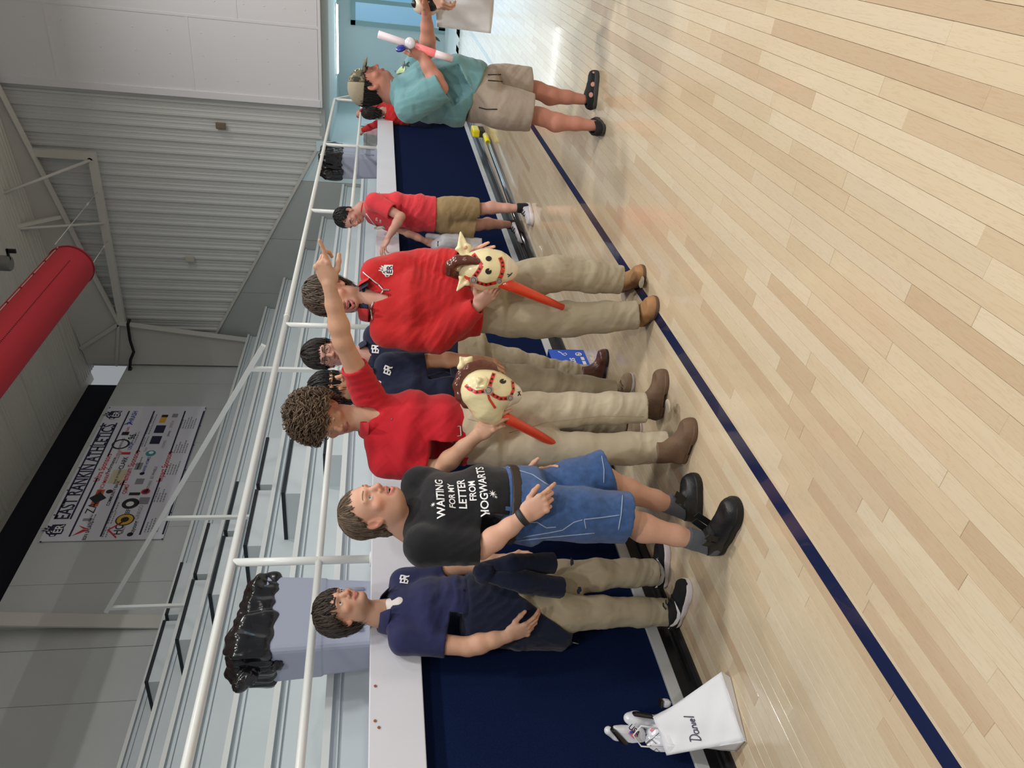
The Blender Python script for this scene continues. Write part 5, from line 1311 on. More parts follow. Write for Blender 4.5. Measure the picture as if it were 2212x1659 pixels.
if h is not None: B().box(-.004, .004, -.018, .018, 0, .004, .001).obj('zip_pull', M_STEEL, o['shirt']).matrix_basis = Matrix.Translation(h + n * .006 - o['base']) @ Matrix(frame(ZUP, npv(n)).tolist()).to_4x4()
def emblem(name, parent, b, c, ux, uy, n, s, base_m, ink, **kw):
    """horse-head crest above the letters E R, outlined"""
    crest = [(-.95, -.1), (-1.0, .45), (-.72, .62), (-.45, 1.0), (-.1, 1.15), (.0, 1.75), (.22, 1.25), (.5, 1.55), (.55, 1.15), (.95, 1.25), (.72, .8), (1.05, .75), (1.1, -.75), (.55, -.62), (.0, -.78), (-.6, -.7), (-.62, -.25)]
    decal(name, parent, b, [(x * s, y * s, 0) for x, y in crest], [tuple(range(len(crest)))], c, ux, uy, n, base_m, off=.0022, **kw)
    for P in ([(-.88, -.0), (-.9, .38), (-.7, .42), (-.72, .0)], [(-.5, .55), (-.2, .98), (-.1, .72)], [(.02, .9), (.06, 1.4), (.22, .95)], [(.35, .95), (.48, 1.3), (.5, .9)], [(-.25, .45), (.0, .68), (-.05, .4)]):
        decal('crest_ink', parent, b, [(x * s, y * s, 0) for x, y in P], [tuple(range(len(P)))], c, ux, uy, n, ink, off=.0034, **kw)
    V, F = text_geo('ER', s * 1.25, True); V = [(v[0] + .25 * s, v[1] - .18 * s, 0) for v in V]
    decal('crest_letters', parent, b, V, F, c, ux, uy, n, ink, off=.0034, **kw)
M_INK = mat('navy_ink', srgb(24, 28, 66), .6)
h, n = onto(o, 'shirtPQ', 839, 586)
if h is not None:
    n = (n + Vector(fwd)).normalized(); up = (Vector((0, 0, 1)) - n * n.z).normalized(); emblem('chest_emblem', o['shirt'], o['_bshirtPQ'], h, up.cross(n), up, n, .030, M_WHITE, M_INK, cutlen=.012)

# ---- boy with glasses behind the pointing arm
p5 = make(dict(
    label='boy with thin glasses and fringe in dark navy polo, behind the raised arm', seed=51, hres=.0036, handres=.0035,
    feet=dict(L=((1304, 830), (1313, 754)), R=((1290, 880), (1300, 820))),
    fwd=(.1, .98), head=(704, 765, 0), face=(-.08, .98, -.08), hk=1.03, neck=(785, 770, -.02), skin=(206, 158, 142), brow=M_BROW_D, browk=.9, eyes=.6, look=(0, 1, -.3),
    R=dict(sh=(815, 815, -.02), el=(910, 828, -.05), wr=(990, 826, -.02), tip=(1040, 824, 0), dors=(-.8, .3, 0)),
    L=dict(sh=(812, 726, -.02), el=(915, 716, -.03), wr=(992, 728, .02), tip=(1040, 735, .04), dors=(.7, .6, 0), curl=(1.0, 1.1, 1.2, 1.2), c23=(1.2, .9)),
    shirt=dict(mat=M_NAVY2, hem=(985, 770, 0), waist=(950, 770, 0), chest=(870, 772, 0), top=(810, 772, -.01), Rw=((.165, .12), (.175, .13), (.178, .125), (.14, .085)), shr=.062, sleeve=(.072, .064), slen=(.2, .2), tucked=False, vee=(.07, .028, .10), polo=dict(gap=.5, r=.068, dz=.006, lean=.25), folds=(((900, 760, .1), (.6, 0, 1), .15, .07, .006),)),
    pants=dict(mat=M_KHAKI, pel=(1040, 770, 0), top=(985, 770, 0), Rp=(.17, .12), Rt=(.16, .115), R=dict(hip=(1060, 810, 0), kn=(1150, 820, 0), end=(1272, 852, 0)), L=dict(hip=(1060, 775, 0), kn=(1160, 795, .02), end=(1279, 814, .0)), r=(.098, .088, .078, .070, .070), folds=(((1220, 800, .05), (.4, 0, 1), .16, .07, .012),)),
    legs=dict(), hair=dict(m=M_HAIR_VD, locks=700, length=.10, cap=(1.12, 1.12, 1.14), line=.048, side=-.03, backz=-.07, crown=(.02, -.04, .13), seed=12, thick=.005, lift=.004, down=.25, curl=.08, fringe_len=.065),
    shoe=dict(m=M_BOOT_R, msole=M_BSOLE_D, width=.047, h=.13, sole=.022, toe_h=.058, ankle_r=.05, heel_block=.024, high=.02, pointy=.4)))
o = p5; monogram(o, 812, 753, .040, tilt=.1)
S_ = S().cone(o['nb'] - ZUP * .012, o['nb'] - ZUP * .085 + o['fwd'] * .036, .064, .05, .01); npobj('undershirt', S_.mesh(.005), M_UNDER, o['root'])
def spectacles(o, m):
    R, c, k = o['R'], o['hc'], o['hk']; W = lambda *v: Vector(c + R @ (V3(*v) * k) - npv(o['base'])); b = B()
    for x in (-1, 1):
        ring = [W(x * .033 + .024 * math.cos(a), .102 - .012 * abs(x * .033 + .024 * math.cos(a)) / .05, -.004 + .019 * math.sin(a)) for a in np.linspace(0, 2 * PI, 21)]
        b.tube(ring, .0011, 5, cap=False); b.tube([W(x * .057, .094, .004), W(x * .074, .06, .006), W(x * .080, -.01, .004)], .0013, 5)
        b.tube([W(x * .010, .104, .010), W(x * .033, .103, .0155), W(x * .056, .095, .009)], .0019, 5)
    b.tube([W(-.010, .104, .004), W(0, .107, .006), W(.010, .104, .004)], .0013, 5); return b.obj('glasses', m, o['root'])
spectacles(p5, M_BLACK)
# ---- black-haired boy half hidden behind the pointing boy
p6 = make(dict(
    label='black-haired boy in dark navy polo and moccasins, mostly hidden behind the pointing boy', seed=61, hres=.0036, handres=.0035,
    feet=dict(L=((1352, 868), (1370, 810)), R=((1352, 952), (1388, 918))),
    fwd=(.40, .90), head=(722, 838, 0), face=(.55, .80, -.05), tilt=(-.05, 0, 1), hk=1.0, neck=(800, 838, -.02), skin=(212, 164, 132), brow=M_BROW_D, eyes=.6,
    R=dict(sh=(845, 905, .0), el=(940, 930, -.05), wr=(1020, 930, 0), tip=(1070, 930, 0), dors=(-.8, .3, 0)),
    L=dict(sh=(838, 790, .0), el=(945, 778, .0), wr=(1035, 778, .06), tip=(1090, 795, .1), dors=(.6, .75, .2), curl=(.3, .35, .4, .5), thumb=(.2, .2)),
    shirt=dict(mat=M_NAVY2, hem=(1000, 850, 0), waist=(960, 850, 0), chest=(890, 848, 0), top=(825, 842, -.01), Rw=((.165, .122), (.172, .128), (.175, .122), (.14, .085)), shr=.060, sleeve=(.068, .058), slen=(.195, .2), hemseam=True, vee=(.08, .03, .105), polo=dict(gap=.55, r=.068, dz=.006, lean=.3, point=.04), folds=(((880, 810, .1), (.8, 0, .4), .14, .06, .006),)),
    pants=dict(mat=M_KHAKI_O, pel=(1065, 850, 0), top=(1005, 850, 0), Rp=(.17, .12), Rt=(.16, .115), R=dict(hip=(1080, 885, 0), kn=(1200, 900, .02), end=(1346, 925, .03)), L=dict(hip=(1080, 822, 0), kn=(1190, 832, .03), end=(1326, 848, .02)), r=(.1, .094, .082, .072, .070), folds=(((1230, 830, .1), (.4, 0, 1), .16, .08, .008), ((1290, 915, .1), (.4, 0, 1), .14, .06, .006))),
    legs=dict(), hair=dict(m=M_HAIR_BK, locks=900, length=.13, cap=(1.14, 1.13, 1.14), line=.06, side=-.06, backz=-.11, crown=(.01, -.01, .13), seed=15, thick=.005, lift=.006, down=.45, curl=.15, fringe_len=.13, fdrop=.09),
    shoe=dict(m=M_MOC, msole=M_FOAM, width=.050, h=.06, sole=.018, toe_h=.05, ankle_r=.05)))
o = p6; monogram(o, 839, 799, .036, tilt=.35)
S_ = S().cone(o['nb'] - ZUP * .012, o['nb'] - ZUP * .09 + o['fwd'] * .040, .064, .05, .01); npobj('undershirt', S_.mesh(.005), M_UNDER, o['root'])
for k_ in ('shoeR', 'shoeL'):
    ob, PQ, W, L_ = o[k_]; b_ = bvh_of(PQ)
    for f, a in ((.62, .03), (.70, .025)):
        B().tube([Vector(W(-a, L_ * f, .06) - npv(o['base'])), Vector(W(0, L_ * f, .066) - npv(o['base'])), Vector(W(a, L_ * f, .06) - npv(o['base']))], .003, 5).obj('lace', M_BOOT, ob)
# ---- far youth in coral T-shirt looking at his hand
p7 = make(dict(
    label='dark-haired youth in coral T-shirt and tan shorts by the stage, head bowed', seed=71, hres=.0045, handres=.0042,
    feet=dict(L=((1146, 441), (1153, 484)), R=((1121, 480), (1133, 519))),
    fwd=(-.72, .65), head=(754, 470, 0), face=(-.72, .60, -.40), tilt=(-.25, .15, 1), hk=1.04, neck=(784, 451, -.01), nr=.058, skin=(208, 158, 140), brow=M_BROW_D, browk=1.3, eyes=.25, look=(0, 1, -.5), stub=.3,
    L=dict(sh=(809, 436, .16), el=(866, 468, .26), wr=(838, 514, .30), tip=(822, 545, .3), dors=(-.3, .4, .8), curl=(.3, .4, .5, .6), thumb=(.3, .2)),
    R=dict(sh=(808, 466, -.16), el=(868, 496, -.14), wr=(921, 522, -.02), tip=(945, 530, .0), dors=(.2, .8, .4), curl=(.8, .9, 1, 1), thumb=(.1, .4)),
    shirt=dict(mat=M_REDT, hem=(940, 464, 0), waist=(905, 460, 0), chest=(855, 456, 0), top=(799, 449, 0), Rw=((.178, .15), (.175, .14), (.178, .135), (.145, .09)), shr=.068, sleeve=(.08, .074), slen=(.22, .2), hemseam=True, crew=(.066, .25, .0), cth=.007, hemoff=.0, folds=(((900, 440, .15), (.4, 0, 1), .2, .07, .009), ((870, 480, .15), (.8, 0, 1), .15, .06, .007))),
    pants=dict(name='shorts', short=True, mat=M_SHORT_K, pel=(965, 466, 0), top=(930, 464, 0), Rp=(.175, .14), Rt=(.165, .13), L=dict(hip=(965, 452, .06), end=(1034, 452, .06)), R=dict(hip=(965, 480, -.05), end=(1027, 492, -.03)), r=(.118, .114, .108, .105, .104), folds=(((1000, 470, .1), (.6, 0, 1), .2, .09, .01),)),
    legs=dict(L=dict(kn=(1030, 452, .06)), R=dict(kn=(1026, 486, -.03))), legfat=1.08,
    hair=dict(m=M_HAIR_BK, locks=300, length=.05, cap=(1.06, 1.05, 1.09), line=.052, side=-.01, backz=-.07, crown=(0, -.05, .13), seed=17, thick=.006, lift=.002, down=.2),
    shoe=dict(m=mat('grey_mesh', srgb(196, 192, 198), .7, bump=.4, bscale=400), msole=M_FOAM, width=.05, h=.085, sole=.036, toe_h=.06)))
o = p7
for k_, an in (('shoeR', 'R'), ('shoeL', 'L')):
    ob, PQ, W, L_ = o[k_]
    for f in (.42, .50, .58, .66):
        z_ = .098 - (f - .42) * .16; B().tube([Vector(W(-.03, L_ * f, z_ - .01) - npv(o['base'])), Vector(W(0, L_ * (f + .03), z_ + .006) - npv(o['base'])), Vector(W(.03, L_ * f, z_ - .01) - npv(o['base']))], .004, 5).obj('lace', M_LACE_BK, ob)
    hl = npv(o['feet'][an][0]); te = npv(o['feet'][an][1]); a0 = hl + unit(te - hl) * .065 + ZUP * .09
    s_ = S().chain([a0 - ZUP * .03, a0 + ZUP * .055], [.05, .044], .01); flatcut(s_, a0 + ZUP * .05, ZUP, .1); npobj('sock', s_.mesh(.006), M_MESHBK, o['root'])
h, n = onto(o, 'shirtPQ', 822, 490)
for (x, y, t, sz) in ((814, 473, 'SPACE', .028), (822, 478, 'CAMP', .024)):
    h, n = onto(o, 'shirtPQ', x, y)
    if h is not None:
        up = (Vector((0, 0, 1)) - n * n.z).normalized(); V, F = text_geo(t[:3], sz, True); decal('chest_print', o['shirt'], o['_bshirtPQ'], V, F, h, up.cross(n), up, n, M_WHITE, off=.004)
ln = []
for x, y in ((792, 461), (800, 472), (808, 482), (815, 488)):
    h, n = onto(o, 'shirtPQ', x, y)
    if h is not None: ln.append(h + n * .006 - o['base'])
if len(ln) > 1: B().tube(ln, .005, 6).obj('lanyard', mat('lanyard_white', srgb(220, 222, 230), .7), o['root'])
h, n = onto(o, 'shirtPQ', 822, 489)
if h is not None:
    q = B().lathe([(.004, -.05), (.014, -.02), (.016, .02), (.010, .05), (.002, .062)], 10); q.poly([(-.03, 0, -.045), (.03, 0, -.045), (0, 0, .0)], (0, .006, 0)); ob = q.obj('badge', mat('badge_silver', srgb(215, 215, 205), .4), o['root']); ob.location = h + n * .014 - o['base']; ob.rotation_euler = (0, .4, .8)
# ---- man in teal T-shirt and camouflage cap
p8 = make(dict(
    label='man in teal T-shirt, camouflage cap and stone shorts holding a glowing tube', seed=81, hres=.0036, handres=.0035,
    feet=dict(L=((1286, 239), (1291, 152)), R=((1310, 281), (.45, -1, .27))),
    fwd=(.90, .30), head=(802, 184, 0), face=(.90, .33, .02), tilt=(-.06, 0, 1), hk=1.04, full=1.15, chin2=True, neck=(848, 198, -.02), nr=.066, skin=(204, 142, 122), brow=M_BROW_D, stub=.25, eyes=.6, fat=1.15,
    R=dict(sh=(885, 232, .16), el=(951, 190, .24), wr=(911, 121, .26), tip=(888, 92, .28), dors=(-.35, .7, -.5), curl=(.9, 1.0, 1.1, 1.1), thumb=(.2, .5), c23=(1.0, .8)),
    L=dict(sh=(880, 180, -.17), el=(925, 108, -.12), wr=(921, 30, .06), tip=(915, 0, .1), dors=(.1, -.5, .8), curl=(.6, .7, .8, .8)),
    shirt=dict(mat=M_TEAL_T, hem=(1030, 200, 0), waist=(985, 197, 0), chest=(915, 198, 0), top=(862, 203, -.01), Rw=((.205, .20), (.212, .21), (.205, .18), (.16, .1)), shr=.078, sleeve=(.092, .090), slen=(.24, .2), hemseam=True, crew=(.078, .22, .0), cth=.009, hemn=(-.38, 0, -1), hemoff=.0, neck=(.068, .03),
        folds=(((900, 225, .15), (1, 0, .4), .14, .045, .010), ((990, 240, .1), (.7, 0, -.7), .18, .06, .014), ((950, 160, .15), (.7, 0, .6), .16, .08, .006), ((1000, 200, .1), (.4, 0, -1), .2, .09, .008)), amp=.006),
    pants=dict(name='shorts', short=True, mat=M_SHORT_G, pel=(1060, 208, 0), top=(1015, 205, 0), Rp=(.205, .17), Rt=(.195, .17), R=dict(hip=(1070, 230, .08), end=(1150, 243, .10)), L=dict(hip=(1070, 185, -.07), end=(1147, 186, -.06)), r=(.13, .126, .118, .112, .110), folds=(((1100, 170, .05), (.7, 0, 1), .15, .07, .010), ((1090, 235, .2), (.3, 0, 1), .2, .1, .006))),
    legs=dict(R=dict(kn=(1158, 250, .09), an=(1285, 272, .12)), L=dict(kn=(1152, 193, -.06))), legfat=1.06,
    hair=dict(m=M_HAIR_BK, locks=260, length=.05, cap=(1.05, 1.05, 1.02), line=.062, side=-.02, backz=-.085, crown=(0, -.03, .12), seed=19, thick=.006, lift=.002, down=.3),
    shoe=dict(m=M_MESHBK, msole=mat('grey_sole', srgb(66, 66, 70), .7), width=.052, h=.07, sole=.034, toe_h=.056, high=.005)))
o = p8; R, c, k_ = o['R'], o['hc'], o['hk']; W = lambda *v: c + R @ (V3(*v) * k_)
def capmat():
    M = mat('camouflage', srgb(92, 90, 76), .9, bump=.3, bscale=600); nt = M.node_tree; N = nt.nodes; L = nt.links
    t = N.new('ShaderNodeTexCoord'); n = N.new('ShaderNodeTexNoise'); n.inputs['Scale'].default_value = 26; n.inputs['Detail'].default_value = 2; L.new(t.outputs['Object'], n.inputs['Vector'])
    r = N.new('ShaderNodeValToRGB'); r.color_ramp.interpolation = 'CONSTANT'; e = r.color_ramp.elements; e[0].position = 0; e[0].color = srgb(52, 52, 44); e[1].position = .45; e[1].color = srgb(104, 98, 76); x = e.new(.56); x.color = srgb(160, 148, 118); x = e.new(.63); x.color = srgb(70, 72, 58)
    L.new(n.outputs['Fac'], r.inputs[0]); L.new(r.outputs[0], N['Principled BSDF'].inputs['Base Color']); return M
M_CAMO = capmat()
cs = S().ell(W(0, -.018, .052), V3(.088, .108, .090) * k_, R, .01); cs.cut(W(0, 0, .040), R @ V3(0, -.10, -1), .004)
fr_ = S().merge(cs).cut(W(0, .012, .05), -R[:, 1], .003); bk_ = S().merge(cs).cut(W(0, .012, .05), R[:, 1], .003)
npobj('cap_front', fr_.mesh(.004), M_CAMO, o['root']); cb_ = npobj('cap_mesh_back', bk_.mesh(.004), cloth('cap_mesh', (168, 158, 136), wv=500, bump=.8), o['root'])
br_ = S().ell(W(0, .10, .034), V3(.074, .082, .016) * k_, R @ np.array([[1, 0, 0], [0, math.cos(.26), math.sin(.26)], [0, -math.sin(.26), math.cos(.26)]]), .004); br_.cut(W(0, .065, .03), -R[:, 1], .003); br_.ell(W(0, .09, .008), V3(.085, .1, .028) * k_, R, .004, '-')
npobj('cap_brim', br_.mesh(.0035), M_CAMO, o['root'])
bv = bvh_of(fr_.mesh(.005))
V, F = text_geo('C', .05, True, res=4); decal('cap_badge', o['root'], bv, V, F, W(.02, .1, .085), R[:, 0] * -1 * -1, R[:, 2], unit(R[:, 1] + .25 * R[:, 2]), mat('badge_cream', srgb(226, 214, 180), .7), off=.003)
B().tube([Vector(W(-.02, -.112, .042) - npv(o['base'])), Vector(W(-.01, -.135, .028) - npv(o['base']))], .006, 6).obj('cap_strap', M_BLACK, o['root'])
stitch(o, 'pantsPQ', o['pants'], ((1035, 232), (1050, 236), (1074, 236)), M_BLACK, .004, name='pocket_zip'); stitch(o, 'pantsPQ', o['pants'], ((1054, 162), (1082, 161)), M_BLACK, .004, name='drawstring'); stitch(o, 'pantsPQ', o['pants'], ((1054, 174), (1085, 176)), M_BLACK, .004, name='drawstring')
h, n = onto(o, 'shirtPQ', 866, 153)
if h is not None:
    up = (Vector((0, 0, 1)) - n * n.z).normalized(); V = [(.034 * math.cos(a), .034 * math.sin(a), 0) for a in np.linspace(0, 2 * PI, 17)[:-1]]; decal('round_sticker', o['shirt'], o['_bshirtPQ'], V, [tuple(range(16))], h, up.cross(n), up, n, mat('sticker_green', srgb(188, 214, 160), .4), off=.004)
h, n = onto(o, 'shirtPQ', 880, 140)
if h is not None:
    up = (Vector((0, 0, 1)) - n * n.z).normalized(); V, F = text_geo('A', .05, True); decal('chest_logo', o['shirt'], o['_bshirtPQ'], V, F, h, up.cross(n), up, n, M_BLACK, off=.004)
    V = [(.04 * math.cos(a), .014 * math.sin(a) + .035, 0) for a in np.linspace(0, 2 * PI, 17)[:-1]]; decal('chest_logo', o['shirt'], o['_bshirtPQ'], V, [tuple(range(16))], h, up.cross(n), up, n, M_BLACK, off=.004)
# cut-outs of the sandals show skin
for k2 in ('shoeL',):
    ob, PQ, W2, L_ = o[k2]; b_ = bvh_of(PQ); sx = o['side']
    for f, z_, r_ in ((.34, .05, .014), (.60, .042, .013), (.90, .04, .007)):
        V = [(r_ * 1.2 * math.cos(a), r_ * math.sin(a), 0) for a in np.linspace(0, 2 * PI, 13)[:-1]]; y_ = unit(W2(0, 1, 0) - W2(0, 0, 0)); x_ = unit(W2(1, 0, 0) - W2(0, 0, 0))
        decal('sandal_opening', ob, b_, V, [tuple(range(12))], W2(.06, L_ * f, z_), y_, ZUP, x_, mat('foot_skin', srgb(206, 150, 130), .6), off=.002, reach=.1)
# ---- girl in red reaching for the rail at the far end
p9 = make(dict(
    label='dark-haired girl in red top and navy shorts reaching for the far rail', seed=91, hres=.005, handres=.005, F0=11.35,
    feet=dict(R=((1016, 246), (1018, 240)), L=((1012, 262), (1014, 256))),
    fwd=(-.1, -.99), head=(800, 244, 0), face=(.25, -.95, .1), hk=1.0, neck=(828, 240, 0), nr=.05, skin=(212, 164, 146), eyes=.6,
    R=dict(sh=(842, 224, .0), el=(815, 232, -.3), wr=(780, 241, -.55), tip=(772, 245, -.6), dors=(0, .3, .9), curl=(.8, .9, 1, 1)),
    L=dict(sh=(842, 258, .0), el=(815, 268, -.25), wr=(784, 281, -.50), tip=(772, 287, -.58), dors=(0, .3, .9), curl=(.8, .9, 1, 1)),
    shirt=dict(mat=M_REDS, long=True, hem=(884, 245, 0), waist=(870, 245, 0), chest=(852, 242, 0), top=(840, 241, 0), Rw=((.19, .15), (.17, .13), (.175, .13), (.14, .085)), shr=.06, sleeve=(.07, .06, .052, .045, .04), crew=(.06, .2, 0), folds=(((860, 250, .1), (.6, 0, 1), .2, .06, .01),)),
    pants=dict(name='shorts', short=True, mat=M_NAVYJ, pel=(895, 247, 0), top=(882, 247, 0), Rp=(.18, .14), Rt=(.16, .12), R=dict(hip=(898, 236, 0), end=(930, 234, 0)), L=dict(hip=(898, 258, 0), end=(930, 260, 0)), r=(.12, .12, .118, .116, .115)),
    legs=dict(R=dict(kn=(945, 238, 0)), L=dict(kn=(945, 259, 0))), hair=dict(m=M_HAIR_VD, locks=300, length=.20, cap=(1.10, 1.12, 1.08), line=.06, side=-.06, backz=-.12, crown=(0, .02, .12), seed=23, thick=.010, lift=.004, down=.5),
    shoe=dict(m=M_WHITE, msole=M_FOAM, width=.045, h=.07, sole=.03)))
# ---- person in navy just outside the right edge, holding the paper bag
p10 = make(dict(
    label='person in navy shirt at the right edge, only an edge showing, holding a bag', seed=101, hres=.006, handres=.004, F0=4.3,
    feet=dict(R=((1330, -150), (1345, -80)), L=((1320, -215), (1340, -150))),
    fwd=(-.85, .5), head=(735, -118, 0), face=(-.85, .5, 0), hk=1.0, neck=(808, -130, 0), skin=(206, 158, 136), eyes=.6, brow=M_BROW_D,
    R=dict(sh=(845, -130, -.17), el=(925, -75, -.15), wr=(935, -18, .0), tip=(945, -2, 0), dors=(-.2, .3, .9), curl=(.8, .9, 1, 1)),
    L=dict(sh=(850, -165, .17), el=(955, -160, .2), wr=(1030, -120, .2), tip=(1080, -110, .2), dors=(0, .9, 0)),
    shirt=dict(mat=M_NAVYJ, hem=(1040, -140, 0), waist=(980, -132, 0), chest=(900, -132, 0), top=(835, -138, 0), Rw=((.19, .17), (.20, .19), (.19, .15), (.15, .09)), sleeve=(.085, .08), slen=(.22, .22), crew=(.068, .2, 0)),
    pants=dict(mat=M_KHAKI, pel=(1070, -140, 0), top=(1020, -140, 0), Rp=(.18, .14), Rt=(.17, .13), R=dict(hip=(1080, -120, -.05), end=(1310, -120, -.05)), L=dict(hip=(1080, -160, .05), end=(1310, -185, .05)), r=(.105, .1, .09, .08, .075)),
    legs=dict(), hair=dict(m=M_HAIR_DB, locks=200, length=.06, cap=(1.08, 1.08, 1.1), seed=29, thick=.006),
    shoe=dict(m=M_BOOT, msole=M_BSOLE, width=.05, h=.09)))
o = p10

# ================================================================ things held and lying about
M_CREAM = mat('cream_vinyl', srgb(240, 226, 178), .22, coat=.4, bump=.05, bscale=30)
M_CREAMW = mat('white_vinyl', srgb(238, 226, 206), .22, coat=.4)
M_MANE = mat('brown_vinyl', srgb(96, 50, 36), .22, coat=.5, bump=.15, bscale=25)
M_BRIDLE = mat('red_vinyl', srgb(218, 54, 40), .3, coat=.3)
M_STICKO = mat('orange_vinyl', srgb(226, 66, 32), .3, coat=.3, bump=.1, bscale=40)
M_DOT = mat('black_print', srgb(34, 26, 24), .4)
M_GREYP = mat('grey_print', srgb(176, 164, 156), .4)
def pxdecal(name, parent, base, bvh, poly, m, off=.0015):
    """a printed shape: outline given by sight lines, pressed on the surface"""
    bm = bmesh.new(); vs = [bm.verts.new((p[0], p[1], 0)) for p in poly]; bm.faces.new(vs); bmesh.ops.triangulate(bm, faces=bm.faces[:])
    for _ in range(3):
        es = [e for e in bm.edges if e.calc_length() > 4]
        if not es: break
        bmesh.ops.subdivide_edges(bm, edges=es, cuts=1); bmesh.ops.triangulate(bm, faces=[f for f in bm.faces if len(f.verts) > 3])
    bm.verts.index_update(); P = []; bad = set()
    for v in bm.verts:
        h, n, _, _ = bvh.ray_cast(Vector((0, 0, EYE)), ray(v.co.x, v.co.y).normalized())
        if h is None: bad.add(v.index); P.append(Vector())
        else: P.append(h + n * off - Vector(base))
    F = [tuple(v.index for v in f.verts) for f in bm.faces if not any(v.index in bad for v in f.verts)]; bm.free()
    if not F: return None
    return link(name, mesh(name, P, F), m, parent)
def disc(x, y, rx, ry=None, rot=0, n=14, notch=None):
    ry = ry or rx; out = []
    for i in range(n):
        a = 2 * PI * i / n; px, py = rx * math.cos(a), ry * math.sin(a); out.append((x + px * math.cos(rot) - py * math.sin(rot), y + px * math.sin(rot) + py * math.cos(rot)))
    return out
def strap(pts, w):
    L_, R_ = [], []
    for i, p in enumerate(pts):
        a, b = pts[max(i - 1, 0)], pts[min(i + 1, len(pts) - 1)]; dx, dy = b[0] - a[0], b[1] - a[1]; l = math.hypot(dx, dy); nx, ny = -dy / l * w / 2, dx / l * w / 2
        L_.append((p[0] + nx, p[1] + ny)); R_.append((p[0] - nx, p[1] - ny))
    return L_ + R_[::-1]
def along(pts, n, ends=False):
    P = np.array(pts, float); d = np.r_[0, np.cumsum(np.hypot(*np.diff(P, axis=0).T))]; t = (np.arange(n) + .5) / n * d[-1]
    return [(np.interp(x, d, P[:, 0]), np.interp(x, d, P[:, 1])) for x in t]
def toy_horse(label, F0, dd, head, muz, ears, mane, mr, stick, straps, dots, discs, eyes, mouth, group='inflatable hobby horses'):
    pt = lambda x, y, d=0: npv(at(x, y, F=F0 - dd - d)); px = F0 / F_PX
    base = pt(*stick[-1][:2]); t = thing('toy_horse', label, 'toy', base, group)
    s = S()
    for a, b, ra, rb in head: s.cone(pt(*a), pt(*b), ra * px, rb * px, .05)
    hd, PQ = garment('head', s, .005, M_CREAM, t, amp=.001, wl=.05); bv = bvh_of(PQ)
    mz = S(); mz.merge(s, .0012); c_, d_ = muz; n_ = unit(pt(*d_) - pt(*c_)); mz.cut(pt(*c_), -n_, .002); P, Q = mz.mesh(.005); mo = npobj('muzzle', (P, Q), M_CREAMW, t)
    s2 = S().merge(s, .0012); bv2 = bvh_of(s2.mesh(.005))
    for e in ears:
        a, b, c = (pt(*q) for q in e[:3]); w_ = e[3] * px; es = S(); ax = unit(c - a); sd = unit(np.cross(ax, TW)); es.econe(a, b, sd, (w_ * .7, w_ * .45), (w_, w_ * .42), .02, .6); es.econe(b, c, sd, (w_, w_ * .42), (w_ * .18, w_ * .2), .02, .8)
        es.cone(a + (b - a) * .5 + TW * w_ * .62, b + (c - b) * .55 + TW * w_ * .45, w_ * .38, w_ * .2, .012, '-'); P, Q = es.mesh(.004); npobj('ear', (P, Q), M_CREAM, t)
    ms = S(); mp = [pt(*q) for q in mane]; ms.chain(mp, [r * px for r in mr], .01); garment('mane', ms, .005, M_MANE, t, amp=.0012, wl=.04)
    sp = [pt(*q[:3]) for q in stick]; B().tube([p - base for p in sp], [q[3] * px for q in stick], 16).obj('stick', M_STICKO, t)
    for pts, w_ in straps: pxdecal('bridle_strap', t, base, bv2, strap(pts, w_), M_BRIDLE, .0012)
    for pts, n, r in dots:
        for x, y in along(pts, n): pxdecal('strap_stud', t, base, bv2, disc(x, y, r), M_DOT, .0028)
    for x, y, r in discs:
        pxdecal('bridle_disc', t, base, bv2, disc(x, y, r), M_GREYP, .0034); pxdecal('disc_ring', t, base, bv2, disc(x, y, r * .68), M_DOT, .0042); pxdecal('disc_centre', t, base, bv2, disc(x, y, r * .58), M_GREYP, .005)
    for x, y, rx, ry, a, na in eyes:
        P = []
        for i in range(20):
            th = na + .35 + (2 * PI - .7) * i / 19; P.append((x + rx * math.cos(th), y + ry * math.sin(th)))
        P.append((x + rx * .1 * math.cos(na), y + ry * .1 * math.sin(na))); pxdecal('eye', t, base, bv, P, M_DOT, .002)
    for m_ in mouth: pxdecal('mouth_mark', t, base, bv2, strap(m_, 1.8), M_DOT, .003)
    return t
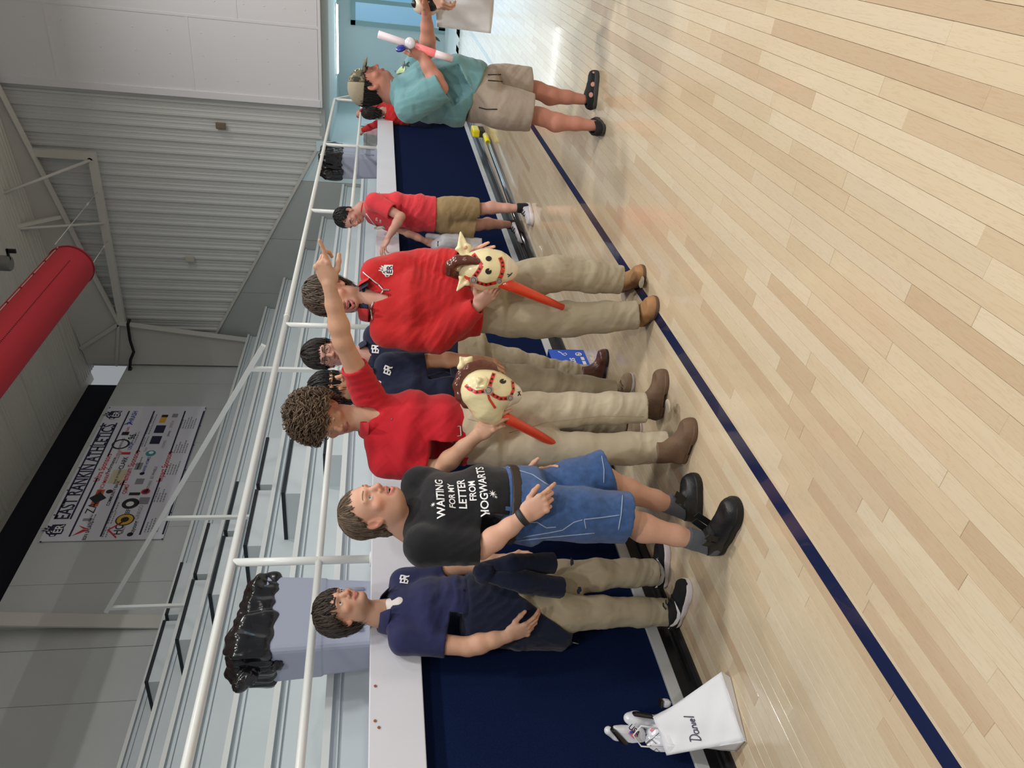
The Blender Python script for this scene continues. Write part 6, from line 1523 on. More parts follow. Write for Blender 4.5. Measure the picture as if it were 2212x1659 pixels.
toy_horse('cream inflatable hobby horse seen in profile, held by the pointing boy', p3['F0'], .24,
    [((1036, 838), (1058, 842), 33, 35), ((1058, 842), (1086, 848), 35, 26), ((1086, 848), (1112, 852), 26, 14), ((1034, 848), (1052, 884), 35, 24), ((1052, 884), (1068, 902), 24, 11)],
    ((1106, 846), (1120, 852)), [((1020, 806, -.01), (1004, 783, -.01), (994, 772, -.01), 15), ((1050, 818, .12), (1040, 829, .135), (1028, 838, .13), 10)],
    [(1074, 804, .0), (1062, 794, .0), (1040, 789, .0), (1016, 795, .0), (998, 810, .0), (990, 832, .0), (994, 856, .0), (1006, 874, 0), (1018, 882, 0)], [5, 10, 11, 11, 11, 11, 10, 7, 3],
    [(1070, 890, .0, 12), (1110, 912, -.03, 11), (1160, 938, -.10, 10), (1240, 985, -.16, 8)],
    [([(1006, 832), (1014, 840), (1028, 847), (1055, 844)], 8), ([(1055, 843), (1060, 826), (1067, 806)], 8), ([(1055, 843), (1066, 854), (1080, 861), (1101, 860)], 8), ([(1053, 846), (1057, 862), (1070, 882)], 5), ([(1101, 860), (1109, 842), (1107, 822)], 6)],
    [([(1006, 832), (1014, 840), (1028, 847), (1048, 846)], 4, 2.3), ([(1058, 832), (1062, 820), (1067, 806)], 3, 2.3), ([(1062, 850), (1080, 861), (1096, 861)], 4, 2.3), ([(1104, 856), (1109, 842), (1107, 822)], 3, 2.0)],
    [(1055, 843, 9.5), (1101, 859, 6.5)], [(1086, 824, 7, 5.2, 0, -.9)], [[(1118, 846), (1121, 850), (1118, 855)], [(1122, 845), (1121, 850), (1124, 854)]])
toy_horse('cream inflatable hobby horse facing forward, held by the laughing boy', p4['F0'], .27,
    [((1022, 580), (1050, 580), 30, 36), ((1050, 580), (1080, 582), 36, 30), ((1080, 582), (1102, 584), 30, 12), ((1020, 584, -.05), (1040, 604, -.06), 26, 22)],
    ((1088, 582), (1110, 584)), [((1008, 558, .0), (1000, 535, .0), (995, 502, -.01), 13), ((1012, 596, .02), (1002, 606, .03), (987, 628, .03), 10)],
    [(1042, 570, .075), (1030, 565, .08), (1010, 562, .075), (988, 564, .06), (974, 574, .04), (972, 586, .01), (988, 596, -.02)], [1.5, 7, 9.5, 11, 11, 10, 8],
    [(1078, 608, .02, 11.5), (1120, 624, .0, 11.5), (1170, 645, -.06, 9.5), (1216, 664, -.10, 7)],
    [([(1022, 549), (1030, 560), (1040, 573)], 9), ([(1040, 573), (1034, 585), (1023, 600)], 9), ([(1080, 556), (1085, 568), (1086, 582)], 9), ([(1086, 582), (1083, 594), (1076, 608)], 9), ([(1022, 603), (1032, 610), (1050, 615), (1072, 610)], 7), ([(1002, 598), (1010, 602), (1022, 604)], 8)],
    [([(1022, 549), (1030, 560), (1036, 570)], 2, 2.4), ([(1038, 577), (1032, 588), (1024, 598)], 3, 2.4), ([(1080, 556), (1085, 568), (1086, 580)], 3, 2.3), ([(1085, 586), (1083, 594), (1077, 606)], 2, 2.3), ([(1028, 608), (1044, 614), (1064, 612)], 4, 2.2)],
    [(1023, 604, 8), (1078, 606, 6)], [(1055.5, 559, 6.5, 5.5, 0, .8), (1055, 586, 6.8, 6.5, 0, -.9)], [[(1095, 592), (1103, 594)], [(1106, 589), (1101, 594), (1097, 598)]])

# ---- paper bag with a handwritten name, and the inflatable shuttle in it
M_PAPER = mat('white_paper', srgb(236, 237, 242), .7, bump=.35, bscale=14, var=.02, vscale=8)
M_PENCIL = mat('marker_grey', srgb(92, 92, 110), .8)
def paper_bag(label, F_, B_, m, name_mark=None, group='white paper bags'):
    """F_: front face corners top-left, top-right, bottom-right, bottom-left (pinched at the top); B_: offset to the back face per corner"""
    c = sum((Vector(v) for v in F_), Vector()) / 4; c.z = min(v[2] for v in F_); t = thing('paper_bag', label, 'bag', c, group)
    tl, tr, br, bl = (Vector(v) - c for v in F_); Bk = [Vector(v) - c for v in B_]
    def sheet(name, a, b, d, e, nu=14, nv=18, bow=.0, n=Vector()):
        V, F = [], []
        for i in range(nv + 1):
            for j in range(nu + 1):
                u, v = j / nu, i / nv; p = (a * (1 - u) + b * u) * (1 - v) + (e * (1 - u) + d * u) * v; p = p + n * (bow * math.sin(PI * u) * math.sin(PI * v) + .003 * math.sin(9 * u + 5 * v) + .002 * math.sin(23 * v - 11 * u)); V.append(p)
        for i in range(nv):
            for j in range(nu): F.append((i * (nu + 1) + j, i * (nu + 1) + j + 1, (i + 1) * (nu + 1) + j + 1, (i + 1) * (nu + 1) + j))
        me = mesh(name, V, F, True); o = link(name, me, m, t); md = o.modifiers.new('t', 'SOLIDIFY'); md.thickness = .0012; md.offset = 0; return o, (np.array([v + c for v in V]), np.array(F))
    n = (tr - tl).cross(bl - tl).normalized(); n = -n if n.dot(Vector(TW)) < 0 else n
    o, PQ = sheet('front_panel', tl, tr, br, bl, bow=.012, n=n); sheet('back_panel', *Bk, bow=.004, n=-n); sheet('side_panel', tr, Bk[1], Bk[2], br, 4); sheet('side_panel', tl, Bk[0], Bk[3], bl, 4); sheet('bag_base', bl, br, Bk[2], Bk[3], 6, 4)
    return t, c, o, PQ, n, (tl, tr, br, bl)
f0 = at(1577, 1462, Z=0).dot(FWD_H); f1 = at(1612, 1604, Z=0).dot(FWD_H)
TR_, TL_ = at(1413, 1554, F=f0 + .10), at(1440, 1632, F=f1 + .17)
BR_, BL_ = at(1559, 1451, F=f0 - .015), at(1608, 1601, F=f1 - .01)
qR, qL = at(1578, 1463, Z=0.002), at(1613, 1604, Z=0.002)
bk = [TL_ + Vector((.02, .05, .0)), TR_ + Vector((.02, .05, .0)), BR_ + Vector((.03, .12, -.02)), BL_ + Vector((.03, .12, -.03))]
for v in bk: v.y = min(v.y, 2.77); v.z = max(v.z, .003)
bag1, bc_, bfront, bPQ, bn, bcor = paper_bag('white paper bag with a handwritten name leaning on the stage base', [TL_, TR_, BR_, BL_], bk, M_PAPER)
B().add([BR_ - bc_, BL_ - bc_, qL - bc_, qR - bc_], [(0, 1, 2, 3)]).obj('bag_base', M_PAPER, bag1)
bvb = bvh_of(bPQ)
def scrawl(strokes, x0, y0, sx, parent, base, m, bvh):
    """handwriting: strokes in letter space, x to the right, y up, drawn on the sight-line grid"""
    for st_ in strokes:
        P = []
        for u, v in st_:
            h, n, _, _ = bvh.ray_cast(Vector((0, 0, EYE)), ray(x0 - v * sx[0] + u * sx[2], y0 - u * sx[1]).normalized())
            if h is not None: P.append(h + (n if n.dot(Vector(TW)) > 0 else -n) * .0035 - base)
        if len(P) > 1: B().tube(P, .0024, 5).obj('pen_stroke', m, parent)
arc = lambda cx, cy, rx, ry, a0, a1, n=9: [(cx + rx * math.cos(a), cy + ry * math.sin(a)) for a in np.linspace(math.radians(a0), math.radians(a1), n)]
scrawl([[(.3, 2.0), (.15, 0)], [(-.2, 2.0)] + arc(.3, 1.0, 1.0, 1.0, 90, -100), arc(1.9, .4, .4, .42, 60, 330) , [(2.3, .8), (2.32, .3), (2.5, 0)], [(2.8, .85), (2.75, 0)], arc(3.05, .4, .3, .42, 150, 0, 6) + [(3.4, 0)], [(3.75, .8), (3.72, 0)], [(4.1, .4), (4.6, .5)] + arc(4.35, .42, .3, .4, 20, 320), [(5.1, 1.9), (5.0, 0)]],
    1515, 1600, (11.5, 10.2, -3.1), bfront, bc_, M_PENCIL, bvb)
hs = B(); hp = [TR_ * .75 + TL_ * .25, at(1385, 1568, F=f0 + .08), at(1368, 1588, F=f0 + .1), at(1385, 1612, F=f0 + .1), TR_ * .2 + TL_ * .8]
hs.tube([p - bc_ for p in hp], .0035, 6).obj('handle', M_PAPER, bag1)
# inflatable shuttle
M_SHUT = mat('shuttle_vinyl', srgb(226, 228, 236), .25, coat=.4, bump=.12, bscale=20)
M_SBLK = mat('shuttle_black', srgb(26, 22, 22), .3, coat=.3)
fs_ = f0 + .16; sp = lambda x, y, d=0: npv(at(x, y, F=fs_ - d))
sb = sp(1400, 1600); sht = thing('toy_shuttle', 'white inflatable toy space shuttle lying in and beside the lettered paper bag', 'toy', sb)
s = S(); s.cone(sp(1432, 1588), sp(1405, 1632), .085, .088, .03); s.cone(sp(1405, 1632), sp(1385, 1672), .088, .06, .03); s.cone(sp(1385, 1672), sp(1368, 1700), .06, .03, .03)
_, shPQ = garment('fuselage', s, .006, M_SHUT, sht, amp=.003, wl=.07); shb = bvh_of(shPQ)
def fin(name, pts, th, m, dd=0.0):
    P = [Vector(sp(x, y, dd)) - Vector(sb) for x, y in pts]; o = B().poly([p + Vector(TW) * th / 2 for p in P], -Vector(TW) * th).obj(name, m, sht); md = o.modifiers.new('b', 'BEVEL'); md.width = th * .42; md.segments = 3; md.limit_method = 'ANGLE'; return o
fin('tail_fin', [(1321, 1568), (1345, 1567), (1392, 1570), (1395, 1618), (1366, 1622)], .05, M_SHUT, .02)
fin('fin_edge', [(1314, 1572), (1324, 1570), (1372, 1618), (1360, 1628)], .056, M_SBLK, .022)
s = S().chain([sp(1314, 1578, .02), sp(1330, 1592, .02), sp(1356, 1626, .02)], [.018, .014, .014], .01); npobj('fin_pod', s.mesh(.005), M_SHUT, sht)
s = S().chain([sp(1358, 1551, .0), sp(1372, 1554), sp(1410, 1560)], [.022, .03, .03], .02); npobj('engine_pod', s.mesh(.005), M_SHUT, sht)
fin('wing_edge', [(1368, 1539), (1376, 1538), (1411, 1545), (1411, 1552), (1366, 1545)], .03, M_SBLK, .03); fin('wing', [(1426, 1514), (1436, 1510), (1450, 1512), (1446, 1526), (1430, 1528)], .04, M_SHUT); fin('wing_edge', [(1423, 1526), (1425, 1511), (1431, 1509), (1429, 1526)], .044, M_SBLK, .004)
fin('wing', [(1458, 1634), (1484, 1630), (1478, 1652), (1468, 1662)], .04, M_SHUT, .06); fin('wing_edge', [(1484, 1630), (1490, 1629), (1482, 1660), (1472, 1668), (1476, 1650)], .044, M_SBLK, .062)
pxdecal('cargo_line', sht, sb, shb, strap([(1392, 1612), (1425, 1582)], 1.2), M_SBLK); 
for q in ([(1395, 1607), (1406, 1596), (1418, 1607)], [(1389, 1613), (1396, 1621), (1406, 1610)], [(1404, 1628), (1415, 1640), (1428, 1627), (1418, 1617), (1405, 1629)], [(1370, 1612), (1398, 1586)]): pxdecal('panel_line', sht, sb, shb, strap(q, 1.2), M_SBLK)
pxdecal('window', sht, sb, shb, disc(1383, 1640, 14, 7, 2.35), M_SBLK, .003); pxdecal('flag_stripes', sht, sb, shb, [(1404, 1578), (1412, 1570), (1416, 1574), (1408, 1582)], mat('flag_pink', srgb(222, 120, 140), .4), .003)
M_FLAGB = mat('flag_blue', srgb(40, 96, 200), .4); M_FLAGR = mat('flag_pink', None)
ff = fin('flag', [(1357, 1584), (1367, 1575), (1377, 1586), (1369, 1596)], .004, M_FLAGR, .05); fin('flag_canton', [(1359.5, 1581.5), (1364, 1577), (1367.5, 1581), (1363, 1585.5)], .004, M_FLAGB, .054)
V, F = text_geo('USA', .032, True); ux = unit(sp(1374, 1583, .06) - sp(1365, 1574, .06)); P0 = sp(1370, 1578, .055)
link('letters', mesh('letters', [P0 + ux * v[0] + unit(np.cross(TW, ux)) * v[1] - sb for v in V], F), M_SBLK, sht)

# ---- white bag with a toy dog at the right edge, held by the man in teal
fb = p8['F0'] + .05; gp = lambda x, y, d=0: at(x, y, F=fb - d)
bag2 = paper_bag('white paper bag with a black-and-white toy on top at the right edge', [gp(936, -55, .1), gp(944, 58, .0), gp(1060, 72, .0), gp(1070, -48, .1)], [gp(948, -30, -.14), gp(946, 10, -.14), gp(1066, 22, -.14), gp(1068, -20, -.14)], M_PAPER)[0]
tb = npv(gp(920, 5)); td = thing('toy_dog', 'white toy dog head with black ear and nose above the paper bag', 'toy', tb)
s = S(); s.ell(gp(925, 2, .05), V3(.085, .085, .09), None, .02); s.ell(gp(908, 8, .08), V3(.06, .06, .05), None, .03); _, dq = garment('head', s, .006, M_CREAMW, td, amp=.002)
s = S().ell(gp(897, 8, .10), V3(.026, .026, .026)); npobj('nose', s.mesh(.005), M_SBLK, td); s = S().ell(gp(932, 6, .10), V3(.045, .05, .05)); npobj('ear', s.mesh(.005), M_SBLK, td)
# ---- glowing tube with a blue cup lid in the man's hand
ft = p8['F0'] - .27; tp = lambda x, y, d=0: at(x, y, F=ft - d)
c0 = tp(817, 74); tu = thing('toy_tube', 'white and pink glowing foam tube held by the man in teal', 'toy', c0)
M_TW = mat('tube_white', srgb(238, 226, 232), .4, sss=.3); M_TP = mat('tube_pink', srgb(250, 150, 150), .4, emit=srgb(255, 120, 130), estr=.35)
pts = [tp(817, 74), tp(868, 91), tp(898, 101), tp(940, 116), tp(978, 128)]
B().tube([p - c0 for p in pts[:3]], .022, 14).obj('tube_end', M_TW, tu); B().tube([p - c0 for p in pts[2:4]], .0225, 14).obj('tube_glow', M_TP, tu); B().tube([p - c0 for p in pts[3:]], .022, 14).obj('tube_end', M_TW, tu)
c1 = tp(866, 106, .05); cu = thing('toy_mirror', 'small round white case with an open blue lid in the same hand as the tube', 'toy', c1)
for nm, (x, y), r, m, nn in (('lid', (866, 106), .030, mat('blue_plastic', srgb(44, 52, 160), .3), (.5, .75, .3)), ('cup', (886, 93), .034, mat('white_plastic', srgb(226, 222, 230), .3), (-.3, .8, .3))):
    B().lathe([(r * .2, .012), (r * .9, .01), (r, 0), (r * .95, .004), (r * .8, .002), (.001, .002)], 20, tp(x, y, .05) - c1, cb(*nn)).obj(nm, m, cu)

# ---- open blue carton by the stage
X0, X1, Yb, Zb = 3.93, 4.47, 2.545, .255
bx = thing('carton', 'open blue printed cardboard box on the floor against the stage base', 'box', (4.2, 2.65, 0))
M_BLUEC = mat('blue_carton', srgb(38, 92, 214), .45); M_BROWNC = mat('brown_card', srgb(96, 72, 50), .8)
rel(B().box(X0, X1, Yb, Yb + .004, 0.001, Zb).obj('front_face', M_BLUEC), bx); rel(B().box(X0, X1, 2.765, 2.769, 0.001, Zb).obj('back_face', M_BLUEC), bx)
for x in (X0, X1 - .004): rel(B().box(x, x + .004, Yb, 2.769, 0.001, Zb).obj('end_face', M_BLUEC), bx)
rel(B().box(X0 + .004, X1 - .004, Yb + .004, 2.765, .001, .006).obj('base', M_BROWNC), bx); rel(B().box(X0 + .004, X1 - .004, Yb + .004, Yb + .007, .006, Zb - .001).box(X0 + .004, X1 - .004, 2.762, 2.765, .006, Zb - .001).obj('lining', M_BROWNC), bx)
rel(B().poly([(X0, 2.769, Zb), (X1, 2.769, Zb), (X1, 2.773, Zb + .13), (X0, 2.773, Zb + .13)], (0, .003, 0)).obj('flap', M_BROWNC), bx)
for txt, x, z, sz in (('PLAY Plus', 4.20, .115, .075), ('THERMEC', 4.16, .20, .034), ('fun for the team', 4.14, .072, .02)):
    V, F = text_geo(txt, sz, sz > .03); rel(link('print', mesh('print', [(x + v[0], Yb - .001, z + v[1]) for v in V], F), M_WHITE), bx)
ring = [(4.405 + .02 * math.cos(a), Yb - .002, .05 + .02 * math.sin(a)) for a in np.linspace(0, 2 * PI, 15)]; rel(B().tube(ring, .004, 5).obj('print', M_WHITE), bx); rel(B().lathe([(.009, 0), (.009, .001)], 10, (4.405, Yb - .001, .05), (0, -1, 0)).obj('print', M_WHITE), bx)
rel(B().tube([(4.44, Yb - .001, .19), (4.42, Yb - .001, .17), (4.40, Yb - .001, .165), (4.385, Yb - .001, .15), (4.40, Yb - .001, .135), (4.42, Yb - .001, .14), (4.41, Yb - .001, .16)], .003, 5).obj('print', M_WHITE), bx)
for k in range(3): rel(B().box(4.22 + .055 * k, 4.262 + .055 * k, Yb - .001, Yb, .022, .045).obj('print', M_WHITE), bx)
rel(B().box(4.19, 4.215, 2.755, 2.762, .2, .215).obj('sticker', M_WHITE), bx)

# ---- yellow-headed broom along the stage base
br = thing('broom', 'push broom with yellow head and black handle lying along the stage base', 'broom', (10.3, 2.70, 0))
M_YEL = mat('yellow_plastic', srgb(238, 226, 40), .35)
pa, pb = at(1048, 292, Z=.06), at(1160, 590, Z=.05)
rel(B().tube([pa, pa + (pb - pa) * .08], .034, 12).obj('socket', M_YEL), br); rel(B().tube([pa + (pb - pa) * .03, pb], .028, 12).obj('handle', mat('black_gloss', srgb(14, 15, 20), .12, coat=.6)), br)
q = at(1030, 285, Z=.10); rel(B().box(q.x - .12, q.x + .16, q.y - .05, q.y + .05, .07, .17, .02).obj('head_block', M_YEL), br); rel(B().box(q.x - .11, q.x + .15, q.y - .045, q.y + .045, .0, .075, .004).obj('bristles', mat('bristle', srgb(60, 58, 50), .9, bump=.8, bscale=300)), br)

# ---- grey bins with black liners on the deck
M_BIN = mat('grey_bin', srgb(158, 164, 182), .45, bump=.05, bscale=80)
M_LINER = mat('black_liner', srgb(14, 14, 18), .22, bump=.25, bscale=22, coat=.25)
def bin_(label, c, wx, wy, h, knot, bagh=.12, seed=1, rz=0.0, sag=0.0):
    t = thing('waste_bin', label, 'bin', c, 'grey bins with black liners', (0, 0, rz)); k = .86
    V, F = [], []; prof = [(0, k), (h * .42, k + .06), (h * .44, k + .085), (h * .96, 1), (h, 1.03)]
    def ring(z, s_): 
        a, b = wx / 2 * s_, wy / 2 * s_; r = .035; out = []
        for (sx, sy, a0) in ((1, 1, 0), (-1, 1, 90), (-1, -1, 180), (1, -1, 270)):
            for d in (0, 30, 60, 90): an = math.radians(a0 + d); out.append((sx * (a - r) + r * math.cos(an), sy * (b - r) + r * math.sin(an), z))
        return out
    n = 16
    for z, s_ in prof: V += ring(z, s_)
    for i in range(len(prof) - 1):
        for j in range(n): F.append((i * n + j, i * n + (j + 1) % n, (i + 1) * n + (j + 1) % n, (i + 1) * n + j))
    F.append(tuple(reversed(range(n)))); B().add(V, F).obj('bin_body', M_BIN, t)
    for x in (-.15, .15): B().tube([(x * wx / .55, -wy / 2 * .9, .04), (x * wx / .55, -wy / 2 * .94, h * .40)], .012, 8).obj('rib', M_BIN, t)
    g = np.random.default_rng(seed); s = S(); s.box((0, 0, h + bagh * .1), (wx / 2 * 1.03 + .012, wy / 2 * 1.03 + .012, bagh * .75), None, .04, .03); s.box((0, 0, h + bagh * .9), (wx / 2 - .03, wy / 2 - .02, bagh * .30), None, .03, .05)
    P, Q = s.mesh(.009); N = vnormals(P, Q); a = np.arctan2(P[:, 1] / wy, P[:, 0] / wx); pl = np.sin(a * 17 + 3 * sines(P, .25, seed)) * .5 + .5 * ridged(sines(P, .11, seed + 1, aniso=(1, 1, .35)))
    P = P + N * (.012 * pl + .012 * sines(P, .3, seed + 4))[:, None]; P[:, 2] += sag * P[:, 0] * np.clip((P[:, 2] - h) / bagh + .4, 0, 1.2) + .018 * sines(P, .2, seed + 8); npobj0 = link('liner', npmesh('liner', P, Q), M_LINER, t)
    kx, ky, kz = knot; ks = S(); ks.ell((kx, ky, kz), V3(.034, .034, .034), None, .02); ks.chain([V3(kx, ky, kz), V3(kx - .06, ky - .01, kz + .03), V3(kx - .11, ky - .01, kz + .06)], [.03, .045, .035], .03); ks.chain([V3(kx, ky, kz), V3(kx - .01, ky - .02, kz - .05), V3(kx + .0, ky - .03, kz - .13)], [.02, .022, .03], .01)
    ks.chain([V3(kx, ky, kz), V3(kx + .09, ky + .03, kz + .07), V3(kx + .2, ky + .06, kz + .09)], [.03, .05, .03], .03)
    P, Q = ks.mesh(.006); N = vnormals(P, Q); P = P + N * (.008 * ridged(sines(P, .035, seed + 5)))[:, None]; link('liner_knot', npmesh('liner_knot', P, Q), M_LINER, t)
    return t
b0 = at(796, 1392, Y=3.62); b1 = at(796, 1243, Y=3.62); b2 = at(796, 1456, X=b0.x + .01); wx_, wy_ = b1.x - b0.x, b2.y - b0.y
bin_('tall grey bin with black liner on the deck behind the navy polo boy', ((b0.x + b1.x) / 2, b0.y + wy_ / 2, 1.451), wx_ / .86 * .93, max(wy_, .26) / .86 * .93, .62, (-wx_ / 2 - .02, .0, .64), .13, 3, sag=-.10)
c0_ = at(815, 385, X=10.25); c1_ = at(815, 330, X=10.25)
bin_('grey bin with black liner at the far end of the deck', (10.25 + .28, (c0_.y + c1_.y) / 2 + .06, 1.451), .52, .34, .56, (-.28, .08, .60), .17, 9)
# ---- things on the far deck
t = thing('storage_box', 'low grey box on the far end of the deck beside the pink bag', 'box', (12.5, 3.05, 1.451)); a_, b_ = at(797, 336, X=12.3), at(797, 290, X=12.3)
rel(B().box(12.3, 12.9, b_.y, a_.y, 1.451, 1.66, .01).obj('carton_body', M_GREYWALL), t); rel(B().box(12.29, 12.91, b_.y - .01, a_.y + .01, 1.62, 1.665, .005).obj('lid', M_GREYWALL), t)
t = thing('gift_bag', 'small pink bag with green handles on the far end of the deck', 'bag', at(814, 282, X=12.4)); c = at(814, 282, X=12.4); c.z = 1.451; t.location = c
B().box(-.06, .06, -.09, .09, 0, .17, .006).obj('bag_body', mat('pink_paper', srgb(238, 196, 206), .7), t); B().tube([(0, -.05, .16), (0, -.05, .26), (0, .02, .29), (0, .06, .24), (0, .06, .16)], .008, 6).obj('handle', mat('green_ribbon', srgb(30, 130, 104), .5), t)

# ---- white bag and inflatable in the coral-shirted youth's hand
f7 = p7['F0'] + .02; kp = lambda x, y, d=0: at(x, y, F=f7 - d)
bag3 = paper_bag('small white paper bag hanging from the hand of the coral-shirted youth', [kp(982, 540, .04), kp(980, 508, .0), kp(1041, 515, .0), kp(1042, 544, .04)], [kp(982, 534, -.12), kp(980, 512, -.12), kp(1041, 517, -.12), kp(1041, 540, -.1)], mat('pale_paper', srgb(206, 205, 204), .7, bump=.3, bscale=14))[0]
tb = npv(kp(965, 525)); t = thing('toy_plane', 'grey and white inflatable toy sticking out of the small paper bag', 'toy', tb)
s = S().chain([kp(946, 532, .06), kp(962, 526, .06), kp(985, 524, .05)], [.07, .085, .085], .03); garment('body', s, .008, mat('grey_vinyl', srgb(186, 188, 196), .3, coat=.3), t, amp=.004)
s = S().chain([kp(925, 510, .0), kp(950, 513, .0)], [.03, .03], .01); npobj('tail', s.mesh(.008), mat('grey_vinyl', None), t)
bq = bvh_of(s.mesh(.008))
for pts, th, m in (([(945, 521), (958, 520), (958, 531), (945, 532)], .02, M_SBLK), ([(958, 515), (970, 510), (980, 512), (976, 518), (964, 522)], .03, M_SBLK)):
    P = [Vector(kp(x, y, .13)) - Vector(tb) for x, y in pts]; B().poly(P, -Vector(TW) * th).obj('black_panel', m, t)
P = [Vector(kp(x, y, .05)) - Vector(tb) for x, y in ((950, 541), (968, 540), (969, 553), (956, 554))]; B().poly(P, -Vector(TW) * .03).obj('striped_fin', M_SHUT, t)
for k in range(3):
    P = [Vector(kp(957 + k * 4 + dx, y, .055)) - Vector(tb) for dx, y in ((0, 543), (2, 543), (2, 553), (0, 553))]; B().poly(P, -Vector(TW) * .004).obj('stripe', M_SBLK, t)

# ---- red fabric duct and its cables, roof vent
DA = math.radians(40.85); dy, dz = 6.62 * math.cos(DA), EYE + 6.62 * math.sin(DA)
du = thing('fabric_duct', 'big red fabric air duct hanging near the roof', 'duct', (9.5, dy, dz)); M_DUCT = mat('red_duct_fabric', srgb(176, 32, 46), .75, bump=.2, bscale=200)
R_ = .305
me = B(); N_ = 36
xs = [-14, -3, 0, .9, 1.35, 1.48]; rs = [R_, R_, R_, R_, R_ * .995, R_ * .93]
V = []; F = []
for x, r in zip(xs, rs):
    for j in range(N_): a = 2 * PI * j / N_; V.append((x, r * math.cos(a), r * math.sin(a)))
for i in range(len(xs) - 1):
    for j in range(N_): F.append((i * N_ + j, i * N_ + (j + 1) % N_, (i + 1) * N_ + (j + 1) % N_, (i + 1) * N_ + j))
F.append(tuple((len(xs) - 1) * N_ + j for j in range(N_))); me.add(V, F, True).obj('duct_sleeve', M_DUCT, du)
B().tube([(1.40, R_ * 1.005 * math.cos(a), R_ * 1.005 * math.sin(a)) for a in np.linspace(0, 2 * PI, 37)], .008, 6).obj('end_seam', mat('duct_seam', srgb(140, 20, 34), .8), du)
a = math.radians(40.85 + 180 - 62); w0 = lambda x, k=1.02: (x, R_ * k * math.cos(a), R_ * k * math.sin(a))
sm = B().tube([w0(-9), w0(1.38)], .006, 6); sm.obj('support_wire', M_FRAME, du)
st_ = B()
for k in range(24): st_.lathe([(.016, -.012), (.016, .012)], 8, w0(1.3 - .42 * k), (1, 0, 0))
o = st_.obj('wire_clip', mat('duct_seam', None), du); o['kind'] = 'stuff'
a2 = math.radians(40.85 + 180 - 10); b_ = B()
for k in range(110): b_.lathe([(.009, 0), (.009, .002)], 6, (1.0 - .035 * k, R_ * 1.002 * math.cos(a2), R_ * 1.002 * math.sin(a2)), (0, math.cos(a2), math.sin(a2)))
o = b_.obj('air_hole', mat('hole_dark', srgb(70, 8, 16), .9), du); o['kind'] = 'stuff'
for q0, q1, who in ((at(199, 571, X=10.98), at(232, 521, X=14.35), 'lower'), (at(119, 528, X=10.98), at(210, 415, X=14.35), 'upper')):
    t = thing('cable', who + ' thin steel cable tying the red duct to the wall girt', 'cable', q0); rel(B().tube([q0, q1], .006, 6).obj('wire', M_FRAME), t); m_ = q0 + (q1 - q0) * .7; rel(B().tube([m_, m_ + (q1 - q0) * .06], .016, 6).obj('turnbuckle', M_FRAME), t)
pv = at(24, 569, X=11.2); t = thing('roof_vent', 'grey round vent pipe dropping from the roof beside the duct', 'pipe', pv); zr = roof_z(pv.y)
B().lathe([(.10, 0), (.115, .02), (.115, .25), (.105, .26), (.105, max(.4, zr - pv.z))], 20).obj('pipe', mat('vent_grey', srgb(120, 120, 116), .5), t)
B().box(.0, .03, -.22, -.16, -.1, .02).box(.0, .03, -.22, -.05, .0, .03).obj('bracket', M_BLACK, t)

# ---- sponsor banner on the back wall
YB = 8.775
bp_ = lambda cx, cy: at(60 + cx / 5.026, 860 + cy / 5.026, Y=YB)
TLb, TRb, BLb, BRb = Vector((9.197, YB, 6.38)), Vector((12.83, YB, 6.40)), Vector((9.20, YB, 4.627)), Vector((12.845, YB, 4.655))
ban = thing('banner', 'large white sponsor banner on the back wall above the bleachers', 'banner', (11, YB, 5.5))
rel(B().poly([TLb, TRb, BRb, BLb], (0, .012, 0)).obj('vinyl_sheet', mat('banner_vinyl', srgb(218, 218, 228), .5, bump=.06, bscale=6)), ban)
M_BN = mat('banner_navy', srgb(26, 28, 62), .6); M_BR = mat('banner_red', srgb(196, 44, 60), .6); M_BK = mat('banner_black', srgb(30, 30, 34), .6); M_BG = mat('banner_grey', srgb(140, 140, 146), .6); M_BB = mat('banner_blue', srgb(40, 70, 150), .6); M_BT = mat('banner_teal', srgb(60, 150, 160), .6); M_BO = mat('banner_orange', srgb(190, 96, 50), .6); M_BY = mat('banner_yellow', srgb(220, 170, 60), .6)
def flat(name, P, F, m): return rel(link(name, mesh(name, P, F), m), ban)
def btext(txt, cx, cy, sz, m, bold=False, sq=1.0, name='print'):
    p = bp_(cx, cy); V, F = text_geo(txt, sz, bold); return flat(name, [(p.x + v[0] * sq, YB - .002, p.z + v[1]) for v in V], F, m)
def brect(cx, cy, w_, h_, m, name='print', dy=.002): p = bp_(cx, cy); return flat(name, [(p.x + a * w_ / 2, YB - dy, p.z + b * h_ / 2) for a, b in ((-1, -1), (1, -1), (1, 1), (-1, 1))], [(0, 1, 2, 3)], m)
def bline(a, b, t_=.014, m=None):
    p, q = bp_(*a), bp_(*b); return flat('rule', [(p.x, YB - .002, p.z - t_), (q.x, YB - .002, q.z - t_), (q.x, YB - .002, q.z + t_), (p.x, YB - .002, p.z + t_)], [(0, 1, 2, 3)], m or M_BN)
def bpoly(cx, cy, pts, s_, m): p = bp_(cx, cy); return flat('print', [(p.x + x * s_, YB - .003, p.z + y * s_) for x, y in pts], [tuple(range(len(pts)))], m)
def circ(cx, cy, r, m, dy=.002): p = bp_(cx, cy); return flat('print', [(p.x + r * math.cos(a), YB - dy, p.z + r * math.sin(a)) for a in np.linspace(0, 2 * PI, 19)[:-1]], [tuple(range(18))], m)
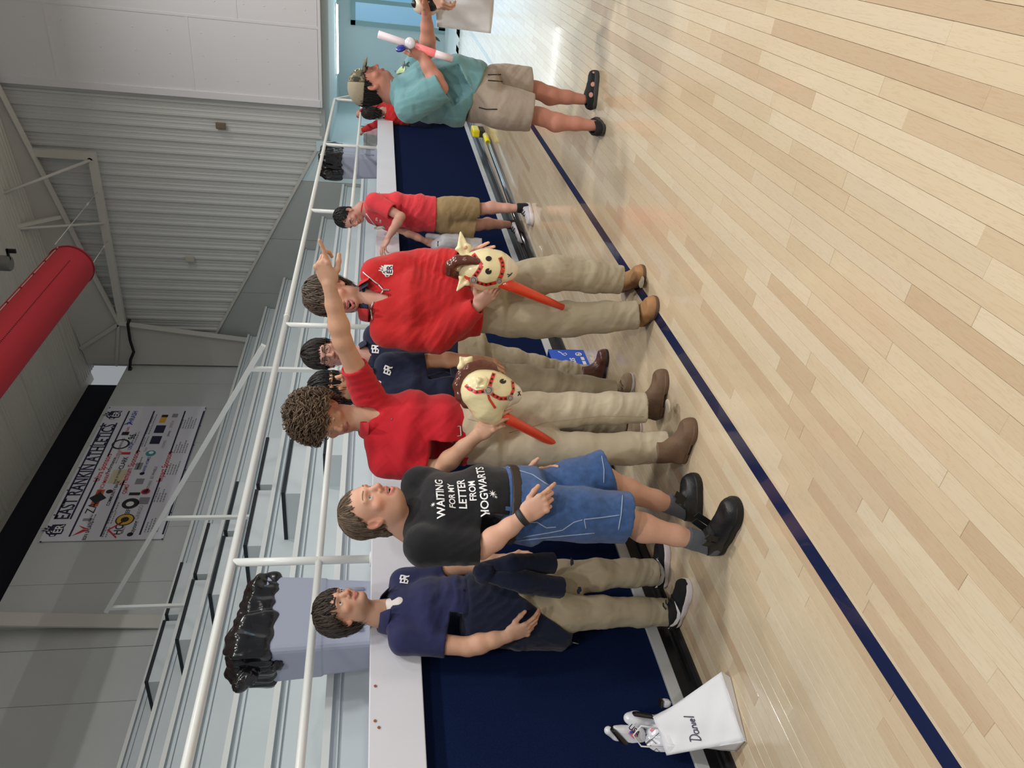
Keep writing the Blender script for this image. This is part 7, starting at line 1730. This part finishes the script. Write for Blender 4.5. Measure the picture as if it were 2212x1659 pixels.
# title with slab letters
p0, p1_ = bp_(385, 1315), bp_(890, 285)
V, F = text_geo('EAST RANKIN ATHLETICS', .27, True, 1.02); w_ = max(v[0] for v in V) - min(v[0] for v in V); k_ = (p1_.x - p0.x) / w_; c_ = (p0 + p1_) / 2
flat('title', [(c_.x + v[0] * k_, YB - .002, c_.z + v[1] * 1.05) for v in V], F, M_BN)
ser = B()
for a, b in (((290, 1315), (825, 270)), ((462, 1315), (968, 270)), ((450, 1505), (755, 870)), ((870, 632), (1103, 140)), ((790, 1505), (1047, 895)), ((1185, 600), (1375, 140)), ((1215, 1485), (1440, 870)), ((1545, 607), (1710, 140)), ((1465, 1480), (1915, 140))): bline(a, b)
bvflat = BVHTree.FromPolygons([tuple(TLb), tuple(TRb), tuple(BRb), tuple(BLb)], [(0, 1, 2, 3)])
for cx, cy in ((312, 1440), (946, 187)):
    for o_ in [0]:
        n0 = len(bpy.data.objects); emblem('crest', ban, bvflat, bp_(cx, cy), Vector((1, 0, 0)), Vector((0, 0, 1)), Vector((0, -1, 0)), .13, M_BN, M_WHITE, cutlen=.3)
for t_, cx, cy in (('Ultra Sponsors', 817, 752), ('Premium Sponsors', 1115, 752), ('Impact Sponsors', 1490, 740)): btext(t_, cx, cy, .135, M_BR, True, .92)
for t_, cx, cy, s_, m, b in (('BSN SPORTS', 655, 1440, .075, M_BK, True), ('ZA', 700, 1195, .2, M_BK, False), ('IKE McGEE', 757, 1085, .085, M_BO, True), ('BENCHMARK', 825, 930, .085, M_BR, True), ('Performance', 905, 735, .085, M_BK, True), ('THERAPY', 985, 600, .07, M_BR, False), ('BARNYARD', 1020, 490, .06, M_BK, True), ('THRASH', 1140, 215, .12, M_BB, True), ('COMMUNITY BANK', 930, 1030, .07, M_BK, True), ('BANK OF FOREST', 975, 850, .05, M_BK, True), ('CLARK', 1040, 705, .11, M_BK, True), ('USQP', 1120, 520, .085, M_BB, True), ('96', 1137, 420, .16, M_BK, True), ('QSMD', 1065, 990, .085, M_BR, True), ('HC', 985, 1430, .16, M_BK, True), ('REALTY', 1035, 1430, .05, M_BK, True), ('HARPER HOMES', 1285, 730, .065, M_BB, True), ('SMITHERS', 1315, 955, .065, M_BG, True), ('EZ WHEELS', 1370, 810, .065, M_BK, False), ('sczyoung', 1150, 1410, .085, M_BK, True), ('GINKGO', 1210, 1240, .085, M_BG, False), ('HOMES', 1480, 500, .07, M_BG, False), ('SMITH', 1565, 285, .08, M_BG, False), ('jimmy', 1530, 385, .07, M_BK, False), ('Total', 1280, 560, .06, M_BG, False), ('BEEF', 1082, 1248, .09, M_BK, True), ('Central Creek', 680, 1290, .05, M_BG, False), ('LOGAN', 1082, 350, .06, M_BR, True)): btext(t_, cx, cy, s_, m, b)
brect(757, 1085, .42, .12, M_BO, dy=.0016); brect(975, 850, .36, .22, mat('banner_tan', srgb(206, 196, 164), .6), dy=.0015); brect(1390, 455, .24, .17, M_BN); brect(1435, 337, .24, .17, M_BN); brect(1473, 225, .26, .11, M_BY); brect(1490, 195, .08, .11, M_BK, dy=.003)
bpoly(580, 1440, [(-1, .9), (.1, -.9), (.2, -.1)], .12, M_BR); bpoly(590, 1440, [(.25, -.1), (.2, -.9), (1, .7)], .12, M_BR); bpoly(760, 1085, [(0, 1), (1.1, 0), (0, -1), (-1.1, 0)], .13, M_BK)
circ(1055, 1320, .14, M_BK); circ(1055, 1320, .12, M_BY, .003); circ(1055, 1320, .06, M_BK, .004); circ(1115, 1145, .13, M_BK); circ(1110, 1150, .06, M_WHITE, .004); circ(1335, 600, .085, M_BT); circ(1340, 592, .04, M_WHITE, .003); circ(1010, 500, .15, M_BK, .0014); circ(1010, 500, .115, mat('banner_vinyl', None), .0018); circ(885, 1015, .05, M_BK); circ(1240, 820, .04, M_BK); circ(1280, 1015, .07, M_BR); circ(1280, 1015, .04, M_BN, .003); circ(1110, 1480, .045, M_BK)
bpoly(985, 1430, [(-1.3, -.1), (0, 1.1), (1.3, -.1), (1.05, -.1), (0, .85), (-1.05, -.1)], .15, M_BR); brect(1262, 1115, .17, .16, M_BG); brect(1160, 1040, .07, .17, M_BK); brect(1205, 740, .19, .11, M_BG); brect(1065, 600, .07, .15, M_BR); bpoly(1095, 280, [(-.2, -1), (1, 0), (-.2, 1), (-.6, 1), (.4, 0), (-.6, -1)], .07, M_BB); brect(1215, 905, .15, .13, M_BG); brect(1600, 190, .12, .1, M_BG); brect(1060, 385, .1, .12, M_BK); brect(650, 1320, .06, .14, M_BG)
def small(cx, cy, n, w_=.36, gap=.045):
    p = bp_(cx, cy); b_ = B(); g = random.Random(int(cx))
    for k in range(n):
        ww = w_ * g.uniform(.6, 1); z = p.z + gap * (n / 2 - k); x = p.x - w_ / 2
        while x < p.x - w_ / 2 + ww:
            l = g.uniform(.02, .06); b_.add([(x, YB - .002, z), (x + l, YB - .002, z), (x + l, YB - .002, z + .02), (x, YB - .002, z + .02)], [(0, 1, 2, 3)]); x += l + .014
    o = rel(b_.obj('small_print', M_BG), ban); o['kind'] = 'stuff'
for a in ((1390, 1370, 5), (1470, 1050, 4), (1590, 760, 5), (1690, 530, 5), (1765, 270, 6), (890, 1420, 2), (945, 1280, 2), (990, 1150, 2), (1300, 460, 2), (1345, 330, 2), (1390, 220, 2), (1195, 420, 2), (725, 1310, 2), (1010, 640, 1), (1240, 700, 1)): small(*a)
for cx, cy in ((140, 1560), (290, 1270), (432, 1000), (560, 755), (683, 518), (790, 305), (890, 105), (1930, 110), (1870, 300), (1800, 510), (1710, 780), (1640, 980), (1555, 1245), (1460, 1530)):
    p = bp_(cx, cy); rel(B().lathe([(.014, 0), (.014, .004)], 8, (p.x, YB, p.z), (0, -1, 0)).obj('grommet', M_BK), ban)
